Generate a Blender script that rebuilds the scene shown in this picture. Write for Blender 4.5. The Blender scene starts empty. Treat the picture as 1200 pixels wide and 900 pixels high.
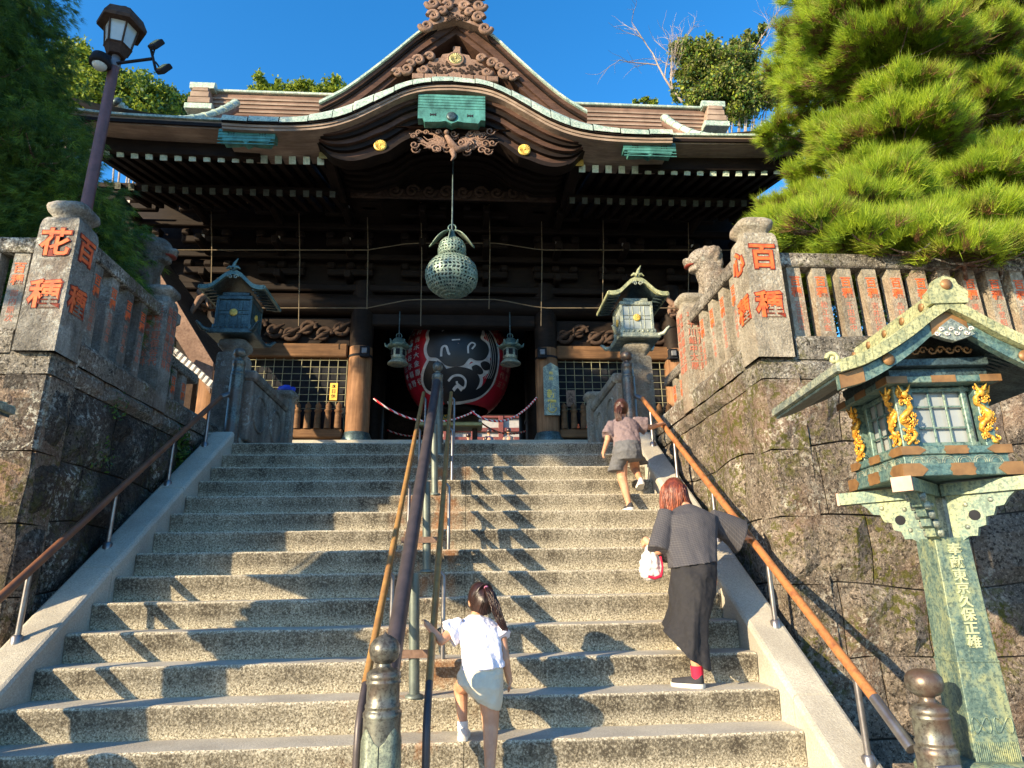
import bpy, math, random
import numpy as np
from mathutils import Vector, Matrix, noise
R = math.radians
S = bpy.context.scene
COL = S.collection
random.seed(7)
RS = np.random.RandomState(11)

# ------------------------------------------------------------ camera, sky, sun
FPX = 765.0                      # focal length in pixels of the 1200 px wide frame
PITCH, YAW, ROLL = R(16.84), R(4.17), R(0.90)
CAM = np.array([0.3455, -3.9218, 1.5406])
def ray(x, y):
    a = (x-600)/FPX; b = (450-y)/FPX
    c, s = math.cos(ROLL), math.sin(ROLL); xr = a*c+b*s; u = -a*s+b*c
    c, s = math.cos(PITCH), math.sin(PITCH); yf = c-u*s; z = s+u*c
    c, s = math.cos(YAW), math.sin(YAW)
    return np.array([xr*c+yf*s, -xr*s+yf*c, z])
def at(x, y, X=None, Y=None, Z=None):       # point of the world seen along a sight line at a known depth
    d = ray(x, y)
    t = (X-CAM[0])/d[0] if X is not None else (Y-CAM[1])/d[1] if Y is not None else (Z-CAM[2])/d[2]
    return Vector(CAM+d*t)
cd = bpy.data.cameras.new('camera'); cam = bpy.data.objects.new('camera', cd); COL.objects.link(cam)
fw = Vector(ray(600, 450)); rt = Vector(ray(600+FPX, 450))-fw; up = Vector(ray(600, 450-FPX))-fw
m = Matrix.Identity(4)
for i in range(3):
    m[i][0] = rt[i]; m[i][1] = up[i]; m[i][2] = -fw[i]; m[i][3] = CAM[i]
cam.matrix_world = m
cd.sensor_width = 36; cd.lens = FPX/1200*36; cd.clip_start = .05; cd.clip_end = 2000
S.camera = cam
SUN = Vector((1, .76, -.41)).normalized()   # the way the light travels
el = math.asin(-SUN.z); az = math.atan2(-SUN.x, -SUN.y)
W = bpy.data.worlds.new('World'); S.world = W; W.use_nodes = True
nt = W.node_tree; bg = nt.nodes['Background']
sky = nt.nodes.new('ShaderNodeTexSky'); sky.sky_type = 'NISHITA'; sky.sun_disc = False
sky.sun_elevation = el; sky.sun_rotation = az
sky.air_density = 1.0; sky.dust_density = 0.3; sky.ozone_density = 3.0; sky.altitude = 300
hs = nt.nodes.new('ShaderNodeHueSaturation'); hs.inputs['Saturation'].default_value = 1.30; hs.inputs['Value'].default_value = 1.12
nt.links.new(sky.outputs[0], hs.inputs['Color']); nt.links.new(hs.outputs[0], bg.inputs[0]); bg.inputs[1].default_value = 0.15
sd = bpy.data.lights.new('sun', 'SUN'); sd.energy = 5.0; sd.angle = R(.5); sd.color = (1, .80, .52)
so = bpy.data.objects.new('sun', sd); COL.objects.link(so)
so.rotation_euler = SUN.to_track_quat('-Z', 'Y').to_euler(); so.location = (-8, -6, 12)
S.view_settings.view_transform = 'Standard'; S.view_settings.look = 'None'
S.view_settings.exposure = 1.2; S.view_settings.gamma = 1.0
S.render.engine = 'CYCLES'
try:
    S.cycles.max_bounces = 6; S.cycles.use_denoising = True
except Exception: pass

# ------------------------------------------------------------ materials
def lin(c):                      # 0-255 sRGB to linear
    return tuple(((v/255)/12.92 if v/255 <= .04045 else ((v/255+.055)/1.055)**2.4) for v in c)+(1,)
def c4(c): return tuple(c)+(1,) if len(c) == 3 else tuple(c)
class N:
    """small node-tree writer"""
    def __init__(s, name):
        s.m = bpy.data.materials.new(name); s.m.use_nodes = True
        s.t = s.m.node_tree; s.b = s.t.nodes['Principled BSDF']
        s.geo = s.t.nodes.new('ShaderNodeNewGeometry'); s.tc = s.t.nodes.new('ShaderNodeTexCoord')
        s.P = s.geo.outputs['Position']; s.O = s.tc.outputs['Object']
    def L(s, a, b): s.t.links.new(a, b)
    def n(s, k, **kw):
        n = s.t.nodes.new('ShaderNode'+k)
        for a, v in kw.items(): setattr(n, a, v)
        return n
    def noise(s, scale, detail=4, rough=.6, vec=None, stretch=None, dist=0):
        v = vec or s.P
        if stretch:
            mp = s.n('Mapping'); mp.inputs['Scale'].default_value = stretch; s.L(v, mp.inputs[0]); v = mp.outputs[0]
        k = s.n('TexNoise'); k.inputs['Scale'].default_value = scale; k.inputs['Detail'].default_value = detail
        k.inputs['Roughness'].default_value = rough; k.inputs['Distortion'].default_value = dist
        s.L(v, k.inputs['Vector']); return k.outputs['Fac']
    def ramp(s, f, stops):
        r = s.n('ValToRGB'); e = r.color_ramp.elements
        while len(e) < len(stops): e.new(.5)
        for q, (p, c) in zip(e, stops):
            q.position = p; q.color = c4(c) if not isinstance(c, (int, float)) else (c, c, c, 1)
        s.L(f, r.inputs[0]); return r.outputs[0]
    def mix(s, f, a, b, mode='MIX'):
        k = s.n('Mix', data_type='RGBA', blend_type=mode)
        for inp, v in ((k.inputs[0], f), (k.inputs[6], a), (k.inputs[7], b)):
            if isinstance(v, (int, float)): inp.default_value = v
            elif isinstance(v, (tuple, list)): inp.default_value = c4(v)
            else: s.L(v, inp)
        return k.outputs[2]
    def math(s, op, a, b=0.0, c=None):
        k = s.n('Math', operation=op)
        for i, v in enumerate((a, b) if c is None else (a, b, c)):
            if isinstance(v, (int, float)): k.inputs[i].default_value = v
            else: s.L(v, k.inputs[i])
        return k.outputs[0]
    def bump(s, h, strength=.4, dist=.02):
        k = s.n('Bump'); k.inputs['Strength'].default_value = strength; k.inputs['Distance'].default_value = dist
        s.L(h, k.inputs['Height']); s.L(k.outputs[0], s.b.inputs['Normal'])
    def out(s, col=None, rough=.7, metal=0.0, spec=None):
        if col is not None:
            if isinstance(col, (tuple, list)): s.b.inputs['Base Color'].default_value = c4(col)
            else: s.L(col, s.b.inputs['Base Color'])
        if isinstance(rough, (int, float)): s.b.inputs['Roughness'].default_value = rough
        else: s.L(rough, s.b.inputs['Roughness'])
        s.b.inputs['Metallic'].default_value = metal
        if spec is not None: s.b.inputs['Specular IOR Level'].default_value = spec
        return s.m
def simple(name, a, b=None, scale=8, rough=.7, metal=0, bump=.2, bscale=40, stretch=None, lo=.35, hi=.65, bd=.006, spec=None):
    k = N(name); b = b or tuple(v*.6 for v in a)
    f = k.ramp(k.noise(scale, 5, stretch=stretch), [(lo, b), (hi, a)])
    if bump: k.bump(k.noise(bscale, 4, stretch=stretch), bump, bd)
    return k.out(f, rough, metal, spec)

def m_step(name, riser):
    k = N(name)
    grain = k.noise(85, 3, .8); fine = k.noise(210, 2, .8)
    base = k.ramp(grain, [(.36, (.06, .05, .035)), (.45, (.31, .27, .19)), (.55, (.56, .50, .37)), (.66, (.82, .77, .62))])
    base = k.mix(k.ramp(fine, [(.38, .55), (.50, .0)]), base, (.10, .09, .07))
    xyz = k.n('SeparateXYZ'); k.L(k.P, xyz.inputs[0])
    if riser:                    # water stains hang under each nosing
        fz = k.math('FRACT', k.math('DIVIDE', k.math('ADD', xyz.outputs[2], .0), .18))
        band = k.ramp(fz, [(.0, .0), (.18, .25), (.50, 1.0), (.90, 1.0), (.955, .15), (1, .0)])
        blot = k.ramp(k.noise(1.1, 4, .6, stretch=(1, .6, .35)), [(.36, .50), (.54, 1.0)])
        strk = k.ramp(k.noise(9, 4, .6, stretch=(1, 1, .15)), [(.3, .62), (.6, 1)])
        f = k.math('MULTIPLY', k.math('MULTIPLY', band, blot), strk)
        spk = k.ramp(k.noise(60, 2, .7), [(.44, 1), (.60, .60)])
        f = k.math('MULTIPLY', f, spk)
        ends = k.ramp(k.math('ABSOLUTE', xyz.outputs[0]), [(.0, 0), (1, 0)])
        col = k.mix(f, base, (.045, .036, .024))
    else:
        base = k.mix(.70, base, (.50, .47, .40))
        col = k.mix(k.ramp(k.noise(2.2, 4), [(.35, .45), (.6, 0)]), base, (.20, .18, .15))
    # rust weeps round the centre rail posts
    ax = k.math('ABSOLUTE', k.math('SUBTRACT', xyz.outputs[0], .04))
    near = k.ramp(ax, [(.08, 1), (.42, 0)])
    ru = k.math('MULTIPLY', near, k.ramp(k.noise(5, 4, stretch=(1, 1, .6)), [(.50, 0), (.66, .75)]))
    col = k.mix(ru, col, (.33, .12, .03))
    k.bump(k.noise(90, 3, .8), .9, .006)
    return k.out(col, .92)

def m_rock(name, cols, lich=(.50, .49, .42), moss=.0, dark=.0, scale=1.0, speck=1.0):
    k = N(name)
    f = k.noise(3.5*scale, 6, .68)
    base = k.ramp(f, [(.30, cols[0]), (.48, cols[1]), (.64, cols[2])])
    g = k.noise(38*scale, 4, .75)
    base = k.mix(k.ramp(g, [(.38, .95*speck), (.52, 0)]), base, tuple(v*.16 for v in cols[0]))
    base = k.mix(k.ramp(k.noise(55, 3, .7), [(.54, 0), (.64, .75*speck)]), base, tuple(min(1, v*1.6) for v in cols[2]))
    base = k.mix(k.ramp(k.noise(1.7, 3, .5, dist=.5), [(.50, 0), (.60, .45)]), base, (cols[1][0]*1.15, cols[1][1]*.85, cols[1][2]*.72))
    li = k.math('MULTIPLY', k.ramp(k.noise(2.3, 3), [(.46, 0), (.60, 1)]), k.ramp(k.noise(24, 5, .7), [(.52, 0), (.60, 1)]))
    base = k.mix(li, base, lich)
    st = k.ramp(k.noise(2.0, 4, .6, stretch=(1, 1, .22)), [(.42, 0), (.62, .85)])
    base = k.mix(k.math('MULTIPLY', st, .45+dark), base, tuple(v*.25 for v in cols[0]))
    if moss:
        mo = k.math('MULTIPLY', k.ramp(k.noise(1.3, 3), [(.48, 0), (.60, 1)]), k.ramp(k.noise(18, 4, .7), [(.50, 0), (.58, moss)]))
        base = k.mix(mo, base, (.085, .085, .012))
    h = k.math('ADD', k.noise(16, 6, .72), k.math('MULTIPLY', k.noise(60, 4, .7), .5))
    k.bump(h, 1.0, .035)
    return k.out(base, .95, spec=.25)

def m_wood(name, a, b, scale=6, stretch=(1, 1, .1), rough=.75, bump=.35):
    k = N(name)
    f = k.noise(scale*4, 5, .6, stretch=stretch, dist=.6); g = k.noise(2.5, 4)
    col = k.ramp(f, [(.32, b), (.62, a)])
    col = k.mix(k.ramp(g, [(.4, .45), (.65, 0)]), col, tuple(v*.45 for v in b))
    k.bump(f, bump, .01)
    return k.out(col, rough, 0, .12)
def m_patina(name, green, dark, light, brown=None, scale=7, rough=.5, metal=.25, amt=.5):
    k = N(name)
    f = k.noise(scale, 6, .65, dist=.8)
    col = k.ramp(f, [(.30, dark), (.50, green), (.68, light)])
    st = k.noise(10, 4, .6, stretch=(1, 1, .15))
    col = k.mix(k.ramp(st, [(.52, 0), (.66, amt)]), col, light)
    col = k.mix(k.ramp(st, [(.32, amt), (.44, 0)]), col, dark)
    fn = k.noise(scale*9, 4, .75)
    col = k.mix(k.ramp(fn, [(.40, .75), (.50, 0)]), col, tuple(v*.6 for v in dark))
    col = k.mix(k.ramp(fn, [(.54, 0), (.66, .55)]), col, light)
    if brown: col = k.mix(k.ramp(k.noise(3, 3), [(.5, 0), (.6, .8)]), col, brown)
    k.bump(k.noise(60, 4), .15, .004)
    return k.out(col, rough, metal)

M = {}
M['step'] = m_step('step_riser_stone', True)
M['tread'] = m_step('tread_stone', False)
M['curb'] = m_step('curb_stone', False)
M['railD'] = simple('shaded_brown_rail', (.20, .085, .040), (.12, .05, .028), 9, .5, 0, .1)  # left rail: its shade is put into a darker brown
M['rockL'] = m_rock('shaded_tuff', [(.045, .038, .032), (.090, .078, .066), (.16, .14, .118)], dark=.35, moss=.4)  # stone colour darkened to paint the shade on the left wall's side
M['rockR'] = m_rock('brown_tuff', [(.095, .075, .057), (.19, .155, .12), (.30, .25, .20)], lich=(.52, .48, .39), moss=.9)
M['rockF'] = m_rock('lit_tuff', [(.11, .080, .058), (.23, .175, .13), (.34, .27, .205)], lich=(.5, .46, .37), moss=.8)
M['cap'] = m_rock('mossy_cap_stone', [(.10, .09, .075), (.20, .18, .15), (.34, .31, .26)], lich=(.65, .63, .55), moss=.6)
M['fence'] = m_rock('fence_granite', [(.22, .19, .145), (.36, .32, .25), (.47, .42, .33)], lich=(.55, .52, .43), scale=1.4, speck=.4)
M['fenceL'] = m_rock('shaded_granite', [(.14, .13, .11), (.28, .26, .225), (.42, .40, .35)], lich=(.5, .5, .45), dark=.3, scale=1.4, speck=.4)  # darker copy of the fence stone with the left side's shade in it
M['lion'] = m_rock('lion_stone', [(.22, .18, .14), (.34, .29, .23), (.46, .40, .33)], scale=2)
M['core'] = simple('joint_mortar', (.035, .03, .025), rough=1)
M['ground'] = simple('paving_ground', (.30, .28, .24), (.18, .17, .15), 3, .9, bump=.5)
M['red'] = simple('red_lettering', (.78, .16, .035), (.55, .07, .02), 20, .7)
M['redf'] = simple('faded_red_lettering', (.50, .14, .08), (.34, .16, .11), 26, .8)
M['redd'] = simple('carved_letter_edge', (.22, .025, .012), (.14, .02, .01), 20, .8)
M['newel'] = m_patina('bronze_newel', (.13, .12, .10), (.07, .062, .052), (.20, .21, .17), (.14, .085, .06), 5, .38, .5, .4)
M['newelG'] = m_patina('patinated_newel_plate', (.17, .20, .15), (.10, .11, .09), (.32, .34, .22), None, 9, .55, .35, .4)
M['pipe'] = simple('dark_pipe_paint', (.075, .06, .062), (.05, .042, .045), 12, .45, .2, .1)
M['pipeb'] = simple('ochre_rail_sleeve', (.34, .19, .055), (.24, .12, .04), 14, .5, 0, .1)
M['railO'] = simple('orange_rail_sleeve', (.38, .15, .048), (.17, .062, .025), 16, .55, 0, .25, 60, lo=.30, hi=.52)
M['steel'] = simple('steel_post', (.30, .29, .29), (.20, .18, .18), 10, .35, .8, .05)
M['greenpost'] = simple('green_grey_post', (.17, .20, .17), (.10, .12, .11), 8, .5, .4, .1)
M['bronze'] = m_patina('verdigris_bronze', (.095, .185, .18), (.05, .10, .105), (.24, .30, .22), None, 6, .5, .25, .55)
M['bronzeP'] = m_patina('verdigris_pillar', (.13, .20, .165), (.065, .115, .105), (.32, .34, .17), None, 7, .55, .2, .8)
M['bronzeR'] = m_patina('yellowed_verdigris_roof', (.34, .35, .18), (.16, .20, .13), (.52, .52, .28), None, 8, .55, .15, .5)
M['bronzeD'] = m_patina('dark_bronze', (.055, .09, .10), (.03, .045, .05), (.12, .18, .18), None, 9, .45, .5, .4)
M['bronzeL'] = m_patina('grey_green_bronze', (.22, .26, .23), (.12, .15, .14), (.55, .56, .38), None, 9, .5, .3, .5)
M['copper_b'] = simple('brown_copper_plate', (.30, .165, .065), (.18, .095, .04), 12, .5, .3, .1)
M['copper_p'] = simple('pink_copper_end', (.52, .33, .26), (.40, .24, .18), 14, .6, .2, .1)
M['gold'] = simple('gilt', (.95, .58, .10), (.60, .26, .03), 30, .38, .55, .5, 60)
M['glassg'] = simple('frosted_pane', (.30, .33, .34), (.24, .27, .28), 4, .25, 0, 0)
M['roofG'] = m_patina('copper_roof_verdigris', (.36, .46, .38), (.22, .32, .28), (.62, .66, .52), None, 4, .6, .1, .4)
M['roofB'] = m_wood('brown_roof_sheet', (.25, .16, .12), (.16, .10, .075), 3, (.15, 1, 1))
M['eaveW'] = m_wood('eave_layer_boards', (.38, .29, .22), (.24, .17, .13), 5, (.12, 1, 1))
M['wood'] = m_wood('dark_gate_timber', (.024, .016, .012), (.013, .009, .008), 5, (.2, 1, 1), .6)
M['woodR'] = m_wood('reddish_bargeboard', (.105, .058, .042), (.058, .034, .026), 5, (.15, 1, 1), .6)
M['carv'] = m_wood('weathered_carving', (.30, .20, .15), (.17, .105, .08), 7, (1, 1, 1), .8)
M['carvD'] = m_wood('dark_carving', (.085, .056, .042), (.045, .030, .024), 7, (1, 1, 1), .8)
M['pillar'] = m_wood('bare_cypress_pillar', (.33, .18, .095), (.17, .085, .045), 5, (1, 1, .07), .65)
M['beamB'] = m_wood('bare_beam', (.22, .12, .06), (.12, .065, .035), 5, (.08, 1, 1), .65)
M['capw'] = simple('pale_rafter_cap', (.62, .70, .58), (.40, .52, .42), 30, .5, .1)
M['capo'] = simple('old_green_rafter_cap', (.05, .062, .048), (.03, .036, .03), 30, .6, .1)
M['teal'] = simple('teal_copper', (.09, .30, .25), (.035, .12, .10), 7, .5, .2, .2, stretch=(1, 1, .6))
M['goldp'] = simple('gold_plate', (.80, .56, .13), (.62, .42, .10), 12, .45, .4)
M['goldo'] = simple('dull_gold_plate', (.42, .38, .17), (.32, .28, .12), 12, .5, .3)
M['net'] = simple('net_rope', (.20, .155, .10), (.14, .11, .07), 9, .9)
M['lat'] = simple('lattice_wire', (.34, .33, .20), (.22, .21, .13), 9, .6, .2, 0)
M['cast'] = simple('pale_cast_letters', (.56, .56, .32), (.36, .42, .28), 20, .55, .2)
M['black'] = simple('black_paint', (.022, .024, .030), (.012, .013, .016), 9, .7, spec=.1)
M['white'] = simple('white_paint', (.66, .63, .60), (.52, .50, .48), 9, .6)
M['paper'] = simple('yellow_paper_sign', (.86, .52, .08), (.78, .44, .06), 5, .7, 0, 0)
M['grey'] = simple('grey_housing', (.18, .19, .21), (.12, .125, .14), 6, .5, .2, .05)
M['polem'] = simple('maroon_pole', (.14, .065, .065), (.09, .045, .045), 14, .5, .2, .15)
M['lampglass'] = simple('lamp_glass', (.45, .50, .50), (.34, .40, .41), 5, .15, 0, 0)
M['tblue'] = simple('blue_tarp', (.02, .07, .55), (.01, .04, .4), 8, .6)
M['flred'] = simple('red_brown_beams', (.16, .035, .03), (.11, .028, .025), 8, .7)

# ------------------------------------------------------------ mesh helpers
ORG = {}
class MB:
    def __init__(s): s.v = []; s.f = []; s.mi = []; s.sm = []
    def add(s, vs, fs, mi=0, smooth=False):
        k = len(s.v); s.v += [tuple(v) for v in vs]
        for f in fs: s.f.append(tuple(i+k for i in f)); s.mi.append(mi); s.sm.append(smooth)
    def box(s, c, size, rot=None, mi=0, taper=1.0):
        hx, hy, hz = (q/2 for q in size); c = Vector(c); vs = []
        for z in (-hz, hz):
            k = 1 if z < 0 else taper
            for x, y in ((-hx, -hy), (hx, -hy), (hx, hy), (-hx, hy)):
                p = Vector((x*k, y*k, z))
                if rot is not None: p = rot @ p
                vs.append(c+p)
        s.add(vs, [(0, 3, 2, 1), (4, 5, 6, 7), (0, 1, 5, 4), (1, 2, 6, 5), (2, 3, 7, 6), (3, 0, 4, 7)], mi)
    def bx(s, x0, x1, y0, y1, z0, z1, mi=0):
        s.box(((x0+x1)/2, (y0+y1)/2, (z0+z1)/2), (abs(x1-x0), abs(y1-y0), abs(z1-z0)), None, mi)
    def cbox(s, c, size, ch=.01, rot=None, mi=0):      # box with chamfered edges (24 verts)
        h = [q/2 for q in size]; c = Vector(c); vs = []; idx = {}
        for ax in range(3):
            for sg in (-1, 1):
                o = [i for i in range(3) if i != ax]
                for a in (-1, 1):
                    for b in (-1, 1):
                        p = [0, 0, 0]; p[ax] = sg*h[ax]; p[o[0]] = a*(h[o[0]]-ch); p[o[1]] = b*(h[o[1]]-ch)
                        idx[(ax, sg, a, b)] = len(vs); q = Vector(p)
                        if rot is not None: q = rot @ q
                        vs.append(c+q)
        fs = []
        for ax in range(3):
            for sg in (-1, 1):
                q = [idx[(ax, sg, -1, -1)], idx[(ax, sg, 1, -1)], idx[(ax, sg, 1, 1)], idx[(ax, sg, -1, 1)]]
                flip = (sg == -1) != (ax == 1)
                fs.append(tuple(reversed(q)) if flip else tuple(q))
        def key(ax, sgs, other):   # vertex on face ax nearest the edge
            o = [i for i in range(3) if i != ax]; return idx[(ax, sgs[ax], sgs[o[0]], sgs[o[1]])]
        for a in range(3):
            for b in range(a+1, 3):
                o = 3-a-b
                for sa in (-1, 1):
                    for sb in (-1, 1):
                        q = []
                        for ax, so_ in ((a, -1), (a, 1), (b, 1), (b, -1)):
                            sg = [0, 0, 0]; sg[a] = sa; sg[b] = sb; sg[o] = so_; q.append(key(ax, sg, None))
                        fs.append(tuple(q))
        for sa in (-1, 1):
            for sb in (-1, 1):
                for sc in (-1, 1):
                    sg = [sa, sb, sc]; fs.append((key(0, sg, 0), key(1, sg, 0), key(2, sg, 0)))
        s.add(vs, fs, mi)
    def tube(s, pts, r, n=8, mi=0, cap=True, smooth=True, close=False, upv=None, sx=1.0):
        pts = [Vector(p) for p in pts]; K = len(pts)
        if not hasattr(r, '__len__'): r = [r]*K
        rings = []; pu = None
        for i, p in enumerate(pts):
            a = pts[(i-1) % K] if (i or close) else pts[0]; b = pts[(i+1) % K] if (i < K-1 or close) else pts[-1]
            t = (b-a).normalized() if (b-a).length > 1e-9 else Vector((0, 0, 1))
            if pu is None:
                u = Vector(upv) if upv else (Vector((0, 0, 1)) if abs(t.z) < .9 else Vector((1, 0, 0)))
            else: u = pu
            u = (u-t*u.dot(t)); u = u.normalized() if u.length > 1e-6 else Vector((1, 0, 0)); pu = u
            w = t.cross(u)
            rings.append([p+(u*math.cos(2*math.pi*j/n)+w*math.sin(2*math.pi*j/n)*sx)*r[i] for j in range(n)])
        vs = [q for g in rings for q in g]; fs = []
        for i in range(K if close else K-1):
            for j in range(n):
                a = i*n+j; b = i*n+(j+1) % n; i2 = (i+1) % K
                fs.append((a, b, i2*n+(j+1) % n, i2*n+j))
        s.add(vs, fs, mi, smooth)
        if cap and not close:
            k = len(s.v)
            s.add(rings[0], [tuple(range(n-1, -1, -1))], mi); s.add(rings[-1], [tuple(range(n))], mi)
    def lathe(s, prof, c, n=20, mi=0, smooth=True, power=2.0, rotz=0, axis=None, sy=1.0):
        c = Vector(c); rings = []
        q = Vector(axis).to_track_quat('Z', 'Y') if axis is not None else None
        for r, z in prof:
            g = []
            for j in range(n):
                a = 2*math.pi*j/n+rotz; k = 1.0
                if power != 2: k = (abs(math.cos(a))**power+abs(math.sin(a))**power)**(-1/power)
                p = Vector((r*k*math.cos(a), r*k*math.sin(a)*sy, z))
                g.append(c+(q @ p if q else p))
            rings.append(g)
        vs = [p for g in rings for p in g]
        fs = [(i*n+j, i*n+(j+1) % n, (i+1)*n+(j+1) % n, (i+1)*n+j) for i in range(len(prof)-1) for j in range(n)]
        s.add(vs, fs, mi, smooth)
        s.add(rings[0], [tuple(range(n-1, -1, -1))], mi); s.add(rings[-1], [tuple(range(n))], mi)
    def prism(s, poly, y0, y1, f=None, mi=0):           # polygon in (x,z), extruded over y; f maps (x,y,z)
        f = f or (lambda x, y, z: (x, y, z)); n = len(poly)
        vs = [f(x, y0, z) for x, z in poly]+[f(x, y1, z) for x, z in poly]
        s.add(vs, [tuple(range(n)), tuple(range(2*n-1, n-1, -1))]+[(i+n, (i+1) % n+n, (i+1) % n, i) for i in range(n)], mi)
    def strip(s, top, bot, y0, y1, mi=0, f=None):       # solid between two polylines of equal length in x,z
        f = f or (lambda x, y, z: (x, y, z)); n = len(top)
        y0a = y0 if hasattr(y0, '__len__') else [y0]*n; y1a = y1 if hasattr(y1, '__len__') else [y1]*n
        vs = []
        for i in range(n):
            vs += [f(top[i][0], y0a[i], top[i][1]), f(bot[i][0], y0a[i], bot[i][1]), f(bot[i][0], y1a[i], bot[i][1]), f(top[i][0], y1a[i], top[i][1])]
        fs = []
        for i in range(n-1):
            a = 4*i; b = a+4
            for j in range(4): fs.append((a+j, a+(j+1) % 4, b+(j+1) % 4, b+j))
        fs += [(3, 2, 1, 0), (4*n-4, 4*n-3, 4*n-2, 4*n-1)]
        s.add(vs, fs, mi)
    def sphere(s, c, r, n=12, k=8, mi=0, rot=None):
        if not hasattr(r, '__len__'): r = (r, r, r)
        vs = []; c = Vector(c)
        for i in range(k+1):
            th = math.pi*i/k
            for j in range(n):
                a = 2*math.pi*j/n; p = Vector((r[0]*math.sin(th)*math.cos(a), r[1]*math.sin(th)*math.sin(a), r[2]*math.cos(th)))
                vs.append(c+(rot @ p if rot is not None else p))
        s.add(vs, [(i*n+(j+1) % n, i*n+j, (i+1)*n+j, (i+1)*n+(j+1) % n) for i in range(k) for j in range(n)], mi, True)
    def capsule(s, a, b, ra, rb, n=10):
        a = Vector(a); b = Vector(b); d = (b-a)
        L = d.length; t = d/L if L > 1e-6 else Vector((0, 0, 1)); pts = []; rr = []
        for q in (-1, -.8, -.5, 0): pts.append(a+t*ra*q); rr.append(max(ra*math.sqrt(1-q*q), ra*.08))
        for q in (0, .5, .8, 1): pts.append(b+t*rb*q); rr.append(max(rb*math.sqrt(1-q*q), rb*.08))
        s.tube(pts, rr, n)
    def grid(s, rows, mi=0, smooth=True, closed=False):
        n = len(rows[0]); vs = [p for g in rows for p in g]
        s.add(vs, [(i*n+j, i*n+(j+1) % n, (i+1)*n+(j+1) % n, (i+1)*n+j) for i in range(len(rows)-1) for j in range(n if closed else n-1)], mi, smooth)
    def build(s, name, mats, parent=None, fix=True):
        me = bpy.data.meshes.new(name)
        o0 = Vector(ORG.get(parent.name, (0, 0, 0))) if parent else Vector((0, 0, 0))
        me.from_pydata([(v[0]-o0.x, v[1]-o0.y, v[2]-o0.z) for v in s.v], [], s.f)
        if not isinstance(mats, (list, tuple)): mats = [mats]
        for q in mats: me.materials.append(q)
        me.polygons.foreach_set('material_index', s.mi); me.polygons.foreach_set('use_smooth', s.sm)
        if fix:
            import bmesh
            bm = bmesh.new(); bm.from_mesh(me); bmesh.ops.recalc_face_normals(bm, faces=bm.faces); bm.to_mesh(me); bm.free()
        me.update()
        o = bpy.data.objects.new(name, me); COL.objects.link(o)
        if parent: o.parent = parent
        ORG[o.name] = tuple(o0)
        return o
def tag(o, label=None, cat=None, group=None, kind=None):
    if label: o['label'] = label
    if cat: o['category'] = cat
    if group: o['group'] = group
    if kind: o['kind'] = kind
    return o
def thing(name, label, cat, loc=(0, 0, 0), group=None, kind=None):
    o = bpy.data.objects.new(name, None); COL.objects.link(o); o.location = loc; o.empty_display_size = .1
    ORG[o.name] = tuple(loc); return tag(o, label, cat, group, kind)
def copy_tree(o, loc=None, rz=None, parent=None):
    c = o.copy(); COL.objects.link(c); c.parent = parent
    ORG[c.name] = ORG.get(o.name, (0, 0, 0))
    if loc is not None: c.location = loc; ORG[c.name] = tuple(loc)
    if rz is not None: c.rotation_euler = (0, 0, rz)
    for ch in list(o.children): copy_tree(ch, parent=c)
    return c
# text: single characters as meshes, laid in a column (or row) on a plane
_gl = {}
def glyph(ch, off, res=2):
    k = (ch, off, res)
    if k not in _gl:
        cu = bpy.data.curves.new('g', 'FONT'); cu.body = ch; cu.resolution_u = res; cu.extrude = .5; cu.offset = off
        o = bpy.data.objects.new('g', cu); COL.objects.link(o); bpy.context.view_layer.update()
        me = bpy.data.meshes.new_from_object(o.evaluated_get(bpy.context.evaluated_depsgraph_get()))
        _gl[k] = ([(v.co.x, v.co.y, v.co.z) for v in me.vertices], [tuple(p.vertices) for p in me.polygons])
        bpy.data.objects.remove(o); bpy.data.curves.remove(cu); bpy.data.meshes.remove(me)
    return _gl[k]
def text(mb, body, top, u, v, w, size, depth=.006, off=.0, step=1.08, wid=1.0, mi=0, fn=None, vertical=True):
    """top = centre of the first character; u right, v up, w outward"""
    top = Vector(top); u = Vector(u); v = Vector(v); w = Vector(w)
    for i, ch in enumerate(body):
        if ch == ' ': continue
        vs, fs = glyph(ch, off)
        c = top+(-v*i*size*step if vertical else u*i*size*step*.95)
        out = []
        for x, y, z in vs:
            p = c+u*(x-.5)*size*wid+v*(y-.38)*size+w*z*depth*2
            out.append(fn(p, z) if fn else p)
        mb.add(out, fs, mi)
KAN = '山田中村石川吉本高木小林大西東金森上原松井谷口清水阿部福島長野千代三郎五平太助次久保正雄江戸堂屋町組講内外品橋新宿浅草日本'
def spiral(c, u, v, r0, turns=1.6, n=22, sgn=1):
    c = Vector(c); u = Vector(u); v = Vector(v); out = []
    for i in range(n):
        f = i/(n-1); a = f*turns*2*math.pi*sgn; r = r0*(1-f*.85); out.append(c+u*r*math.cos(a)+v*r*math.sin(a))
    return out
UX, UY, UZ = Vector((1, 0, 0)), Vector((0, 1, 0)), Vector((0, 0, 1))
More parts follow.
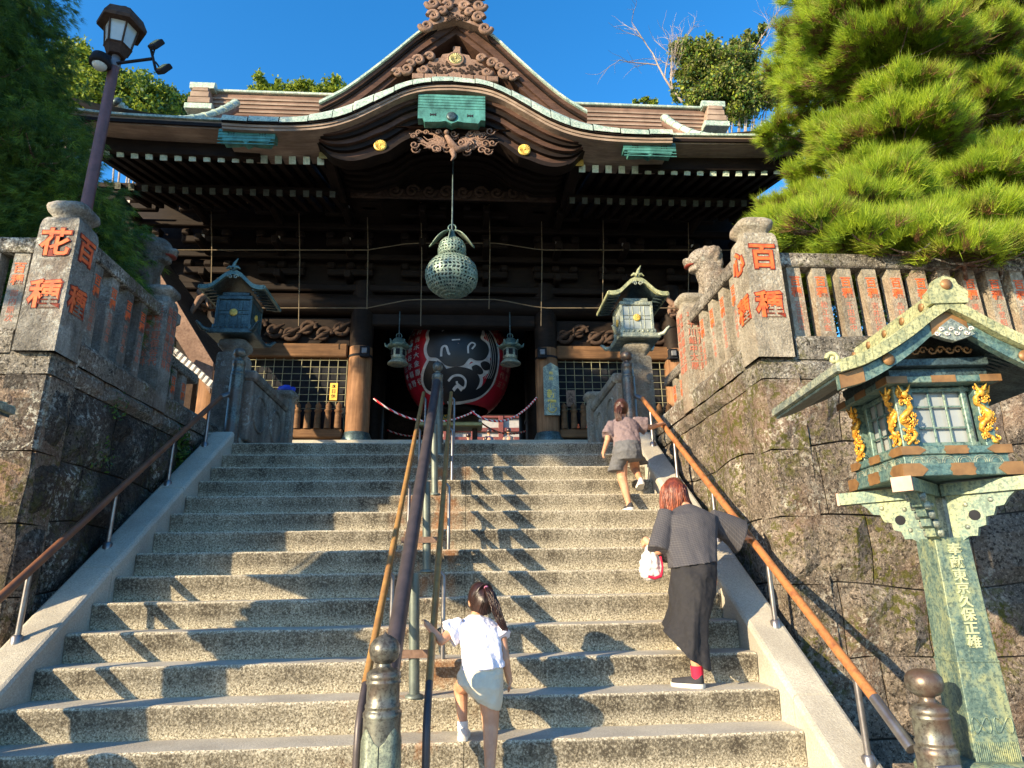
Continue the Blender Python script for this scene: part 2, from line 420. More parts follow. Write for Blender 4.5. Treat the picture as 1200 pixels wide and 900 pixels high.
# ------------------------------------------------------------ ground, terraces
mb = MB(); mb.add([(-600, -600, 0), (600, -600, 0), (600, 600, 0), (-600, 600, 0)], [(0, 1, 2, 3)])
tag(mb.build('ground', M['ground']), kind='structure')
RISE, RUN, SW = .18, .2593, 2.232
NST = 17
def stepY(k): return (k-3)*RUN
TOPZ = RISE*NST                                    # 3.06
mb = MB()
mb.bx(-30, -2.95, 1.0, 7.0, 2.9, TOPZ+.02); mb.bx(2.95, 30, 1.0, 7.0, 2.9, TOPZ+.02)
tag(mb.build('terrace_ground', M['ground']), kind='structure')
mb = MB(); mb.bx(-2.6, 2.6, stepY(16)+.30, 7.0, 2.85, TOPZ-.004)
tag(mb.build('landing_pavement', M['tread']), kind='structure')
mb = MB(); mb.bx(-9, 9.2, 7.0, 13.0, 2.9, 3.86)
tag(mb.build('gate_platform', M['tread']), kind='structure')
mb = MB(); mb.bx(-40, 40, 22.0, 60, 3.0, 6.4)
tag(mb.build('upper_terrace', M['ground']), kind='structure')

# ------------------------------------------------------------ stairs: every step of three stones
stairs = thing('stone_staircase', 'wide flight of weathered pebbly stone steps', 'stairs', kind='structure')
del stairs['label'], stairs['category']
def step_block(x0, x1, k, seed):
    z1 = RISE*(k+1); z0 = z1-RISE-.012; y0 = stepY(k); y1 = y0+RUN+(.05 if k < NST-1 else .06)
    rnd = random.Random(seed); n = max(2, int((x1-x0)/.16)); mb = MB(); rows = []
    jz = [rnd.uniform(-.0025, .0025) for _ in range(n+1)]
    prof = [(.028, z0), (.012, z0+.03), (.004, z1-.05), (.0, z1-.028), (.004, z1-.012), (.016, z1-.002), (.04, z1), (y1-y0, z1)]
    for a, (dy, z) in enumerate(prof):
        rows.append([(x0+(x1-x0)*i/n, y0+dy+(noise.noise(Vector((x0+(x1-x0)*i/n, y0*3, z*4))))*.006*(a < 6), z+(jz[i] if 2 < a else 0)) for i in range(n+1)])
    mb.grid(rows[:6], 0, True); mb.grid(rows[5:], 1, True)
    for i in (0, n):
        ps = [r[i] for r in rows]+[(rows[0][i][0], y1, z0)]
        mb.add(ps, [tuple(range(len(ps)))])
    o = mb.build('step_stone', [M['step'], M['tread']], stairs)
    return o
for k in range(NST):
    j = random.Random(k).uniform(-.05, .05)
    for a, b in ((-SW, -.24), (-.236, .34), (.344, SW)):
        step_block(a, b, k, k*7+int(a*10))
mb = MB()
pts = [(stepY(0)+.1, 0)]
for k in range(NST):
    pts += [(stepY(k)+.06, RISE*k), (stepY(k)+.06, RISE*(k+1)-.03)]
pts += [(4.0, RISE*NST-.03), (4.0, 0)]
mb.prism([(y, z) for y, z in pts], -2.5, 2.5, lambda y, x, z: (x, y, z))
mb.build('step_bedding', M['core'], stairs)

# sloping curbs
def curb(sign, name, label):
    t = thing(name, label, 'curb')
    x0, x1 = 2.238, 2.49
    sl = RISE/RUN; ya = -1.0
    joints = [-1.0, .1, 1.25, 2.3, 3.42]
    def zt(y): return .72+sl*y+.10
    for a, b in zip(joints[:-1], joints[1:]):
        mb = MB(); n = 6; rows = []
        for i in range(n+1):
            y = a+.004+(b-a-.008)*i/n; z = zt(y)
            pr = [(x0, z-.45), (x0, z-.03), (x0+.012, z-.008), (x0+.03, z), (x1-.03, z), (x1-.01, z-.01), (x1, z-.03), (x1, z-.9)]
            rows.append([(sign*(x+.002*noise.noise(Vector((x*9, y*7, 1)))), y, q+.004*noise.noise(Vector((x*5, y*5, 2)))) for x, q in pr])
        mb.grid(rows, 0, False)
        mb.add(rows[0], [tuple(range(8))]); mb.add(rows[-1], [tuple(range(8))])
        mb.build('curb_stone', M['curb'], t)
    # end piece on the landing
    mb = MB(); mb.cbox((sign*2.41, 3.62, 3.06), (.30, .40, .26), .02); mb.build('curb_stone', M['curb'], t)
    return t
curb(-1, 'stair_curb', 'sloping stone curb along the left edge of the steps, in shade')
curb(1, 'stair_curb', 'sloping stone curb along the right edge of the steps, sunlit')

# ------------------------------------------------------------ retaining walls of single stones
def ashlar(parent, o, u, w, rects, mat, depth=.30, rough=.050, gap=.013, clip=None, warp=1.0):
    """rects (a0,a1,z0,z1) on the plane o + u*a, outward w"""
    o = Vector(o); u = Vector(u); w = Vector(w)
    for (a0, a1, z0, z1) in rects:
        if clip and not clip((a0+a1)/2, z1): continue
        rnd = random.Random(int(a0*991+z0*7919)); sk = [rnd.uniform(-.02, .02) for _ in range(4)]
        bulge = rnd.uniform(.0, .03)
        nx = max(3, min(8, int((a1-a0)/.11))); nz = max(3, min(6, int((z1-z0)/.11)))
        rows = []
        for j in range(nz+1):
            fz = j/nz; row = []
            for i in range(nx+1):
                fx = i/nx; a = a0+gap/2+(a1-a0-gap)*fx; z = z0+gap/2+(z1-z0-gap)*fz
                e = min(fx, 1-fx, fz, 1-fz)
                d = bulge if e > 0 else -.022
                wk = min(1, max(0, a)*1.6)*min(1, max(0, 3.0-z)*2.2)*warp
                p = o+u*(a+.10*wk*noise.noise(Vector((a*1.1, z*1.3, o.x))))+UZ*(z+.11*wk*noise.noise(Vector((a*.9+7, z*1.1, o.x+3))))
                d += rough*noise.noise(p*5.0)*(1 if e > 0 else .5)+rough*.7*noise.noise(p*13.0)*(1 if e > 0 else .3)
                row.append(p+w*d)
            rows.append(row)
        mb = MB(); mb.grid(rows, 0, False)
        bk = [o+u*a0+UZ*z0-w*depth, o+u*a1+UZ*z0-w*depth, o+u*a1+UZ*z1-w*depth, o+u*a0+UZ*z1-w*depth]
        for edge, q in ((rows[0], (0, 1)), (rows[-1], (3, 2)), ([r[0] for r in rows], (0, 3)), ([r[-1] for r in rows], (1, 2))):
            mb.add(list(edge)+[bk[q[1]], bk[q[0]]], [tuple(range(len(edge)+2))])
        mb.build('stone', mat, parent)
def courses(a0, a1, z0, z1, seed, hs=(.40, .58), ws=(.55, 1.15), first=None):
    rnd = random.Random(seed); z = z0; out = []; i = 0
    while z < z1-.05:
        h = rnd.uniform(*hs)
        if z1-(z+h) < .22: h = z1-z
        a = a0; q = True
        while a < a1-.05:
            wd = rnd.uniform(*ws)
            if q and first: wd = first[i % len(first)]
            q = False
            if a1-(a+wd) < .3: wd = a1-a
            out.append((a, a+wd, z, z+h)); a += wd
        z += h; i += 1
    return out
CY = .70                                   # the wall corners stand here
FA = R(4)
for sign, nm, lab in ((-1, 'rockL', 'shaded mossy retaining wall of big stones left of the steps'),
                      (1, 'rockR', 'sunlit brown retaining wall of big rough stones right of the steps')):
    t = thing('retaining_wall', lab, 'stone wall', (sign*2.6, CY, 0))
    fdir = Vector((sign, .0, 0))
    hs = [.47, .50, .52, .47, .49, .50]; z = 0.0
    rnd = random.Random(5+sign)
    clip = lambda a, z1: z1 > .72+.69*(a)-.2
    zs = [0]
    for h in hs: zs.append(zs[-1]+h)
    zs[-1] = 3.0
    for i in range(6):
        z0, z1 = zs[i], zs[i+1]
        # quoin: one squared block seen on both faces
        lx, ly = (.62, .34) if i % 2 else (.36, .60)
        # front-facing part
        a = 0
        rects = []
        wds = [lx]+[rnd.uniform(.55, 1.1) for _ in range(12)]
        for wd in wds:
            if a > 6: break
            rects.append((a, a+wd, z0, z1)); a += wd
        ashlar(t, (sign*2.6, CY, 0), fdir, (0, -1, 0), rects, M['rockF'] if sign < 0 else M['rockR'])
        b = 0; rects = []
        wds = [ly]+[rnd.uniform(.5, 1.0) for _ in range(12)]
        for wd in wds:
            if b > 5: break
            rects.append((b, b+wd, z0+(0 if b == 0 else rnd.choice((0, 0, .0))), z1)); b += wd
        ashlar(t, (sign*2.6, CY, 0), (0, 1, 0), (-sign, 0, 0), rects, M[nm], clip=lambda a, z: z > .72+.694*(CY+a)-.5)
    mb = MB()
    mb.bx(sign*2.64, sign*9.5, CY+.04, 6.9, -.2, 2.98)
    mb.build('wall_core', M['core'], t)
    # top course and the cap under the fence
    rects = courses(0, 6.2, 3.0, 3.17, 3, (.17, .17), (.7, 1.1))
    ashlar(t, (sign*2.6, CY, 0), fdir, (0, -1, 0), rects, M['cap'], rough=.02)
    rects = courses(0, 5.2, 3.0, 3.17, 4, (.17, .17), (.7, 1.1))
    ashlar(t, (sign*2.6, CY, 0), (0, 1, 0), (-sign, 0, 0), rects, M['cap'], rough=.02)
    for a, b in ((.30, 1.25), (1.25, 2.2), (2.2, 3.2), (3.2, 4.2), (4.2, 5.2), (5.2, 6.2)):
        mb = MB(); rows = []
        for i in range(6):
            x = a+.004+(b-a-.008)*i/5
            rows.append([(sign*(2.6+x), CY+y+.012*noise.noise(Vector((x*6, y*7, sign))), z+.012*noise.noise(Vector((x*7, y*9+3, z)))) for y, z in ((-.0, 3.16), (-.01, 3.32), (.01, 3.355), (.08, 3.37), (.35, 3.37), (.36, 3.16))])
        mb.grid(rows, 0, False); mb.add(rows[0], [tuple(range(6))]); mb.add(rows[-1], [tuple(range(6))])
        mb.build('cap_stone', M['cap'], t)
    for a, b in ((.28, 1.0), (1.0, 1.78), (1.78, 2.9), (2.9, 4.0)):
        mb = MB(); rows = []
        for i in range(6):
            y = a+.004+(b-a-.008)*i/5
            rows.append([(sign*(2.6+x+.012*noise.noise(Vector((x*6, y*7, sign)))), CY+y, z+.012*noise.noise(Vector((x*7, y*9+3, z)))) for x, z in ((-.0, 3.16), (-.01, 3.32), (.01, 3.355), (.08, 3.37), (.35, 3.37), (.36, 3.16))])
        mb.grid(rows, 0, False); mb.add(rows[0], [tuple(range(6))]); mb.add(rows[-1], [tuple(range(6))])
        mb.build('cap_stone', M['cap'], t)

# ------------------------------------------------------------ stone fences with carved lettering
def square_cap(mb, c, r, h):
    prof = [(r*.74, 0), (r*.74, h*.22), (r*.82, h*.30), (r*1.0, h*.48), (r*1.04, h*.62), (r*1.0, h*.80), (r*.86, h*.93), (r*.3, h)]
    mb.lathe(prof, c, 24, power=5, rotz=0)
def big_letters(t, chars, c, u, w, size, dz, mats=(0, 1)):
    for i, ch in enumerate(chars):
        mb = MB(); top = Vector(c)-UZ*dz*i
        text(mb, ch, top+Vector(w)*.001, u, UZ, w, size*1.02, .003, .05, mi=1, wid=.95)
        text(mb, ch, top+Vector(w)*.003, u, UZ, w, size, .004, .022, mi=0, wid=.95)
        mb.build('carved_letter', [M['red'], M['redd']], t)
def corner_post(sign, label, front, side, mat):
    x0, y0 = sign*2.575, .655; sz = .29
    c = (x0+sign*sz/2, y0+sz/2)
    t = thing('fence_post', label, 'stone post', (c[0], c[1], 3.16))
    mb = MB(); rows = []
    pr = [(.50, 3.16), (.495, 3.5), (.487, 3.9), (.48, 4.16), (.455, 4.215), (.40, 4.245)]
    vs = []
    for k, z in pr: vs.append([(c[0]+dx*sz*k+.002*noise.noise(Vector((dx, dy, z*5))), c[1]+dy*sz*k, z) for dx, dy in ((-1, -1), (1, -1), (1, 1), (-1, 1))])
    for r in vs: r.append(r[0])
    mb.grid(vs, 0, False); mb.add(vs[-1][:4], [(0, 1, 2, 3)])
    mb.build('shaft', mat, t)
    mb = MB(); square_cap(mb, (c[0], c[1], 4.235), .145, .16); mb.build('cap', mat, t)
    big_letters(t, front, (c[0], y0+.002, 4.02), (1, 0, 0), (0, -1, 0), .235, .42)
    big_letters(t, side, (x0+sign*.002, c[1], 4.02), (0, -sign, 0), (-sign, 0, 0), .225, .42)
    return t
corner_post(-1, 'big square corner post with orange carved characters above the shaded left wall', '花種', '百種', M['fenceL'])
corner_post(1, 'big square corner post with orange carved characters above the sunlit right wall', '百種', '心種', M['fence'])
def baluster(p, u, w, parent, mat, h0, h1, rnd, wid=.135, dep=.10):
    p = Vector(p); u = Vector(u); w = Vector(w); mb = MB(); rows = []
    for k, z in ((1.0, h0), (.97, (h0+h1)/2), (.90, h1)):
        rows.append([p+u*a*wid*k/2+w*b*dep/2+UZ*z for a, b in ((-1, 1), (1, 1), (1, -1), (-1, -1), (-1, 1))])
    mb.grid(rows, 0, False)
    o = mb.build('baluster', mat, parent)
    m2 = MB(); f = p+w*(dep/2+.001)
    text(m2, '百種', f+UZ*(h1-.13), u, UZ, w, .092, .002, .02, mi=0)
    m2.build('lettering', [M['red']], o)
    m3 = MB()
    name = ''.join(rnd.choice(KAN) for _ in range(4))
    text(m3, name, f+UZ*(h1-.34), u, UZ, w, .062, .0012, .0, mi=0)
    m3.build('donor_name', [M['redf']], o)
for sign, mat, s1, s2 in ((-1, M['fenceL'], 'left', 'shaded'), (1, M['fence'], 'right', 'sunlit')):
    rnd = random.Random(31+sign)
    # front run
    t = thing('stone_fence', 'stone slat fence facing the viewer on top of the %s wall' % s2, 'stone fence', (sign*3, .8, 3.37))
    for i in range(14):
        x = 3.035+i*.217
        baluster((sign*x, .85, 0), (1, 0, 0), (0, -1, 0), t, mat, 3.36, 4.0+.004, rnd, .128)
    for a, b in ((2.87, 4.2), (4.2, 6.2)):
        mb = MB(); mb.cbox((sign*(a+b)/2, .85, 4.06), (b-a-.006, .15, .125), .012)
        mb.build('top_rail', M['cap'], t)
    # run along the stairs
    t = thing('stone_fence', 'short stone slat fence running back beside the steps on the %s side wall' % s2, 'stone fence', (sign*2.7, 1.5, 3.37))
    for i in range(4):
        y = 1.155+i*.262
        baluster((sign*2.715, y, 0), (0, -sign, 0), (-sign, 0, 0), t, mat, 3.36, 4.08, rnd, .13)
    mb = MB(); mb.cbox((sign*2.715, 1.58, 4.14), (.15, 1.27, .125), .012); mb.build('top_rail', M['cap'], t)
    # second post
    t = thing('fence_post', '%s end post with a rounded cap of the side fence by the %s lion' % (('dark', 'left') if sign < 0 else ('smaller sunlit', 'right')), 'stone post', (sign*2.71, 2.34, 3.16))
    mb = MB(); rows = []
    for k, z in ((1, 3.16), (.97, 3.8), (.93, 4.25), (.8, 4.30)):
        rows.append([(sign*2.71+a*.125*k, 2.34+b*.125*k, z) for a, b in ((-1, -1), (1, -1), (1, 1), (-1, 1), (-1, -1))])
    mb.grid(rows, 0, False); mb.add(rows[-1][:4], [(0, 1, 2, 3)]); o = mb.build('shaft', mat, t)
    mb = MB(); square_cap(mb, (sign*2.71, 2.34, 4.29), .135, .14); mb.build('cap', mat, t)
    for dx, nm in ((-.05, ''.join(rnd.choice(KAN) for _ in range(7))), (.05, ''.join(rnd.choice(KAN) for _ in range(7)))):
        mb = MB(); text(mb, nm, (sign*2.71+dx, 2.34-.125, 4.16), UX, UZ, -UY, .085, .002, .01); mb.build('donor_name', M['redf'], t)
        mb = MB(); text(mb, nm, (sign*(2.71-.125), 2.34+dx, 4.16), -UY*sign, UZ, -UX*sign, .085, .002, .01); mb.build('donor_name', M['redf'], t)
    # rear fence on to the gate, lower posts
    t = thing('stone_fence', 'rear stretch of stone fence between the end post and the %s copper lantern' % s2, 'stone fence', (sign*2.75, 3, 3.37))
    for i in range(3):
        baluster((sign*2.78, 2.62+i*.25, 0), (0, -sign, 0), (-sign, 0, 0), t, mat, 3.36, 3.75, rnd, .13)
    mb = MB(); mb.cbox((sign*2.78, 2.95, 3.80), (.14, .95, .11), .012); mb.build('top_rail', M['cap'], t)

# ------------------------------------------------------------ bronze newel posts
def newel(name, label, loc, H, r, plate=True, sign_plate=False, flat=False):
    x, y, z = loc
    t = thing(name, label, 'newel post', loc)
    top = z+H
    mb = MB()
    hs = H-.58
    prof = [(r*1.10, z), (r*1.08, z+.02), (r*1.04, z+max(.05, hs))]
    mb.lathe([(r*1.18, z), (r*1.18, z+.04), (r*1.06, z+.06), (r*1.02, top-.36), (r*1.02, top-.352)], (x, y, 0), 24)
    mb.build('shaft', M['newel'], t)
    if plate:
        mb = MB()
        for k in range(4):
            a0 = k*math.pi/2+.03-math.pi/4*0; a1 = a0+math.pi/2-.06; rows = []
            for j in range(7):
                a = a0+(a1-a0)*j/6; f = abs(j/6-.5)*2; zt = top-.385-.075*(f**1.0)*0-.07*(1-math.cos((f)*math.pi))*.5-.01
                rows.append([(x+rr*math.cos(a), y+rr*math.sin(a), q) for rr, q in ((r*1.09, z+.03), (r*1.09, zt), (r*1.04, zt+.004))])
            mb.grid(rows, 0, True)
        mb.build('cover_plate', M['newelG'], t)
    mb = MB()
    mb.lathe([(r*1.05, top-.352), (r*1.06, top-.335), (r*.96, top-.325), (r*.92, top-.318), (r*.97, top-.31), (r*.97, top-.302), (r*.90, top-.295), (r*.90, top-.215),
              (r*.97, top-.208), (r*.97, top-.20), (r*.90, top-.195), (r*.96, top-.188), (r*.94, top-.165), (r*.70, top-.152), (r*.50, top-.147), (r*.40, top-.135), (r*.40, top-.12)], (x, y, 0), 24)
    mb.build('collar', M['newel'], t)
    mb = MB()
    if flat:
        pr = [(r*.40, top-.12), (r*.62, top-.112), (r*.88, top-.09), (r*.95, top-.062), (r*.90, top-.035), (r*.70, top-.014), (r*.35, top-.003), (.002, top)]
    else:
        pr = [(r*.40, top-.125), (r*.55, top-.12), (r*.78, top-.10), (r*.87, top-.07), (r*.84, top-.045), (r*.65, top-.02), (r*.35, top-.004), (r*.12, top+.004), (.002, top+.016)]
    mb.lathe(pr, (x, y, 0), 24); mb.build('finial', M['newel'], t)
    if sign_plate:
        mb = MB(); mb.cbox((x-.02, y-r*1.06, top-.43), (.115, .02, .10), .004); mb.build('plate_frame', M['steel'], t)
        mb = MB(); mb.cbox((x-.02, y-r*1.06-.012, top-.43), (.095, .004, .08), .001); mb.build('plate_face', M['teal'], t)
    return t
newel('bronze_newel', 'big bronze post with an onion finial at the foot of the centre handrail', (-.035, -.55, stepY(0)*0+.36), .945, .085)
newel('bronze_newel', 'bronze post with a round finial at the bottom of the right handrail', (2.47, -.76, 0), 1.125, .085, plate=False, sign_plate=True, flat=True)
newel('bronze_newel', 'slim dark bronze post at the top end of the centre handrail', (.005, 3.45, TOPZ), .99, .07, plate=False)
newel('bronze_newel', 'shiny bronze post at the top of the right handrail beside the climbing child', (2.30, 3.52, TOPZ), 1.16, .078, plate=False, flat=True)
newel('bronze_newel', 'bluish shaded bronze post at the top of the left handrail', (-2.31, 3.52, TOPZ), 1.16, .078, plate=False, flat=True)
newel('bronze_newel', 'bronze post at the bottom of the left handrail', (-2.47, -.76, 0), 1.125, .085, plate=False, flat=True)

# ------------------------------------------------------------ handrails
SL = RISE/RUN
def railz(y, h): return .72+SL*y+h
def side_rail(sign, label):
    t = thing('handrail', label, 'handrail', (sign*2.43, 1.5, 2))
    X = sign*2.42
    h = .52
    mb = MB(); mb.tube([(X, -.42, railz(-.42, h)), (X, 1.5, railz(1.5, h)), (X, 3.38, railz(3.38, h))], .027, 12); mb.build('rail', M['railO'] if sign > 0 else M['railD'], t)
    mb = MB(); mb.tube([(X, -.66, railz(-.66, h-.015)), (X, -.42, railz(-.42, h))], .0275, 12)
    mb.build('rail_end', M['steel'], t); mb = MB(); mb.tube([(X, 3.38, railz(3.38, h)), (X-sign*.05, 3.47, railz(3.46, h))], .03, 12)
    mb.build('rail_end', M['steel'], t)
    for y in (-.28, .60, 1.48, 2.36, 3.10):
        z0 = .72+SL*y+.09
        mb = MB(); mb.tube([(X, y, z0), (X, y, railz(y, h)-.015)], .017, 10); o = mb.build('post', M['steel'], t)
        mb = MB(); mb.lathe([(.034, z0-.015), (.034, z0+.035), (.022, z0+.045)], (X, y, 0), 12); mb.build('socket', M['steel'], o)
    return t
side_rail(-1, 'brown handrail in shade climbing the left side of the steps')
side_rail(1, 'sunlit orange handrail climbing the right side of the steps, held by the woman')
# centre rail
t = thing('centre_handrail', 'thick dark central pipe with green posts up the middle of the steps', 'handrail', (0, 1.5, 2))
hp = .72
mb = MB(); mb.tube([(-.02, -.50, railz(-.50, hp-.02)), (.0, 3.40, railz(3.40, hp-.02))], .046, 14); mb.build('main_pipe', M['pipe'], t)
for y in (.30, 1.33, 2.37, 3.2):
    k = int((y/RUN)+3); z0 = RISE*(k+1)
    mb = MB(); mb.tube([(.05, y, z0), (.03, y, railz(y, hp-.05))], .032, 12); mb.lathe([(.055, z0), (.055, z0+.012), (.035, z0+.02)], (.05, y, 0), 14); mb.build('support_post', M['greenpost'], t)
    if y < 1.4: mb = MB(); mb.box((.0, y-.03, z0+.24), (.30, .03, .045)); mb.build('cross_bar', M['carv'], t)
for X, lab in ((-.155, 'thin ochre handrail on the left of the dark centre pipe'), (.165, 'thin ochre handrail on the right of the centre pipe, touched by the girl in white')):
    t = thing('handrail', lab, 'handrail', (X, 1.5, 2)); h = .53
    mb = MB(); mb.tube([(X, -.28, railz(-.28, h)), (X, 3.5, railz(3.5, h))], .021, 10); mb.build('rail', M['pipeb'], t)
    mb = MB(); mb.tube([(X, -.28, railz(-.28, h)), (X, -.40, railz(-.42, h)), (X, -.45, railz(-.50, h)-.02), (X, -.46, railz(-.50, h)-.12), (X, -.46, .36)], .020, 10)
    mb.build('rail_end', M['pipe'], t)
    for y in (.55, 1.60, 2.63, 3.42):
        k = int((y/RUN)+3); z0 = RISE*(k+1); xo = X+(.04 if X > 0 else .03)
        mb = MB(); mb.tube([(xo, y, z0), (xo, y, railz(y, h)-.05), (X, y, railz(y, h)-.01)], .014, 8); mb.build('post', M['steel'], t)

# clipped hedges added behind the fences to darken the gaps between slats
def hedge(sign, label):
    t = thing('filler_hedge', label, 'hedge', (sign*4.5, 1.6, TOPZ)); rs = np.random.RandomState(3+sign); V = []
    for i in range(16):
        c = np.array([sign*(3.05+i*.26), 1.35+.25*rs.rand(), 3.5+.12*rs.rand()]); n = 900
        d = rs.normal(0, 1, (n, 3)); d /= np.linalg.norm(d, axis=1, keepdims=True); P = c+d*np.array([.28, .30, .45])*rs.uniform(.6, 1, (n, 1))
        a_ = rs.normal(0, 1, (n, 3)); a_ /= np.linalg.norm(a_, axis=1, keepdims=True); b_ = np.cross(a_, rs.normal(0, 1, (n, 3))); b_ /= np.linalg.norm(b_, axis=1, keepdims=True)
        s = .020*rs.uniform(.7, 1.3, (n, 1)); V.append(np.stack([P-a_*s, P+b_*s*.6, P+a_*s, P-b_*s*.6], 1).reshape(-1, 3))
    V = np.concatenate(V); FILLER_HEDGES.append((t, V))
FILLER_HEDGES = []
hedge(1, 'dark low hedge added to darken the gaps of the sunlit right fence'); hedge(-1, 'dark low hedge added to darken the gaps of the shaded left fence')
# ------------------------------------------------------------ the temple gate
GX = .10; FY = 7.6
def roof_fit(o):                 # roof scaled down about the camera, so lower and further forward than first drawn
    me = o.data
    for v in me.vertices:
        x, y, z = v.co.x+GX, v.co.y+FY, v.co.z+3.86
        v.co = (.93*x+.024-GX, .93*y-.2745-FY, .93*z+.108-3.86)
ROOF = ('cloud_frieze', 'flying_rafter', 'base_rafter', 'rafter_cap', 'eave_', 'soffit', 'porch_', 'beam_end_plate', 'gable_', 'copper_', 'barge_', 'cover_', 'crest', 'cut_motif', 'gold_crest',
        'phoenix', 'ceiling_rib', 'roof_', 'ridge_', 'hip_', 'demon', 'dormer', 'scroll', 'panel_block', 'fine_curls')
gate = thing('temple_gate', 'huge dark wooden temple gate with a curved gable roof across the head of the steps', 'temple gate', (GX, FY, 3.86))
def mir(pts): return [(GX-d, z) for d, z in reversed(pts)]+[(GX+d, z) for d, z in pts[1:]]
def smooth(pts, n=6):
    out = []
    for i in range(len(pts)-1):
        p0 = pts[max(i-1, 0)]; p1 = pts[i]; p2 = pts[i+1]; p3 = pts[min(i+2, len(pts)-1)]
        for j in range(n):
            t = j/n
            out.append(tuple(.5*((2*p1[k])+(-p0[k]+p2[k])*t+(2*p0[k]-5*p1[k]+4*p2[k]-p3[k])*t*t+(-p0[k]+3*p1[k]-3*p2[k]+p3[k])*t**3) for k in range(len(p1))))
    out.append(tuple(pts[-1])); return out
def off(line, dz): return [(x, z+dz) for x, z in line]
# pillars
for dx, w in ((-4.3, 1), (-1.70, 1), (1.74, 1), (4.2, 1)):
    x = GX+dx
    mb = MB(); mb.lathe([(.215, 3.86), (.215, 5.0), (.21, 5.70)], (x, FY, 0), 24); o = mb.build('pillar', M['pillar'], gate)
    mb = MB(); mb.lathe([(.27, 3.86), (.27, 3.98), (.24, 4.06), (.225, 4.10)], (x, FY, 0), 24); mb.build('bronze_shoe', M['bronzeD'], o)
    mb = MB(); mb.lathe([(.222, 5.50), (.222, 5.54)], (x, FY, 0), 24)
    mb.build('band', M['black'], o)
    s = 1 if dx < 0 else -1
    mb = MB(); mb.cbox((x+s*.11, FY-.24, 5.56), (.17, .10, .20), .01); mb.build('bracket_box', M['black'], o)
    mb = MB(); mb.cbox((x+s*.11, FY-.30, 5.56), (.09, .05, .10), .006); mb.build('light_fitting', M['grey'], o)
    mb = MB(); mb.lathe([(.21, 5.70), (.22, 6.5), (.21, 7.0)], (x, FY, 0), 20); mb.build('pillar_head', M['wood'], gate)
for dx in (-4.3, -1.70, 1.74, 4.2):                     # rear rows
    for y in (9.6, 11.6):
        mb = MB(); mb.lathe([(.21, 3.86), (.21, 7.0)], (GX+dx, y, 0), 14); mb.build('rear_pillar', M['wood'], gate)
# tie beams, transoms
for s in (-1, 1):
    a, b = GX+s*1.93, GX+s*4.05
    mb = MB(); mb.cbox(((a+b)/2, FY, 5.63), (abs(b-a), .24, .26), .02); mb.build('tie_beam', M['beamB'], gate)
    mb = MB(); mb.cbox(((a+b)/2, FY-.02, 4.075), (abs(b-a), .26, .16), .02); mb.build('sill_beam', M['beamB'], gate)
    mb = MB(); mb.bx(a, b, FY+.10, FY+.14, 4.1, 5.5); mb.build('dark_backing', M['black'], gate)
    # wire lattice
    mb = MB(); n = 13
    for i in range(n+1):
        x = a+(b-a)*i/n; mb.tube([(x, FY-.03, 4.16), (x, FY-.03, 5.5)], .006, 5)
    for i in range(8):
        z = 4.55+i*.13; mb.tube([(a, FY-.035, z), (b, FY-.035, z)], .006, 5)
    tag(mb.build('wire_lattice', M['lat'], gate), kind='stuff')
    for i in range(12):
        x = a+(b-a)*(i+.5)/12
        mb = MB(); mb.lathe([(.062, 4.16), (.055, 4.40), (.050, 4.46), (.068, 4.475), (.068, 4.50), (.035, 4.52), (.052, 4.55), (.048, 4.59), (.02, 4.63), (.003, 4.655)], (x, FY-.12, 0), 8)
        mb.build('picket', M['beamB'], gate)
    # carved transom between beam and main beam
    mb = MB(); rnd = random.Random(3+s)
    mb.bx(a, b, FY+.04, FY+.10, 5.78, 6.32)
    mb.build('transom_panel', M['wood'], gate)
    for k in range(7):
        c = Vector((a+(b-a)*(k+.5)/7, FY-.04, 6.0+rnd.uniform(-.06, .10)))
        mb = MB(); mb.tube(spiral(c, UX, UZ, .15, 1.5, 22, rnd.choice((-1, 1))), [.05-.0015*j for j in range(22)], 6)
        mb.tube([c+Vector((-.17, 0, -.1)), c+Vector((0, -.03, .0)), c+Vector((.18, 0, .12))], [.02, .06, .02], 6)
        mb.build('transom_carving', M['carvD'], gate)
mb = MB(); mb.tube([(GX-6.0, FY-.02, 6.56), (GX+6.0, FY-.02, 6.56)], .21, 20); mb.build('round_beam', M['woodR'] if 0 else M['wood'], gate)
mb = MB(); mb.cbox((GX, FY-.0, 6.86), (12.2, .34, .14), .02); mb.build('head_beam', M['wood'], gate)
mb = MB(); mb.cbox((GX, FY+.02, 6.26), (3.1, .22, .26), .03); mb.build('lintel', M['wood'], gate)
mb = MB(); mb.cbox((GX, FY+.14, 7.9), (14.6, .1, 2.0), .01); mb.build('upper_wall', M['wood'], gate)
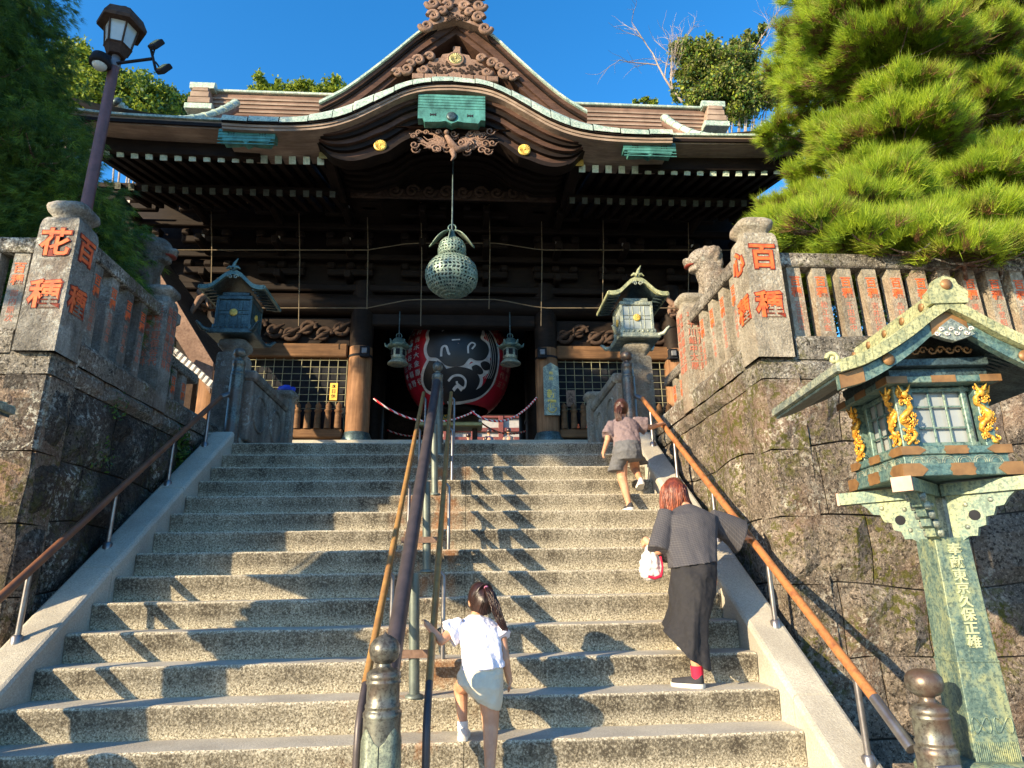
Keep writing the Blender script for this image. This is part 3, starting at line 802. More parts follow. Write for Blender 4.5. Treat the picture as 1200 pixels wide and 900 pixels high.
for s in (-1, 1):
    mb = MB(); mb.bx(GX+s*5.0, GX+s*7.3, FY+.05, FY+.15, 3.86, 7.0); mb.build('wing_wall', M['wood'], gate)
    mb = MB(); mb.bx(GX+s*4.42, GX+s*5.0, FY+.05, FY+.15, 3.86, 7.0); mb.build('wing_wall', M['wood'], gate)
    mb = MB(); mb.bx(GX+s*1.75, GX+s*1.85, FY+.22, 11.8, 3.86, 7.0); mb.build('passage_wall', M['wood'], gate)
    mb = MB(); mb.bx(GX+s*1.85, GX+s*6.4, 11.6, 11.7, 3.86, 7.0); mb.build('rear_wall', M['wood'], gate)
    mb = MB(); mb.bx(GX+s*6.4, GX+s*6.5, FY+.15, 11.7, 3.86, 7.0); mb.build('side_wall', M['wood'], gate)
    # open door leaf folded inside
    mb = MB(); mb.cbox((GX+s*1.66, 10.3, 5.2), (.06, 1.3, 2.6), .01); o = mb.build('door_leaf', M['carvD'], gate)
    for j in range(3):
        mb = MB(); mb.cbox((GX+s*1.62, 10.3, 4.2+j*.9), (.03, 1.3, .08), .005); mb.build('door_rail', M['black'], o)
mb = MB(); mb.bx(GX-6.4, GX+6.4, FY+.2, 11.7, 6.95, 7.05); mb.build('ceiling', M['wood'], gate)
mb = MB(); mb.bx(GX-1.75, GX+1.75, 11.5, 11.65, 5.45, 6.95); mb.build('rear_lintel', M['wood'], gate)
mb = MB(); mb.bx(GX-1.75, GX-.55, 11.42, 11.5, 3.86, 5.5); mb.build('added_dark_panel', M['carvD'], gate)  # added panel that keeps the left of the opening dark
# carved lion-head beam ends beside the outer pillars
def beast_head(c, s):
    mb = MB(); c = Vector(c); rnd = random.Random(9)
    mb.sphere(c, (.17, .20, .15), 12, 8)
    mb.sphere(c+Vector((s*.05, -.20, -.04)), (.11, .12, .09), 10, 7)
    mb.sphere(c+Vector((s*.02, -.24, -.17)), (.09, .11, .04), 10, 6)
    for a in (-1, 1):
        mb.sphere(c+Vector((a*.09, -.17, .06)), .04, 8, 6)
        mb.tube([c+Vector((a*.12, -.02, .08)), c+Vector((a*.22, -.02, .20)), c+Vector((a*.20, -.04, .32))], [.06, .05, .01], 8)
        mb.tube(spiral(c+Vector((a*.16, -.08, -.08)), UX, UZ, .10, 1.3, 14, a), [.04]*14, 6)
        mb.tube([c+Vector((a*.05, -.28, -.06)), c+Vector((a*.08, -.36, -.16)), c+Vector((a*.13, -.36, -.24))], [.035, .025, .008], 6)
    mb.tube([c+Vector((0, -.25, 0)), c+Vector((-.02, -.40, -.1)), c+Vector((-.10, -.42, -.3)), c+Vector((-.16, -.36, -.38))], [.07, .06, .045, .035], 8)
    for k in range(10):
        a = rnd.uniform(0, 6.28); mb.sphere(c+Vector((.17*math.cos(a), .05, .16*math.sin(a))), .055, 7, 5)
    mb.build('carved_beam_end', M['carv'], gate)
beast_head((GX-4.35, FY-.38, 6.42), 1); beast_head((GX+4.25, FY-.38, 6.42), -1)


# bracket clusters: stepped arms and bearing blocks with pale painted ends
for dx in (-5.85, -4.6, -3.25, -1.97, -.58, .60, 1.97, 3.25, 4.6, 5.85):
    x = GX+dx
    mb = MB()
    for st in range(3):
        z = 7.05+st*.50; yo = FY-.05-st*.26
        mb.cbox((x, yo, z+.16), (.86-.0*st, .12, .14), .02)
        mb.cbox((x, FY-.1-st*.16, z+.02), (.12, .5+st*.36, .15), .02)
        for q in (-.36, 0, .36): mb.cbox((x+q, yo, z+.30), (.16, .17, .13), .03)
    mb.build('bracket_set', M['wood'], gate)
    for st, zz in ((0, 7.62), (1, 8.12)):
        mb = MB(); mb.box((x, FY-.53-st*.28, zz), (.105, .035, .15)); mb.build('pale_bracket_tip', M['white'], gate)
for z, y in ((7.52, FY-.08), (8.02, FY-.34), (8.50, FY-.60)):
    mb = MB(); mb.cbox((GX, y, z), (13.6, .13, .12), .015); mb.build('bracket_purlin', M['wood'], gate)
# cloud carving board above the centre bay
mb = MB()
for k in range(12):
    q = GX-1.75+k*.32; mb.tube(spiral((q, 6.9, 8.62), UX, UZ, .13, 1.4, 16, 1 if k % 2 else -1), .035, 6)
mb.cbox((GX, 6.98, 8.60), (3.9, .06, .20), .01); mb.build('cloud_frieze', M['carvD'], gate)

# rafters: two tiers, each a part with its copper cap
rw = {}
def rafter(x, y0, z0, y1, z1, w, h, capm, name):
    d = Vector((0, y1-y0, z1-z0)); L = d.length; q = d.to_track_quat('Y', 'Z').to_matrix()
    mb = MB(); mb.box(((x), (y0+y1)/2, (z0+z1)/2), (w, L, h), q); o = mb.build(name, M['wood'], gate)
    mb = MB(); mb.box(Vector((x, y0, z0))-d.normalized()*.012, (w+.014, .022, h+.014), q)
    mb.box(Vector((x, y0, z0))-d.normalized()*.026, (w*.5, .008, h*.5), q)
    c = mb.build('rafter_cap', capm, o)
xs = [2.22+i*.232 for i in range(17)]
for s in (-1, 1):
    for i, q in enumerate(xs):
        lift = max(0, (q-4.6))**2*.06
        rafter(GX+s*q, 5.70, 8.36+lift, 7.3, 8.86+lift*.5, .095, .115, M['capw'], 'flying_rafter')
        rafter(GX+s*(q-.05), 6.50, 8.24+lift*.6, 7.6, 8.60, .085, .10, M['capo'], 'base_rafter')
    mb = MB(); a, b = GX+s*2.1, GX+s*6.25
    mb.cbox(((a+b)/2, 5.95, 8.58), (abs(b-a), .16, .16), .01); mb.build('eave_batten', M['wood'], gate)
    mb = MB(); mb.cbox(((a+b)/2, 6.58, 8.34), (abs(b-a), .12, .10), .01); mb.build('eave_batten', M['wood'], gate)
    # soffit boards over the rafters
    mb = MB(); mb.add([(a, 5.2, 8.56), (b, 5.2, 8.66), (b, 8.5, 9.3), (a, 8.5, 9.25), (a, 5.2, 8.62), (b, 5.2, 8.72), (b, 8.5, 9.36), (a, 8.5, 9.31)],
                      [(0, 1, 2, 3), (4, 5, 6, 7), (0, 1, 5, 4), (3, 2, 6, 7), (0, 3, 7, 4), (1, 2, 6, 5)])
    mb.build('soffit', M['wood'], gate)
    # gold beam-end plates flanking the curved gable
    x = GX+s*2.12
    mb = MB(); mb.cbox((x, 6.3, 8.44), (.19, 1.4, .13), .01, Matrix.Rotation(-.30*0, 3, 'X')); o = mb.build('porch_beam', M['wood'], gate)
    mb = MB(); mb.cbox((x, 5.59, 8.40), (.22, .02, .12), .004); mb.build('beam_end_plate', M['goldp'] if s > 0 else M['goldo'], o)

# main eave: layered boards with copper edge, corners sweeping up
E0 = smooth([(3.2, 8.62), (3.8, 8.63), (4.6, 8.65), (5.4, 8.68), (6.2, 8.76)], 5)
for s in (-1, 1):
    line = [(GX+s*d, z) for d, z in E0]
    for j, (dz, h, y, mt) in enumerate(((.0, .055, 5.24, 'eaveW'), (.062, .055, 5.21, 'eaveW'), (.124, .04, 5.17, 'roofG'))):
        mb = MB(); mb.strip(off(line, dz+h-.05), off(line, dz-.05), y, 6.1)
        mb.build('eave_layer', M[mt], gate)
    mb = MB(); mb.strip(off(line, -.05), off(line, -.28), 5.62, 5.75); mb.build('eave_fascia', M['wood'], gate)
# centre porch eave with the undulating gable
K0 = smooth([(0, 9.44), (.45, 9.40), (.80, 9.28), (1.2, 9.03), (1.6, 8.78), (2.0, 8.62), (2.5, 8.545), (3.1, 8.53), (3.62, 8.545)], 5)
line = mir(K0)
for dz, h, y, mt in ((-.11, .045, 5.03, 'eaveW'), (-.062, .045, 5.01, 'eaveW'), (-.014, .03, 4.98, 'wood')):
    mb = MB(); mb.strip(off(line, dz+h), off(line, dz), y, 5.9); mb.build('gable_eave_layer', M[mt], gate)
# copper sheets, one by one, laid over the curve and rising back
cl = off(line, .018); nS = len(cl)
def hh(x): return .15+.09*math.exp(-((abs(x-GX)-1.6)/.7)**2)
step_ = 4
for i in range(0, nS-1, step_):
    seg = cl[i:i+step_+1]
    def q(f, e): return None
    (xa, za), (xb, zb) = seg[0], seg[1]; (xc, zc), (xd, zd) = seg[-2], seg[-1]
    seg = [(xa+(xb-xa)*.10, za+(zb-za)*.10)]+seg[1:-1]+[(xd-(xd-xc)*.04, zd-(zd-zc)*.04)]
    tk = .010 if (i//step_) % 2 else .0; rows = []
    for y, up_, add in ((4.955, -.02, 0), (4.955, .0, 0), (4.975, .5, 0), (5.06, .95, 0), (5.35, 1.0, .03), (6.6, 1.0, .85)):
        rows.append([(x, y, z+(up_*hh(x) if up_ > 0 else up_)+add+tk+(.012*(1-k/len(seg)) if up_ > 0 else 0)) for k, (x, z) in enumerate(seg)])
    mb = MB(); mb.grid(rows, 0, False)
    mb.build('copper_sheet', M['roofG'], gate)
# barge board under the curve, moulded in three steps
Klow = smooth([(0, 8.68), (.35, 8.67), (.60, 8.62), (.82, 8.50), (.98, 8.36), (1.10, 8.27), (1.25, 8.22), (1.5, 8.12), (1.75, 8.10), (2.0, 8.20), (2.2, 8.42), (2.5, 8.48), (3.1, 8.48), (3.6, 8.50)], 5)
def interp(tab, x):
    for (a, za), (b, zb) in zip(tab[:-1], tab[1:]):
        if a <= x <= b: return za+(zb-za)*(x-a)/max(1e-6, b-a)
    return tab[-1][1]
grid_x = [i*3.58/72 for i in range(73)]
for j, (fa, fb, y) in enumerate(((.0, .16, 5.12), (.16, .30, 5.17), (.30, .46, 5.23), (.46, .62, 5.30), (.62, .84, 5.37), (.84, 1.0, 5.32))):
    tops, bots = [], []
    for x in grid_x:
        T = interp(K0, x)-.08; B = interp(Klow, x)+.04
        tops.append((x, T+(B-T)*fa)); bots.append((x, T+(B-T)*fb))
    mb = MB(); mb.strip(mir(tops), mir(bots), y+.04, 5.60); mb.build('barge_board', M['woodR'] if j % 2 == 0 else M['wood'], gate)
mb = MB(); lo = mir([(x, interp(Klow, x)+.04) for x in grid_x if x < 1.9]); mb.strip(off(lo, .035), off(lo, -.012), 5.33, 5.52); mb.build('barge_edge', M['wood'], gate)
# teal copper cover with crest, gold studs
def teal_cover(cx, w, ztop, zbot, y, crest=True, top=None):
    mb = MB()
    poly = [(-w, ztop), (w, ztop), (w, zbot+.05), (w*.86, zbot+.055), (w*.80, zbot-.01), (w*.35, zbot+.0), (w*.18, zbot+.02), (0, zbot-.03), (-w*.18, zbot+.02), (-w*.35, zbot+.0), (-w*.80, zbot-.01), (-w*.86, zbot+.055), (-w, zbot+.05)]
    mb.prism([(cx+a, b) for a, b in poly], y, y+.16)
    o = mb.build('copper_cover', M['teal'], gate)
    mb = MB()
    for k in range(5): mb.bx(cx-w, cx+w, y-.008, y, ztop-.05-k*.055, ztop-.035-k*.055)
    mb.build('cover_moulding', M['teal'], o)
    if crest:
        mb = MB(); mb.lathe([(.085, 0), (.085, .02), (.05, .035), (.001, .03)], (cx, y, zbot+.10), 20, axis=(0, -1, 0)); mb.build('crest_disc', M['bronzeD'], o)
    for s in (-1, 1):
        mb = MB(); mb.prism([(cx+s*w*.55+a*.05, zbot+.13+b*.03) for a, b in ((-1, -1), (-.3, -.3), (0, -.9), (.3, -.3), (1, -1), (1, 1), (.3, .3), (0, .9), (-.3, .3), (-1, 1))], y-.004, y+.002)
        mb.build('cut_motif', M['black'], o)
teal_cover(GX-.02, .55, 9.26, 8.73, 5.07)
for s in (-1, 1): teal_cover(GX+s*3.25, .44, 8.48, 8.26, 5.10, False)
def chrys(mb, c, r, ax=(0, -1, 0), n=16):
    c = Vector(c); q = Vector(ax).to_track_quat('Z', 'Y')
    mb.lathe([(r, 0), (r, r*.18), (r*.94, r*.24), (r*.2, r*.26), (.001, r*.26)], c, 24, axis=ax)
    for k in range(n):
        a = 2*math.pi*k/n
        p0 = c+q @ Vector((r*.28*math.cos(a), r*.28*math.sin(a), r*.26)); p1 = c+q @ Vector((r*.82*math.cos(a), r*.82*math.sin(a), r*.26))
        mb.tube([p0, p1], [r*.05, r*.13], 5)
    mb.sphere(c+q @ Vector((0, 0, r*.26)), r*.18, 8, 5)
for s in (-1, 1):
    mb = MB(); chrys(mb, (GX+s*1.19, 5.35, 8.44), .105); mb.build('gold_crest', M['goldp'], gate)
# phoenix carving below the cover
mb = MB(); rnd = random.Random(4)
c0 = Vector((GX+.0, 5.30, 8.54))
_s = len(mb.v)
mb.tube([c0+Vector((-.08, -.03, .05)), c0+Vector((-.03, -.06, -.06)), c0+Vector((.05, -.05, -.17)), c0+Vector((.16, -.04, -.12)), c0+Vector((.26, -.02, .02))], [.03, .045, .05, .04, .02], 8)
mb.sphere(c0+Vector((-.08, -.06, .08)), .035, 8, 6)
for k in range(54):
    a = rnd.uniform(-.25, 1.25); L = rnd.uniform(.2, .52); sgn = 1 if k % 3 else -1
    st = c0+Vector((.10*sgn, 0, -.06)); u = Vector((math.cos(a)*sgn, 0, math.sin(a)*.62)); v = Vector((-u.z, 0, u.x))
    mb.tube([st+u*L*f+v*.05*math.sin(f*7+k) for f in (0, .25, .5, .75, 1)], [.012, .018, .016, .012, .004], 5)
for k in range(44):
    st = c0+Vector((rnd.uniform(-.52, .52), rnd.uniform(-.05, .03), rnd.uniform(-.16, .14))); mb.tube(spiral(st, UX, UZ, rnd.uniform(.03, .065), 1.3, 12, rnd.choice((-1, 1))), .011, 5)
mb.tube([c0+Vector((.0, -.03, -.16)), c0+Vector((.02, -.05, -.27)), c0+Vector((-.02, -.05, -.33))], [.05, .03, .006], 6)
mb.v = [tuple(c0+(Vector(q)-c0)*1.3) for q in mb.v]
mb.build('phoenix_carving', M['carv'], gate)
# curved ceiling ribs inside the porch
for k in range(8):
    y = 5.90+k*.22; sc = 1-.02*k; dz = -.02*k
    ln = [(x*1.0, interp(Klow, x)+.02) for x in grid_x if x < 2.02]
    ln = [(x, max(z, 8.14)+.30+.02*k) for x, z in ln]
    mb = MB(); q = mir(ln); mb.strip(off(q, .07), q, y, y+.08); mb.build('ceiling_rib', M['wood'], gate)
mb = MB(); q = mir([(x, max(interp(Klow, x), 8.14)+.44) for x in grid_x if x < 2.1]); mb.strip(off(q, .04), q, 5.8, 8.4); mb.build('porch_ceiling', M['wood'], gate)

# main roof surface with its ridge
mb = MB(); rows = []
prof = smooth([(5.3, 8.80), (6.2, 9.15), (7.4, 9.95), (8.6, 11.1), (9.4, 12.15)], 5)
for y, z in prof:
    f = (y-5.3)/4.1; row = []
    for i in range(41):
        d = -1+2*i/40; half = 6.2-.75*min(1, f*1.4); x = d*half
        lift = max(0, abs(x)-3.4)**2*.045*max(0, 1-f*1.6)
        row.append((GX+x, y, z+lift))
    rows.append(row)
mb.grid(rows, 0, True); mb.build('roof_slope', M['roofB'], gate)
mb = MB(); mb.grid([[(GX+s*(6.2-.75*min(1, ((y-5.3)/4.1)*1.4)), yy, z-.05) for y, z in prof] for s, yy in ((-1, 9.4),)]+[[(GX-5.5, 13.2, 8.8) for _ in prof]], 0, False)
mb.build('roof_rear', M['roofB'], gate)
RX0, RX1 = GX-5.75, GX+6.1
mb = MB(); mb.cbox(((RX0+RX1)/2, 9.5, 12.36), (RX1-RX0, .5, .62), .02); mb.build('ridge_box', M['roofB'], gate)
for k in range(4):
    mb = MB(); mb.cbox(((RX0+RX1)/2, 9.235, 12.16+k*.115), (RX1-RX0-.02, .02, .05), .004); mb.build('ridge_moulding', M['eaveW'], gate)
mb = MB(); mb.cbox(((RX0+RX1)/2, 9.5, 12.70), (RX1-RX0+.1, .64, .07), .015); mb.build('ridge_cap', M['roofG'], gate)
for s, x in ((-1, RX0-.18), (1, RX1+.18)):
    t = []
    for k, (w, h, z) in enumerate(((.62, .16, 12.10), (.50, .16, 12.26), (.42, .16, 12.42), (.36, .12, 12.56))):
        mb = MB(); mb.cbox((x, 9.25, z), (w, .5, h-.012), .01); mb.build('ridge_end_block', M['eaveW'] if k else M['roofG'], gate)
    mb = MB(); mb.tube([(x-.28, 9.15, 12.74), (x+.28, 9.15, 12.74)], .10, 14); mb.cbox((x, 9.3, 12.66), (.56, .5, .07), .01)
    mb.build('ridge_end_roll', M['roofG'], gate)
    # hip ridge sweeping down to the corner and curling up
    X = lambda d: GX+s*d
    px = [(276, 121, 6.6), (262, 129, 6.3), (240, 137, 6.0), (212, 141, 5.7), (182, 141, 5.4), (160, 137, 5.2), (146, 130, 5.05), (138, 122, 4.95)]
    pts = [at(x_, y_, Y=yy) for x_, y_, yy in px]; pts = [(p.x if s < 0 else 2*GX-p.x, p.y, p.z) for p in pts]
    pts = smooth(pts, 4)
    mb = MB(); mb.tube(pts, .070, 10, sx=1.2); mb.build('corner_ridge', M['roofG'], gate)
    for k in range(0, len(pts)-1, 2):
        mb = MB(); a_, b_ = Vector(pts[k]), Vector(pts[k+1]); mb.tube([a_, a_+(b_-a_).normalized()*.03], .080, 10, sx=1.2); mb.build('corner_ridge_rib', M['roofG'], gate)
    mb = MB(); mb.tube([Vector(p)-UZ*.12 for p in pts], .085, 8); mb.build('corner_ridge_base', M['roofB'], gate)
    mb = MB(); mb.lathe([(.085, 0), (.10, .04), (.06, .08), (.02, .085)], Vector(pts[-1]), 12, axis=(s*.5, -.7, .5)); mb.build('corner_tip', M['bronzeD'], gate)
    q = Vector(pts[-4]); mb = MB(); mb.cbox(q+Vector((0, .05, -.24)), (.26, .12, .24), .03); mb.build('corner_tile', M['carv'], gate)
for s in (-1, 1):       # light fittings standing on the roof edge
    x = GX+s*2.75
    mb = MB(); mb.cbox((x, 5.15, 8.72), (.10, .06, .06), .01); mb.tube([(x, 5.15, 8.6), (x, 5.15, 8.70)], .015, 6); mb.build('roof_spotlight', M['black'], gate)

# upper dormer gable
GY = 6.6
Gout = smooth([(0, 12.62), (.35, 12.30), (.75, 11.93), (1.2, 11.43), (1.65, 10.95), (2.1, 10.52), (2.55, 10.2)], 4)
def gband(name, o1, o2, y0, y1, mt, xm=9):
    a = [(d, z+o1) for d, z in Gout if d < xm]; b = [(max(0, d), z+o2) for d, z in Gout if d < xm]
    mb = MB(); mb.strip(mir(a), mir(b), y0, y1); return mb.build(name, M[mt], gate)
gband('gable_copper_edge', .06, .0, GY-.10, GY+.4, 'roofG')
gband('gable_layer', -.002, -.10, GY-.05, GY+.4, 'woodR')
gband('gable_layer', -.104, -.15, GY-.02, GY+.4, 'wood')
gband('gable_barge_board', -.154, -.36, GY+.02, GY+.4, 'woodR')
gband('gable_barge_board', -.364, -.50, GY+.07, GY+.4, 'woodR')
# roof planes behind the gable edge
mb = MB(); t_ = mir([(d, z+.04) for d, z in Gout])
mb.grid([[(x, GY+.4, z) for x, z in t_], [(x, 9.3, z+.1) for x, z in t_]], 0, True); mb.build('dormer_roof', M['roofB'], gate)
mb = MB(); mb.prism([(GX-2.3, 10.1), (GX+2.3, 10.1), (GX, 12.4)], GY+.42, GY+.5); mb.build('gable_wall', M['carvD'], gate)
mb = MB(); mb.cbox((GX+.02, GY+.25, 11.68), (.16, .30, .36), .02); mb.build('gable_strut', M['carv'], gate)
mb = MB(); mb.cbox((GX, GY+.32, 11.30), (1.7, .14, .09), .02); mb.build('gable_tie', M['carv'], gate)
# carved panel with crest
mb = MB(); mb.prism([(GX+a, b) for a, b in ((-.75, 11.04), (.75, 11.04), (.72, 11.18), (.55, 11.30), (.48, 11.42), (.30, 11.45), (.26, 11.54), (.10, 11.57), (-.10, 11.57), (-.26, 11.54), (-.30, 11.45), (-.48, 11.42), (-.55, 11.30), (-.72, 11.18))], GY+.0, GY+.14)
cp = mb.build('gable_pendant', M['carv'], gate)
mb = MB()
for s in (-1, 1):
    for q, z, r, g in ((.95, 11.12, .13, -1), (.72, 11.34, .11, 1), (1.13, 11.02, .09, 1), (.50, 11.44, .09, 1), (.62, 11.12, .10, -1), (.86, 11.25, .08, 1)):
        mb.tube(spiral((GX+s*q, GY-.03, z), UX*s, UZ, r, 1.5, 16, g), [.05-.0018*j for j in range(16)], 6)
tag(mb.build('scroll_carving', M['carv'], cp), kind='stuff')
mb = MB(); chrys(mb, (GX, GY-.01, 11.42), .13); mb.build('crest', M['goldo'], cp)
mb = MB(); mb.lathe([(.17, 0), (.17, .03), (.135, .035), (.135, .0)], (GX, GY+.0, 11.42), 24, axis=(0, -1, 0)); mb.build('crest_ring', M['carv'], cp)
for k in range(7):
    mb = MB(); mb.cbox((GX-.72+k*.24, GY-.02, 10.94), (.23, .10, .13), .012); mb.build('panel_block', M['carv'], cp)
# ridge ornament
mb = MB(); y = GY-.16
mb.prism([(GX+a, z) for a, z in ((-.62, 12.02), (-.50, 12.30), (-.46, 12.60), (-.52, 12.95), (-.30, 13.18), (.30, 13.18), (.52, 12.95), (.46, 12.60), (.50, 12.30), (.62, 12.02), (.30, 12.16), (0, 12.28), (-.30, 12.16))], y, y+.32)
orn = mb.build('ridge_ornament', M['carv'], gate)
mb = MB()
for s in (-1, 1):
    for q, z, r, g in ((.58, 12.02, .13, -1), (.44, 12.28, .12, 1), (.47, 12.58, .13, -1), (.40, 12.88, .14, 1), (.16, 12.55, .10, 1), (.22, 12.80, .09, -1), (.26, 12.40, .08, 1), (.30, 13.08, .12, -1), (.54, 12.80, .07, 1)):
        mb.tube(spiral((GX+s*q, y-.04, z), UX*s, UZ, r, 1.6, 18, g), [.055-.0018*j for j in range(18)], 6)
tag(mb.build('scroll_carving', M['carv'], orn), kind='stuff')
mb = MB(); rnd = random.Random(6)
for k in range(60):
    mb.tube(spiral((GX+rnd.uniform(-.44, .44), y-.01, rnd.uniform(12.2, 13.1)), UX, UZ, rnd.uniform(.03, .06), 1.3, 10, rnd.choice((-1, 1))), .013, 5)
tag(mb.build('fine_curls', M['carvD'], orn), kind='stuff')
mb = MB()
for k in range(70):
    q = rnd.uniform(-.62, .62); mb.tube(spiral((GX+q, GY-.005, rnd.uniform(11.08, 11.42-abs(q)*.25)), UX, UZ, rnd.uniform(.025, .05), 1.3, 10, rnd.choice((-1, 1))), .010, 5)
tag(mb.build('fine_curls', M['carvD'], cp), kind='stuff')
mb = MB(); chrys(mb, (GX, y-.01, 12.92), .14); mb.build('crest', M['goldo'], orn)

def walk(o):
    for ch in o.children:
        if ch.name.startswith(ROOF): roof_fit(ch)
        walk(ch)
walk(gate)
# bird net ropes in front of the brackets
nety = 7.0
for i, x in enumerate((130, 247, 350, 430, 493, 573, 634, 706, 806, 870)):
    p0 = at(x, 226, Y=nety); p1 = at(x, 362+(0 if i % 2 else 20), Y=nety)
    mb = MB(); mb.tube([p0, (p0+p1)/2+Vector((.02, 0, 0)), p1], .009, 5); mb.build('net_rope', M['net'], gate)
for y, k in ((293, 1), (361, 0)):
    pts = []
    for x in range(130, 880, 15):
        up_ = 0
        if k and 430 < x < 634: up_ = 8*min(1, min(x-430, 634-x)/50)
        if not k and 430 < x < 634: up_ = 10*min(1, min(x-430, 634-x)/50)
        pts.append(at(x, y-up_, Y=nety))
    mb = MB(); mb.tube(pts, .010, 5); mb.build('net_rope', M['net'], gate)

# plaque, paper signs on the gate
x = GX+1.76
pl = thing('name_plaque', 'tall green plaque with gilt characters hung on the right inner pillar', 'plaque', (x+.02, FY-.25, 4.8))
mb = MB(); mb.prism([(x-.12, 4.38), (x+.16, 4.38), (x+.16, 5.28), (x+.02, 5.37), (x-.12, 5.28)], FY-.27, FY-.235); mb.build('board', M['bronzeL'], pl)
mb = MB(); text(mb, '新宿', (x+.02, FY-.272, 4.78), UX, UZ, -UY, .17, .003, .03); text(mb, '奉納', (x+.02, FY-.272, 5.16), UX, UZ, -UY, .085, .003, .01); mb.build('lettering', M['goldp'], pl)
mb = MB(); mb.tube([(x+.02+.075*math.cos(a), FY-.275, 4.50-.07*math.sin(a)) for a in [math.pi*i/10 for i in range(-1, 12)]], .010, 6); mb.build('crest_arc', M['goldp'], pl)
ps = at(391, 459, Y=FY-.06)
t = thing('paper_notice', 'small yellow notice with black characters hung on the left lattice', 'notice', ps)
mb = MB(); mb.cbox(ps, (.135, .012, .32), .002); mb.build('sheet', M['paper'], t)
mb = MB(); text(mb, '本日休', ps+Vector((0, -.007, .10)), UX, UZ, -UY, .085, .001, .01); mb.build('lettering', M['black'], t)
ps = at(669, 467, Y=FY-.06)
t = thing('wooden_notice', 'small pale brown wooden notice hung on the right lattice', 'notice', ps)
mb = MB(); mb.cbox(ps, (.17, .014, .31), .002); mb.build('board', M['carv'], t)
mb = MB(); text(mb, '大成', ps+Vector((0, -.008, .07)), UX, UZ, -UY, .10, .001, .0); mb.build('lettering', M['black'], t)
for i in range(3):
    ps = at(678+i*10.5, 502, Y=FY-.2)
    t = None; mb = MB(); mb.lathe([(.02, 0), (.028, .02), (.012, .05), (.016, .065), (.001, .085)], (ps.x, ps.y, 4.155), 8)
    tag(mb.build('offering_figure', M['red']), '%s of three tiny red figures on the sill before the right pickets' % ('leftmost', 'middle one', 'rightmost')[i], 'figurine', 'red figures on the right sill')
# ------------------------------------------------------------ hanging things in the gate
# great red paper lantern
LC = Vector((GX+.06, 8.9, 5.83)); LA, LB = 1.085, .99
def lantern_pt(a, z, k=1.0):          # a = angle from the front, z = -1..1 height
    r = math.sqrt(max(0, 1-(z*.86)**2))**.8*LA
    return LC+Vector((math.sin(a)*r*k, -math.cos(a)*r*k, z*LB))
big = thing('red_paper_lantern', 'giant red paper lantern with bold black and white writing hanging in the gateway', 'lantern', LC)
mb = MB(); rows = []
NZ = 57
for i in range(NZ):
    z = -1+2*i/(NZ-1); k = 1+(.012 if i % 2 else -.008)
    rows.append([lantern_pt(2*math.pi*j/64, z, k) for j in range(64)])
M['lred'] = simple('red_lantern_paper', (.52, .012, .030), (.36, .008, .02), 5, .55, 0, .1)
M['lblk'] = simple('black_lantern_ink', (.010, .010, .014), (.006, .006, .008), 5, .45, 0, 0)
M['lwht'] = simple('white_lantern_ink', (.62, .58, .56), (.40, .37, .36), 9, .6, 0, 0)
mb.grid(rows, 0, True, True); mb.build('paper_body', M['lred'], big)
for z, r in ((LB+.0, .44), (-LB+.0, .44)):
    mb = MB(); mb.lathe([(r, z-.04), (r+.02, z-.03), (r+.02, z+.03), (r, z+.04)], LC, 32); mb.build('rim_hoop', M['black'], big)
mb = MB(); mb.tube([LC+UZ*LB, LC+UZ*1.5], .03, 8); mb.build('hanging_rod', M['black'], big)
def blob(poly, k, mat, name):        # closed outline in (angle, height) fractions, mapped on the paper as a raised patch
    pts = smooth(poly+[poly[0]], 5)[:-1]; n = len(pts)
    cx = sum(p[0] for p in pts)/n; cz = sum(p[1] for p in pts)/n
    mb = MB(); rows = []
    for f in (1.0, .8, .6, .4, .2, .02):
        rows.append([lantern_pt(cx+(p[0]-cx)*f, cz+(p[1]-cz)*f, k) for p in pts])
    mb.grid(rows, 0, True, True); return mb.build(name, mat, big)
def pxl(x, y):                        # outline read off along the sight lines on to the paper
    r = ray(440+x/5.4545, 360+y/5.4545); q = np.array([LA, LA, LB/.86]); o = (CAM-np.array(LC))/q; r = r/q
    b_ = o.dot(r); cc = o.dot(o)-1; aa = r.dot(r); disc = b_*b_-aa*cc
    tt = (-b_-math.sqrt(max(0, disc)))/aa; p = (o+r*tt)*q
    return (math.atan2(p[0], -p[1]), max(-1, min(1, p[2]/LB)))
shapes = [
 [(352, 210), (350, 165), (380, 135), (440, 130), (520, 128), (600, 130), (668, 135), (672, 170), (668, 205), (708, 240), (718, 290), (690, 338), (640, 345), (600, 330), (560, 375), (500, 385), (450, 375), (400, 330), (350, 320), (335, 270)],
 [(350, 345), (430, 360), (438, 400), (520, 385), (600, 400), (650, 440), (655, 490), (620, 545), (560, 565), (480, 565), (420, 560), (345, 530), (318, 450)],
 [(610, 385), (640, 372), (672, 395), (680, 425), (655, 435), (620, 415)],
 [(665, 362), (690, 348), (722, 365), (720, 400), (690, 408), (670, 385)],
]
for sh in shapes:
    q = [pxl(x, y) for x, y in sh]; cx = sum(p[0] for p in q)/len(q); cz = sum(p[1] for p in q)/len(q)
    out = []
    for i, p in enumerate(q):
        a = q[i-1]; b = q[(i+1) % len(q)]; t = Vector((b[0]-a[0], b[1]-a[1])); nn = Vector((t.y, -t.x)).normalized()
        if nn.dot(Vector((p[0]-cx, p[1]-cz))) < 0: nn = -nn
        out.append((p[0]+nn.x*.075, p[1]+nn.y*.065))
    blob(out, 1.022, M['lwht'], 'letter_outline'); blob(q, 1.034, M['lblk'], 'brush_letter')
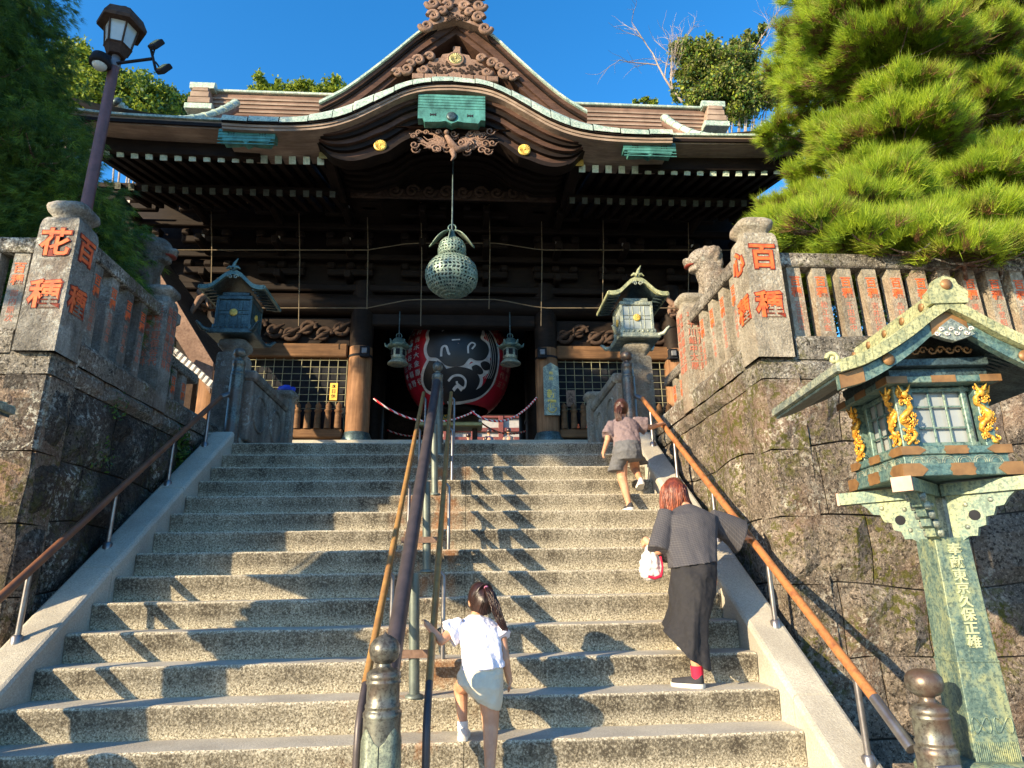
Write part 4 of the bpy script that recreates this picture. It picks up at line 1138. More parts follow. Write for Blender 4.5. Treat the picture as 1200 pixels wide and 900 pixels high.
def stroke(pts, w, k, mat, name):
    pts = smooth([pxl(x, y) for x, y in pts], 6); mb = MB(); rows = []
    for i, p in enumerate(pts):
        a = pts[max(0, i-1)]; b = pts[min(len(pts)-1, i+1)]; t = Vector((b[0]-a[0], b[1]-a[1])).normalized(); nn = Vector((-t.y, t.x))
        rows.append([lantern_pt(p[0]+nn.x*w*f, p[1]+nn.y*w*f, k) for f in (-1, 0, 1)])
    mb.grid(rows); return mb.build(name, mat, big)
stroke([(700, 135), (745, 190), (775, 270), (778, 350), (765, 420), (720, 520), (640, 590), (540, 620), (470, 620)], .022, 1.03, M['lwht'], 'white_line')
stroke([(705, 150), (735, 200), (752, 280), (752, 350), (735, 430), (690, 520), (610, 575), (520, 592), (440, 590)], .085, 1.026, M['lblk'], 'broad_black_band')
for q in (-28, -16, -4, 8): stroke([(712+q*.8, 170), (735+q, 230), (748+q, 290), (750+q, 350), (735+q, 420), (715+q, 460)], .005, 1.033, M['lwht'], 'white_line')
stroke([(470, 480), (500, 447), (545, 445), (572, 480), (560, 525), (525, 500), (520, 480)], .020, 1.045, M['lwht'], 'white_stroke')
stroke([(500, 540), (525, 512), (550, 540)], .03, 1.045, M['lwht'], 'white_stroke')
stroke([(425, 320), (430, 265), (455, 255), (470, 300), (480, 305)], .020, 1.045, M['lwht'], 'white_stroke')
stroke([(590, 300), (590, 255), (612, 232), (632, 245), (612, 272)], .015, 1.045, M['lwht'], 'white_stroke')
stroke([(430, 160), (460, 140)], .012, 1.045, M['lwht'], 'white_stroke'); stroke([(490, 215), (540, 212)], .012, 1.045, M['lwht'], 'white_stroke')
for s in (-1, 1):     # the grey donors' names down both flanks
    mb = MB()
    for c in range(3):
        for r in range(8):
            a0 = s*(.80+.20*c); zz = .62-.17*r
            vs, fs = glyph(KAN[(c*9+r*3+(5 if s > 0 else 0)) % len(KAN)], .01, 1)
            mb.add([lantern_pt(a0+(x-.5)*.15, zz+(y-.38)*.13, 1.022+z*.004) for x, y, z in vs], fs)
    tag(mb.build('donor_names', M['lwht'] if s < 0 else M['redf'], big), kind='stuff')

# pierced bronze gourd lantern
gc = Vector((GX+.01, 5.2, 0)); gz = 5.70
t = thing('gourd_lantern', 'green pierced bronze gourd-shaped lantern hanging on a rod before the gate', 'lantern', (gc.x, gc.y, gz))
M['gourd'] = m_patina('pierced_bronze', (.22, .32, .26), (.10, .17, .15), (.46, .50, .40), None, 10, .5, .3, .3)
grn = random.Random(17)
def gourd_skin(name, r, zc, h, rows_, cols):
    mb = MB(); P = []
    for i in range(rows_+1):
        th = math.pi*(i/rows_); P.append([gc+Vector((grn.uniform(-.006, .006), 0, grn.uniform(-.006, .006)))+Vector((r*math.sin(th)**.85*math.cos(2*math.pi*(j+.5*(i % 2))/cols), r*math.sin(th)**.85*math.sin(2*math.pi*(j+.5*(i % 2))/cols), 0))+UZ*(zc+h*math.cos(th)) for j in range(cols)])
    # strap work: every cell keeps only its frame, a dark shell inside paints the shade seen through the holes
    for i in range(rows_):
        for j in range(cols):
            q = [P[i][j], P[i][(j+1) % cols], P[i+1][(j+1) % cols], P[i+1][j]]
            c = sum(q, Vector())/4; k = grn.uniform(.35, .78)
            inn = [c+(p-c)*k*grn.uniform(.75, 1.1) for p in q]
            mb.add(q+inn, [(0, 1, 5, 4), (1, 2, 6, 5), (2, 3, 7, 6), (3, 0, 4, 7)], 0, False)
    o = mb.build(name, M['gourd'], t)
    mo = o.modifiers.new('s', 'SOLIDIFY'); mo.thickness = .012
    return o
gourd_skin('lower_bulb', .405, gz+.33, .33, 18, 40)
gourd_skin('upper_bulb', .215, gz+.78, .20, 12, 26)
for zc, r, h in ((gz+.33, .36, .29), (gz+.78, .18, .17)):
    mb = MB(); mb.sphere(gc+UZ*zc, (r, r, h), 20, 12); mb.build('inner_shade_shell', M['bronzeD'], t)
mb = MB(); mb.tube([gc+UZ*(gz+.96), gc+UZ*(gz+1.10)], [.09, .03], 12); mb.build('neck', M['bronze'], t)
mb = MB(); mb.tube([gc+UZ*(gz+1.08), gc+UZ*(gz+1.35), gc+UZ*(gz+2.8)], [.022, .014, .012], 8); mb.build('hanging_rod', M['bronzeD'], t)
mb = MB(); mb.tube([gc+Vector((.06*math.cos(a), 0, gz+1.16+.06*math.sin(a))) for a in [i*.4 for i in range(16)]], .012, 6, close=True); mb.build('ring', M['bronze'], t)
for s, q in ((-1, .0), (1, .0), (-.2, 1)):
    rows = []
    for i in range(9):
        f = i/8; w = .085*math.sin(math.pi*min(1, f*.95+.05))
        c = gc+Vector((s*(.05+.30*f), -.12*q*f-.05, gz+1.10-.30*f**1.4)); rows.append([c+Vector((0, -w, -.012)), c+Vector((0, 0, .012)), c+Vector((0, w, -.012))])
    mb = MB(); mb.grid(rows); o = mb.build('bronze_leaf', M['gourd'], t); mo = o.modifiers.new('s', 'SOLIDIFY'); mo.thickness = .01

# small hanging bronze lanterns either side of the red one
def hang_lantern(px, py, label):
    c = at(px, py, Y=FY-.25); t = thing('hanging_lantern', label, 'lantern', c)
    mb = MB(); mb.lathe([(.04, .22), (.10, .20), (.17, .10), (.21, .07), (.20, .04), (.10, .03)], c, 12, power=2); mb.build('canopy', M['bronze'], t)
    for k in range(6):
        a = k*math.pi/3; d = Vector((math.cos(a), math.sin(a), 0)); mb = MB(); mb.tube([c+d*.17+UZ*.06, c+d*.23+UZ*.07, c+d*.25+UZ*.13], [.03, .025, .01], 6); mb.build('canopy_curl', M['bronze'], t)
    mb = MB(); mb.lathe([(.125, -.17), (.13, -.15), (.13, .02), (.11, .03)], c, 6); b = mb.build('fire_box', M['bronzeL'], t)
    for k in range(6):
        a = (k+.5)*math.pi/3; d = Vector((math.cos(a), math.sin(a), 0)); u = Vector((-d.y, d.x, 0))
        mb = MB(); q = [c+d*.117+u*a_*.038+UZ*b_ for a_, b_ in ((-1, -.12), (1, -.12), (1, -.01), (-1, -.01))]; mb.add(q+[p+d*.004 for p in q], [(4, 5, 6, 7), (0, 1, 5, 4), (1, 2, 6, 5), (2, 3, 7, 6), (3, 0, 4, 7)]); mb.build('window', M['black'], b)
    mb = MB(); mb.lathe([(.10, -.17), (.13, -.20), (.19, -.26), (.19, -.28), (.08, -.285)], c, 14); mb.build('flared_foot', M['bronzeL'], t)
    mb = MB(); mb.tube([c+UZ*.22, c+UZ*.75], .010, 6); mb.build('chain', M['bronzeD'], t)
    mb = MB(); mb.tube([c+Vector((.05*math.cos(a), 0, .27+.05*math.sin(a))) for a in [i*.5 for i in range(13)]], .008, 5, close=True); mb.build('ring', M['bronze'], t)
hang_lantern(467, 410, 'small bronze lantern hanging just left of the giant red lantern')
hang_lantern(598, 410, 'small bronze lantern hanging just right of the giant red lantern')

# red and white cords across the doorway
M['cord'] = None
k = N('red_white_cord'); w = k.n('TexWave', wave_type='BANDS', bands_direction='DIAGONAL'); w.inputs['Scale'].default_value = 8; k.L(k.P, w.inputs['Vector'])
M['cord'] = k.out(k.ramp(w.outputs['Fac'], [(.45, (.75, .02, .03)), (.55, (.8, .74, .72))]), .8)
def cord(p0, p1, sag, Y, r, label):
    a = at(*p0, Y=Y); b = at(*p1, Y=Y); mb = MB()
    mb.tube([a+(b-a)*f-UZ*sag*4*f*(1-f) for f in [i/16 for i in range(17)]], r, 6)
    tag(mb.build('cord', M['cord'], None), label, 'cord')
cord((438, 467), (556, 482), .30, FY-.1, .018, 'red and white twisted cord sagging from the left inner pillar')
cord((552, 482), (629, 466), .30, FY-.1, .020, 'red and white twisted cord sagging from the right inner pillar')
cord((454, 504), (520, 504), .14, 10.5, .018, 'lower red cord deeper inside the gateway at the left')
cord((562, 494), (616, 505), .16, 10.5, .018, 'lower red cord deeper inside the gateway at the right')
# crest box under the lantern
c = at(528, 487, Y=9.2)
t = thing('crest_box', 'brown wooden box with a round gilt crest under the red lantern', 'box', c)
mb = MB(); mb.cbox(c, (1.15, .4, .42), .02); mb.build('body', M['carvD'], t)
mb = MB(); mb.lathe([(.20, 0), (.20, .02), (.001, .025)], c+Vector((-.18, -.2, 0)), 24, axis=(0, -1, 0)); o = mb.build('crest', M['goldp'], t)
mb = MB(); text(mb, '成', c+Vector((-.18, -.228, 0)), UX, UZ, -UY, .26, .003, .0); mb.build('crest_character', M['teal'], o)
mb = MB(); mb.cbox(c+Vector((0, -.12, -.26)), (1.3, .5, .09), .02); mb.build('lid', M['goldo'], t)
for x0 in (-.5, .5):
    mb = MB(); mb.cbox(c+Vector((x0, 0, -.75)), (.1, .3, .95), .02); mb.build('leg', M['carvD'], t)

# ------------------------------------------------------------ what shows through the gateway
M['plaster'] = simple('dull_plaster', (.36, .35, .34), (.28, .27, .26), 6, .8)
t = thing('temple_hall', 'far hall with white panels and red brown beams seen through the gateway', 'hall', (1, 30, 6.4))
a = at(470, 512, Y=30); b = at(640, 505, Y=30)
mb = MB(); mb.bx(a.x-3, b.x+3, 30, 31, 6.4, 14); mb.build('hall_wall', M['plaster'], t)
for z in (8.75, 9.25, 10.0): 
    mb = MB(); mb.cbox(((a.x+b.x)/2, 29.9, z), (b.x-a.x+6, .2, .22), .02); mb.build('beam', M['flred'], t)
for i in range(9):
    mb = MB(); mb.cbox((a.x-2+i*1.45, 29.85, 9), (.26, .22, 5.4), .02); mb.build('column', M['flred'], t)
mb = MB(); mb.bx(a.x-5, b.x+5, 29.4, 31, 10.5, 10.8); mb.build('eave', M['wood'], t)
mb = MB(); mb.bx(a.x-3, b.x+3, 29.6, 29.9, 6.4, 8.4); mb.build('base_screen', M['bronzeL'], t)
t = thing('stone_lantern', 'dim grey stone lantern seen through the gateway at the left', 'stone lantern', at(453, 510, Y=20))
c = at(453, 510, Y=20)
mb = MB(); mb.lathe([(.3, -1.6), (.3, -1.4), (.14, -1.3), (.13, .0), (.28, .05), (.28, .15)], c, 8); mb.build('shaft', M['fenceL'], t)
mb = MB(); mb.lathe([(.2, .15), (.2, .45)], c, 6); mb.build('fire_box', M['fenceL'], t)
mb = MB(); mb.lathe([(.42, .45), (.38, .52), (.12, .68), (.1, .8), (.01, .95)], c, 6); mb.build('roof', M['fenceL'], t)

# ------------------------------------------------------------ copper lanterns on stone posts at the head of the steps
def kara(s):       # undulating roof section: half width 1, rise 1
    return [(-1, .0), (-.82, -.01), (-.62, .12), (-.42, .48), (-.22, .84), (0, 1.0), (.22, .84), (.42, .48), (.62, .12), (.82, -.01), (1, .0)]
def small_lantern(sign, label, mb_, md, mp):
    cx, cy = sign*2.55, 4.02
    z0 = 4.50
    t = thing('copper_lantern', label, 'lantern', (cx, cy, z0))
    # tray with curling corners
    mb = MB(); mb.cbox((cx, cy, z0+.035), (.56, .56, .07), .012); mb.build('tray', mb_, t)
    for a, b in ((-1, -1), (1, -1), (1, 1), (-1, 1)):
        p = Vector((cx+a*.27, cy+b*.27, z0+.04)); d = Vector((a, b, 0)).normalized()
        mb = MB(); mb.tube([p-d*.04, p+d*.06+UZ*.01, p+d*.11+UZ*.06, p+d*.14+UZ*.08], [.03, .03, .022, .014], 8); mb.build('tray_curl', mb_, t)
    mb = MB(); mb.cbox((cx, cy, z0+.105), (.47, .47, .07), .01); mb.build('plinth', mb_, t)
    for k in range(7):
        mb = MB(); mb.sphere((cx-.19+k*.063, cy-.237, z0+.105), (.018, .008, .02), 8, 5); mb.build('plinth_boss', mb_, t)
    # fire box
    mb = MB(); rows = []
    mb.cbox((cx, cy, z0+.30), (.40, .40, .34), .004); bx = mb.build('fire_box', mp, t)
    for a, b in ((-1, -1), (1, -1), (1, 1), (-1, 1)):
        mb = MB(); mb.cbox((cx+a*.20, cy+b*.20, z0+.30), (.035, .035, .345), .004); mb.build('corner_stile', mb_, t)
    for (u, w) in ((UX, -UY), (-UY, -UX*1.0), (UY, UX)):
        f = Vector((cx, cy, z0+.30))+w*.203
        for q in (-.10, -.05, .05, .10):
            mb = MB(); p = f+u*q; mb.tube([p-UZ*.16, p+UZ*.16], .005, 4); mb.build('window_bar', mb_, bx)
        for q in (-.02, .03):
            mb = MB(); p = f+UZ*q; mb.tube([p-u*.19, p+u*.19], .005, 4); mb.build('window_bar', mb_, bx)
        mb = MB(); chrys(mb, f+w*.004, .048, w, 8); mb.build('crest', M['goldp'], bx)
    mb = MB(); mb.cbox((cx, cy, z0+.50), (.44, .44, .06), .01); mb.build('frieze', mb_, t)
    mb = MB(); mb.cbox((cx, cy, z0+.555), (.34, .40, .055), .01); mb.build('frieze', mb_, t)
    # roof running front to back
    hw, rise, zr = .39, .20, z0+.56
    sec = smooth(kara(1), 3)
    top = [(cx+x*hw, zr+z*rise+.03) for x, z in sec]; bot = [(x, z-.03) for x, z in top]
    y0, y1 = cy-.37, cy+.37
    mb = MB(); mb.strip(top, bot, y0+.02, y1); mb.build('roof', md, t)
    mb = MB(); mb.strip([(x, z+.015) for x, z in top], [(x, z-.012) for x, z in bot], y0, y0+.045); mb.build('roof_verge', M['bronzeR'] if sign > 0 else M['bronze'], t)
    for s in (-1, 1):
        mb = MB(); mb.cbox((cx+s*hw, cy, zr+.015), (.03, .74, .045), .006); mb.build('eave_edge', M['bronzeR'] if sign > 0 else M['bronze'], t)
        for k in range(8):
            mb = MB(); mb.box((cx+s*.30, cy-.31+k*.088, zr-.005), (.14, .022, .022), Matrix.Rotation(s*.1, 3, 'Y')); mb.build('rafter', md, t)
    mb = MB(); mb.tube([(cx, y0-.01, zr+rise+.06), (cx, y1, zr+rise+.06)], .028, 8); mb.build('ridge', mb_, t)
    mb = MB()
    mb.tube([(cx, y0-.01, zr+rise+.07), (cx+.015, y0-.02, zr+rise+.13), (cx+.05, y0-.02, zr+rise+.19)], [.03, .018, .006], 6)
    for s in (-1, 1): mb.tube([(cx+s*.01, y0-.01, zr+rise+.06), (cx+s*.05, y0-.01, zr+rise+.075), (cx+s*.085, y0-.01, zr+rise+.05)], [.028, .022, .008], 6)
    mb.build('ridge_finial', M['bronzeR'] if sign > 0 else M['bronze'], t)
    mb = MB()
    for s in (-1, 1): mb.tube(spiral((cx+s*.035, y0+.0, zr+rise-.05), UX*s, UZ, .032, 1.2, 12, 1), .009, 6)
    mb.build('gable_pendant', M['bronzeL'], t)
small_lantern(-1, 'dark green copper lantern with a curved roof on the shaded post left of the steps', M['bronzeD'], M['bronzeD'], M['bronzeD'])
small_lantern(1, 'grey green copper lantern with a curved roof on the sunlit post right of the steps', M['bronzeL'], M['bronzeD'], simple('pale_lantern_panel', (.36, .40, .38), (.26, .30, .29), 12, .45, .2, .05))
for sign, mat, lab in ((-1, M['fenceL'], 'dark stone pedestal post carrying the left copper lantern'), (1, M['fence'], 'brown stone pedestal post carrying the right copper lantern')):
    t = thing('lantern_pedestal', lab, 'stone post', (sign*2.55, 4.02, TOPZ))
    mb = MB(); rows = [[(sign*2.55+a*.17*k, 4.02+b*.17*k, z) for a, b in ((-1, -1), (1, -1), (1, 1), (-1, 1), (-1, -1))] for k, z in ((1, TOPZ), (.97, 3.8), (.94, 4.26), (.85, 4.30))]
    mb.grid(rows, 0, False); mb.add(rows[-1][:4], [(0, 1, 2, 3)]); mb.build('shaft', mat, t)
    mb = MB(); square_cap(mb, (sign*2.55, 4.02, 4.29), .175, .20); mb.build('cap', mat, t)
    # low carved balustrade running back along the landing
    t = thing('stone_balustrade', 'low carved stone balustrade running back from the %s lantern post' % ('left' if sign < 0 else 'right'), 'balustrade', (sign*2.3, 4.6, TOPZ))
    X = sign*2.25
    mb = MB(); mb.cbox((X, 4.45, 3.52), (.12, 1.5, .72), .015); p = mb.build('panel', mat, t)
    for q in (4.05, 4.75):
        mb = MB()
        mb.tube([(X-sign*.065, q+.24*math.cos(a), 3.55+.22*math.sin(a)) for a in [i*2*math.pi/24 for i in range(24)]], .018, 6, close=True); mb.build('oval_moulding', mat, p)
    mb = MB(); mb.cbox((X, 4.45, 3.95), (.20, 1.5, .13), .03); mb.build('coping', mat, t)
    mb = MB(); mb.cbox((X, 5.32, 3.56), (.24, .24, 1.0), .02); mb.build('end_post', mat, t)
    mb = MB(); square_cap(mb, (X, 5.32, 4.05), .16, .16); mb.build('end_cap', mat, t)
mb = MB(); rnd = random.Random(2)
mb.sphere((-2.25, 5.32, 4.24), (.10, .09, .045), 14, 8)
for k in range(9): mb.sphere((-2.25+rnd.uniform(-.08, .08), 5.32+rnd.uniform(-.06, .06), 4.25+rnd.uniform(-.01, .04)), (.045, .04, .035), 8, 5)
tag(mb.build('blue_bag', M['tblue'], None), 'crumpled bright blue plastic lying on the left balustrade post', 'plastic bag')

# ------------------------------------------------------------ the big bronze lantern on its pillar
def big_lantern(cx, cy, rz, label, full=True):
    t = thing('bronze_lantern', label, 'lantern', (cx, cy, 0), group=None)
    Rm = Matrix.Rotation(rz, 3, 'Z')
    def F(x, y, z): p = Rm @ Vector((x, y, 0)); return Vector((cx+p.x, cy+p.y, z))
    def B(mb, x0, x1, y0, y1, z0, z1, mi=0): mb.cbox(F((x0+x1)/2, (y0+y1)/2, (z0+z1)/2), (x1-x0, y1-y0, z1-z0), .004, Rm, mi)
    u = Rm @ UX; v = Rm @ UY
    mb = MB(); B(mb, -.36, .36, -.36, .36, 0, .34); B(mb, -.30, .30, -.30, .30, .34, .62); mb.build('stone_plinth', M['rockR'], t)
    mb = MB(); mb.lathe([(.25, .62), (.25, .66), (.20, .68), (.19, .71), (.15, .72)], (cx, cy, 0), 24, power=6, rotz=rz); mb.build('base_moulding', M['bronzeP'], t)
    # tapered square pillar in two lengths
    for z0, z1, k0, k1 in ((.70, 1.14, .106, .097), (1.145, 1.72, .095, .085)):
        mb = MB(); rows = [[F(a*k, b*k, z) for a, b in ((-1, -.97), (-.97, -1), (.97, -1), (1, -.97), (1, .97), (.97, 1), (-.97, 1), (-1, .97), (-1, -.97))] for k, z in ((k0, z0), (k1, z1))]
        mb.grid(rows, 0, False); mb.add([F(a*k1, b*k1, z1) for a, b in ((-1, -1), (1, -1), (1, 1), (-1, 1))], [(0, 1, 2, 3)]); mb.build('pillar', M['bronzeP'], t)
    mb = MB(); B(mb, -.100, .100, -.100, .100, 1.135, 1.148); mb.build('pillar_band', M['bronzeP'], t)
    for j, ch in enumerate('奉献東京久保正雄'):
        mb = MB(); zz = 1.665-j*.062; text(mb, ch, F(.0, -.0872-.00108*j, zz), u, UZ, -v, .062, .005, .016, wid=1.1); mb.build('cast_character', M['cast'], t)
    mb = MB()
    for k in range(22):
        x = -.097+k*.0092; mb.tube([F(x, -.108, .72), F(x, -.106, .80)], .0028, 4)
    tag(mb.build('reeded_band', M['bronzeP'], t), kind='stuff')
    for s in (-1, 1):
        mb = MB(); mb.tube([F(s*.05+.042*math.cos(a), -.1045, .87+.035*math.sin(a*2)) for a in [i*.35 for i in range(19)]], .004, 5); mb.build('vine_relief', M['bronzeP'], t)
    # four scalloped brackets with arms
    for k in range(4):
        Rk = Rm @ Matrix.Rotation(k*math.pi/2, 3, 'Z') @ Matrix.Rotation(R(45), 3, 'Z')
        d = Rk @ UX; w = Rk @ UY; o = Vector((cx, cy, 0))
        poly = [(.06, 1.71), (.10, 1.705), (.13, 1.725), (.165, 1.725), (.175, 1.765), (.21, 1.775), (.215, 1.815), (.25, 1.82), (.265, 1.86), (.30, 1.865), (.325, 1.90), (.36, 1.93), (.06, 1.93)]
        mb = MB(); n = len(poly); th = .022
        mb.add([o+d*a-w*th+UZ*z for a, z in poly]+[o+d*a+w*th+UZ*z for a, z in poly], [tuple(range(n)), tuple(range(2*n-1, n-1, -1))]+[(i+n, (i+1) % n+n, (i+1) % n, i) for i in range(n)])
        br = mb.build('bracket', M['bronzeL'] if k in (0,) else M['bronzeP'], t)
        for a, z in ((.14, 1.88), (.25, 1.895), (.13, 1.77)):
            for s in (-1, 1):
                mb = MB(); mb.sphere(o+d*a+w*s*th+UZ*z, .013, 8, 5); mb.build('rivet', M['bronzeL'], br)
        for s in (-1, 1):
            mb = MB(); mb.lathe([(.026, 0), (.026, .003)], o+d*.17+w*s*(th-.001)+UZ*1.825, 14, axis=w*s); mb.build('crescent_hole', M['black'], br)
        mb = MB(); n = 4
        a0, a1 = .05, .46
        vs = [o+d*a+w*b*.042+UZ*z for a, z0_, z1_ in ((a0, 1.93, 1.99), (a1, 1.93, 1.995)) for b, z in ((-1, z0_), (1, z0_), (1, z1_), (-1, z1_))]
        mb.add(vs, [(0, 1, 2, 3), (4, 5, 6, 7), (0, 1, 5, 4), (1, 2, 6, 5), (2, 3, 7, 6), (3, 0, 4, 7)]); ar = mb.build('bracket_arm', M['bronzeP'], t)
        mb = MB(); mb.box(o+d*(a1+.006)+UZ*1.962, (.014, .090, .070), Rk); mb.build('arm_end_cap', M['copper_p'], ar)
        for j in range(5 if k == 2 else 0):
            mb = MB(); mb.lathe([(.0, -.045), (.022, -.042), (.022, .042), (.0, .045)], o+d*(.11+.045*j)+UZ*(1.745+.042*j), 10, axis=w); mb.build('bracket_rib', M['bronzeL'], br)
    # two base plates with copper fittings
    def plate(z0, z1, hw):
        mb = MB(); B(mb, -hw, hw, -hw, hw, z0, z1); o = mb.build('base_plate', M['bronze'], t)
        for k in range(4):
            Rk = Rm @ Matrix.Rotation(k*math.pi/2, 3, 'Z'); a = Rk @ UX; w = -(Rk @ UY); zc = (z0+z1)/2; h = (z1-z0)/2+.0015
            for s in (-1, 0, 1):
                if s: poly = [(s*hw+s*.002, -h), (s*(hw-.085), -h), (s*(hw-.105), -h*.45), (s*(hw-.12), 0), (s*(hw-.105), h*.45), (s*(hw-.085), h), (s*hw+s*.002, h)]
                else: poly = [(x*.062, z*h) for x, z in ((-1, -.0), (-.85, -.5), (-.9, -.9), (-.5, -1), (0, -.92), (.5, -1), (.9, -.9), (.85, -.5), (1, 0), (.85, .5), (.9, .9), (.5, 1), (0, .92), (-.5, 1), (-.9, .9), (-.85, .5))]
                base = Vector((cx, cy, zc))+w*hw; m2 = MB(); n = len(poly)
                m2.add([base+a*p+UZ*q for p, q in poly]+[base+a*p+UZ*q+w*.004 for p, q in poly], [tuple(range(n)), tuple(range(2*n-1, n-1, -1))]+[(i+n, (i+1) % n+n, (i+1) % n, i) for i in range(n)])
                m2.build('copper_fitting', M['copper_b'], o)
    plate(2.005, 2.065, .288); plate(2.115, 2.155, .268)
    mb = MB(); B(mb, -.255, .255, -.255, .255, 2.063, 2.118); wv = mb.build('wave_band', M['bronze'], t)
    for k in range(4):
        Rk = Rm @ Matrix.Rotation(k*math.pi/2, 3, 'Z'); a = Rk @ UX; w = -(Rk @ UY); base = Vector((cx, cy, 2.072))+w*.256
        for j in range(6):
            for rr in (.034, .024, .014):
                mb = MB(); mb.tube([base+a*(-.19+j*.076+rr*math.cos(q))+UZ*rr*math.sin(q) for q in [math.pi*i/6 for i in range(7)]], .0022, 4)
                if rr > .02: mb.build('wave_relief', M['bronzeL'], wv)
    # body: posts, glazed lattice and gilt dragons
    hb = .205; zb, zt_ = 2.155, 2.48
    mb = MB(); B(mb, -hb+.03, hb-.03, -hb+.03, hb-.03, zb, zt_); body = mb.build('inner_screen', M['glassg'], t)
    for a, b in ((-1, -1), (1, -1), (1, 1), (-1, 1)):
        mb = MB(); B(mb, a*hb-.028, a*hb+.028, b*hb-.028, b*hb+.028, zb, zt_); mb.build('corner_post', M['bronze'], t)
    for k in range(4):
        Rk = Rm @ Matrix.Rotation(k*math.pi/2, 3, 'Z'); a = Rk @ UX; w = -(Rk @ UY); base = Vector((cx, cy, 0))+w*(hb-.012)
        wf = None
        def bar(p0, p1, r, nm, par, mt):
            mb = MB(); c = (p0+p1)/2; L = (p1-p0).length
            dims = (L, r*2, r*2) if abs((p1-p0).z) < 1e-6 else (r*2, r*2, L)
            mb.cbox(c, dims, r*.3, Rk); return mb.build(nm, mt, par)
        wf = bar(base-a*.17+UZ*(zb+.018), base+a*.17+UZ*(zb+.018), .012, 'window_frame', t, M['bronze'])
        bar(base-a*.17+UZ*(zt_-.018), base+a*.17+UZ*(zt_-.018), .012, 'frame_rail', wf, M['bronze'])
        for s in (-1, 1): bar(base+a*s*.135+UZ*zb, base+a*s*.135+UZ*zt_, .013, 'frame_rail', wf, M['bronze'])
        for q in (-.04, .04): bar(base+a*q+UZ*zb, base+a*q+UZ*zt_, .005, 'glazing_bar', wf, M['bronze'])
        for q in (.33, .67): bar(base-a*.13+UZ*(zb+(zt_-zb)*q), base+a*.13+UZ*(zb+(zt_-zb)*q), .0045, 'glazing_bar', wf, M['bronze'])
        for s in (-1, 1):
            mb = MB(); rr = random.Random(k*2+s); base2 = Vector((cx, cy, 0))+w*(hb+.034)+a*s*(hb-.012)
            pts = []
            for i in range(40):
                f = i/39; pts.append(base2+a*.026*math.sin(f*13+s)+w*.012*math.cos(f*13+s)+UZ*(zb+.015+(zt_-zb-.03)*f))
            mb.tube(pts, [.008+.006*math.sin(math.pi*i/39)+.002*math.sin(i*2.1) for i in range(40)], 6)
            for i in range(44):
                c = base2+a*rr.uniform(-.032, .032)+w*rr.uniform(0, .014)+UZ*rr.uniform(zb+.02, zt_-.02)
                mb.tube(spiral(c, a, UZ, rr.uniform(.008, .017), 1.2, 9, rr.choice((-1, 1))), .0036, 4)
            mb.sphere(base2+UZ*(zt_-.050)+w*.014, (.019, .016, .022), 8, 6)
            for q in (-1, 1): mb.tube([base2+UZ*(zt_-.04)+w*.02+a*q*.012, base2+UZ*(zt_-.005)+w*.025+a*q*.03], [.008, .003], 5)
            mb.build('gilt_dragon', M['gold'], t)
    mb = MB(); B(mb, -.285, .285, -.285, .285, zt_, zt_+.035); hp_ = mb.build('head_plate', M['bronze'], t)
    for k in range(4):
        Rk = Rm @ Matrix.Rotation(k*math.pi/2, 3, 'Z'); a = Rk @ UX; w = -(Rk @ UY)
        for s in (-1, 0, 1):
            mb = MB(); mb.box(Vector((cx, cy, zt_+.0175))+w*.286+a*s*.235, (.105 if s else .12, .006, .0365), Rk); mb.build('copper_fitting', M['copper_b'], hp_)
    mb = MB(); B(mb, -.25, .25, -.25, .25, zt_+.035, zt_+.085); mb.build('frieze', M['bronzeD'], t)
    mb = MB(); B(mb, -.235, .235, -.30, .30, zt_+.085, zt_+.125); mb.build('gable_beam', M['bronzeD'], t)
    mb = MB()
    for k in range(7): mb.tube(spiral(F(-.13+k*.044, -.305, zt_+.165), u, UZ, .024, 1.1, 9, 1 if k % 2 else -1), .006, 5)
    mb.build('gable_scrollwork', M['copper_b'], t)
    # roof: gentle concave slopes, ridge running front to back
    sec = smooth([(0, 2.86), (.09, 2.805), (.20, 2.725), (.33, 2.645), (.46, 2.580), (.58, 2.545)], 3)
    y0, y1 = -.44, .48
    def rf(x, y, z): return F(x, y, z)
    half = sec; full_ = [(-d, z) for d, z in reversed(sec)]+[(d, z) for d, z in sec[1:]]
    lower = [(x, z-.045) for x, z in full_]
    mb = MB(); mb.strip(full_, lower, y0+.03, y1, 0, rf); mb.build('roof', M['bronzeR'], t)
    mb = MB(); mb.strip([(x, z-.047) for x, z in full_], [(x, z-.062) for x, z in full_], y0+.072, y1-.01, 0, rf); mb.build('roof_lining', M['bronzeD'], t)  # dark layer that paints the shade under the roof
    n = len(full_)
    for i in range(n-1):     # verge plates, one per bay
        (xa, za), (xb, zb_) = full_[i], full_[i+1]; g = .03
        qa = (xa+(xb-xa)*g, za+(zb_-za)*g); qb = (xb-(xb-xa)*g, zb_-(zb_-za)*g)
        mb = MB(); mb.strip([(qa[0], qa[1]+.018), (qb[0], qb[1]+.018)], [(qa[0], qa[1]-.045), (qb[0], qb[1]-.045)], y0-.01, y0+.045, 0, rf); mb.build('verge_plate', M['bronzeR'], t)
    for s in (-1, 1):        # bronze barge boards with copper fittings
        bd = [(s*d, z-.05) for d, z in sec]; lo = [(s*d, z-.11-.015*math.sin(d*4)) for d, z in sec]
        mb = MB(); mb.strip(bd, lo, y0+.03, y0+.07, 0, rf); bb = mb.build('barge_board', M['bronze'], t)
        for fr, col in ((0, 'copper_b'), (.95, 'copper_b')):
            i0 = 0 if fr == 0 else len(sec)-4; i1 = i0+4
            mb = MB(); mb.strip(bd[i0:i1], lo[i0:i1], y0+.024, y0+.032, 0, rf); mb.build('copper_fitting', M[col], bb)
        j = len(sec)//2+1; pc = F(s*sec[j][0], y0+.024, sec[j][1]-.08)
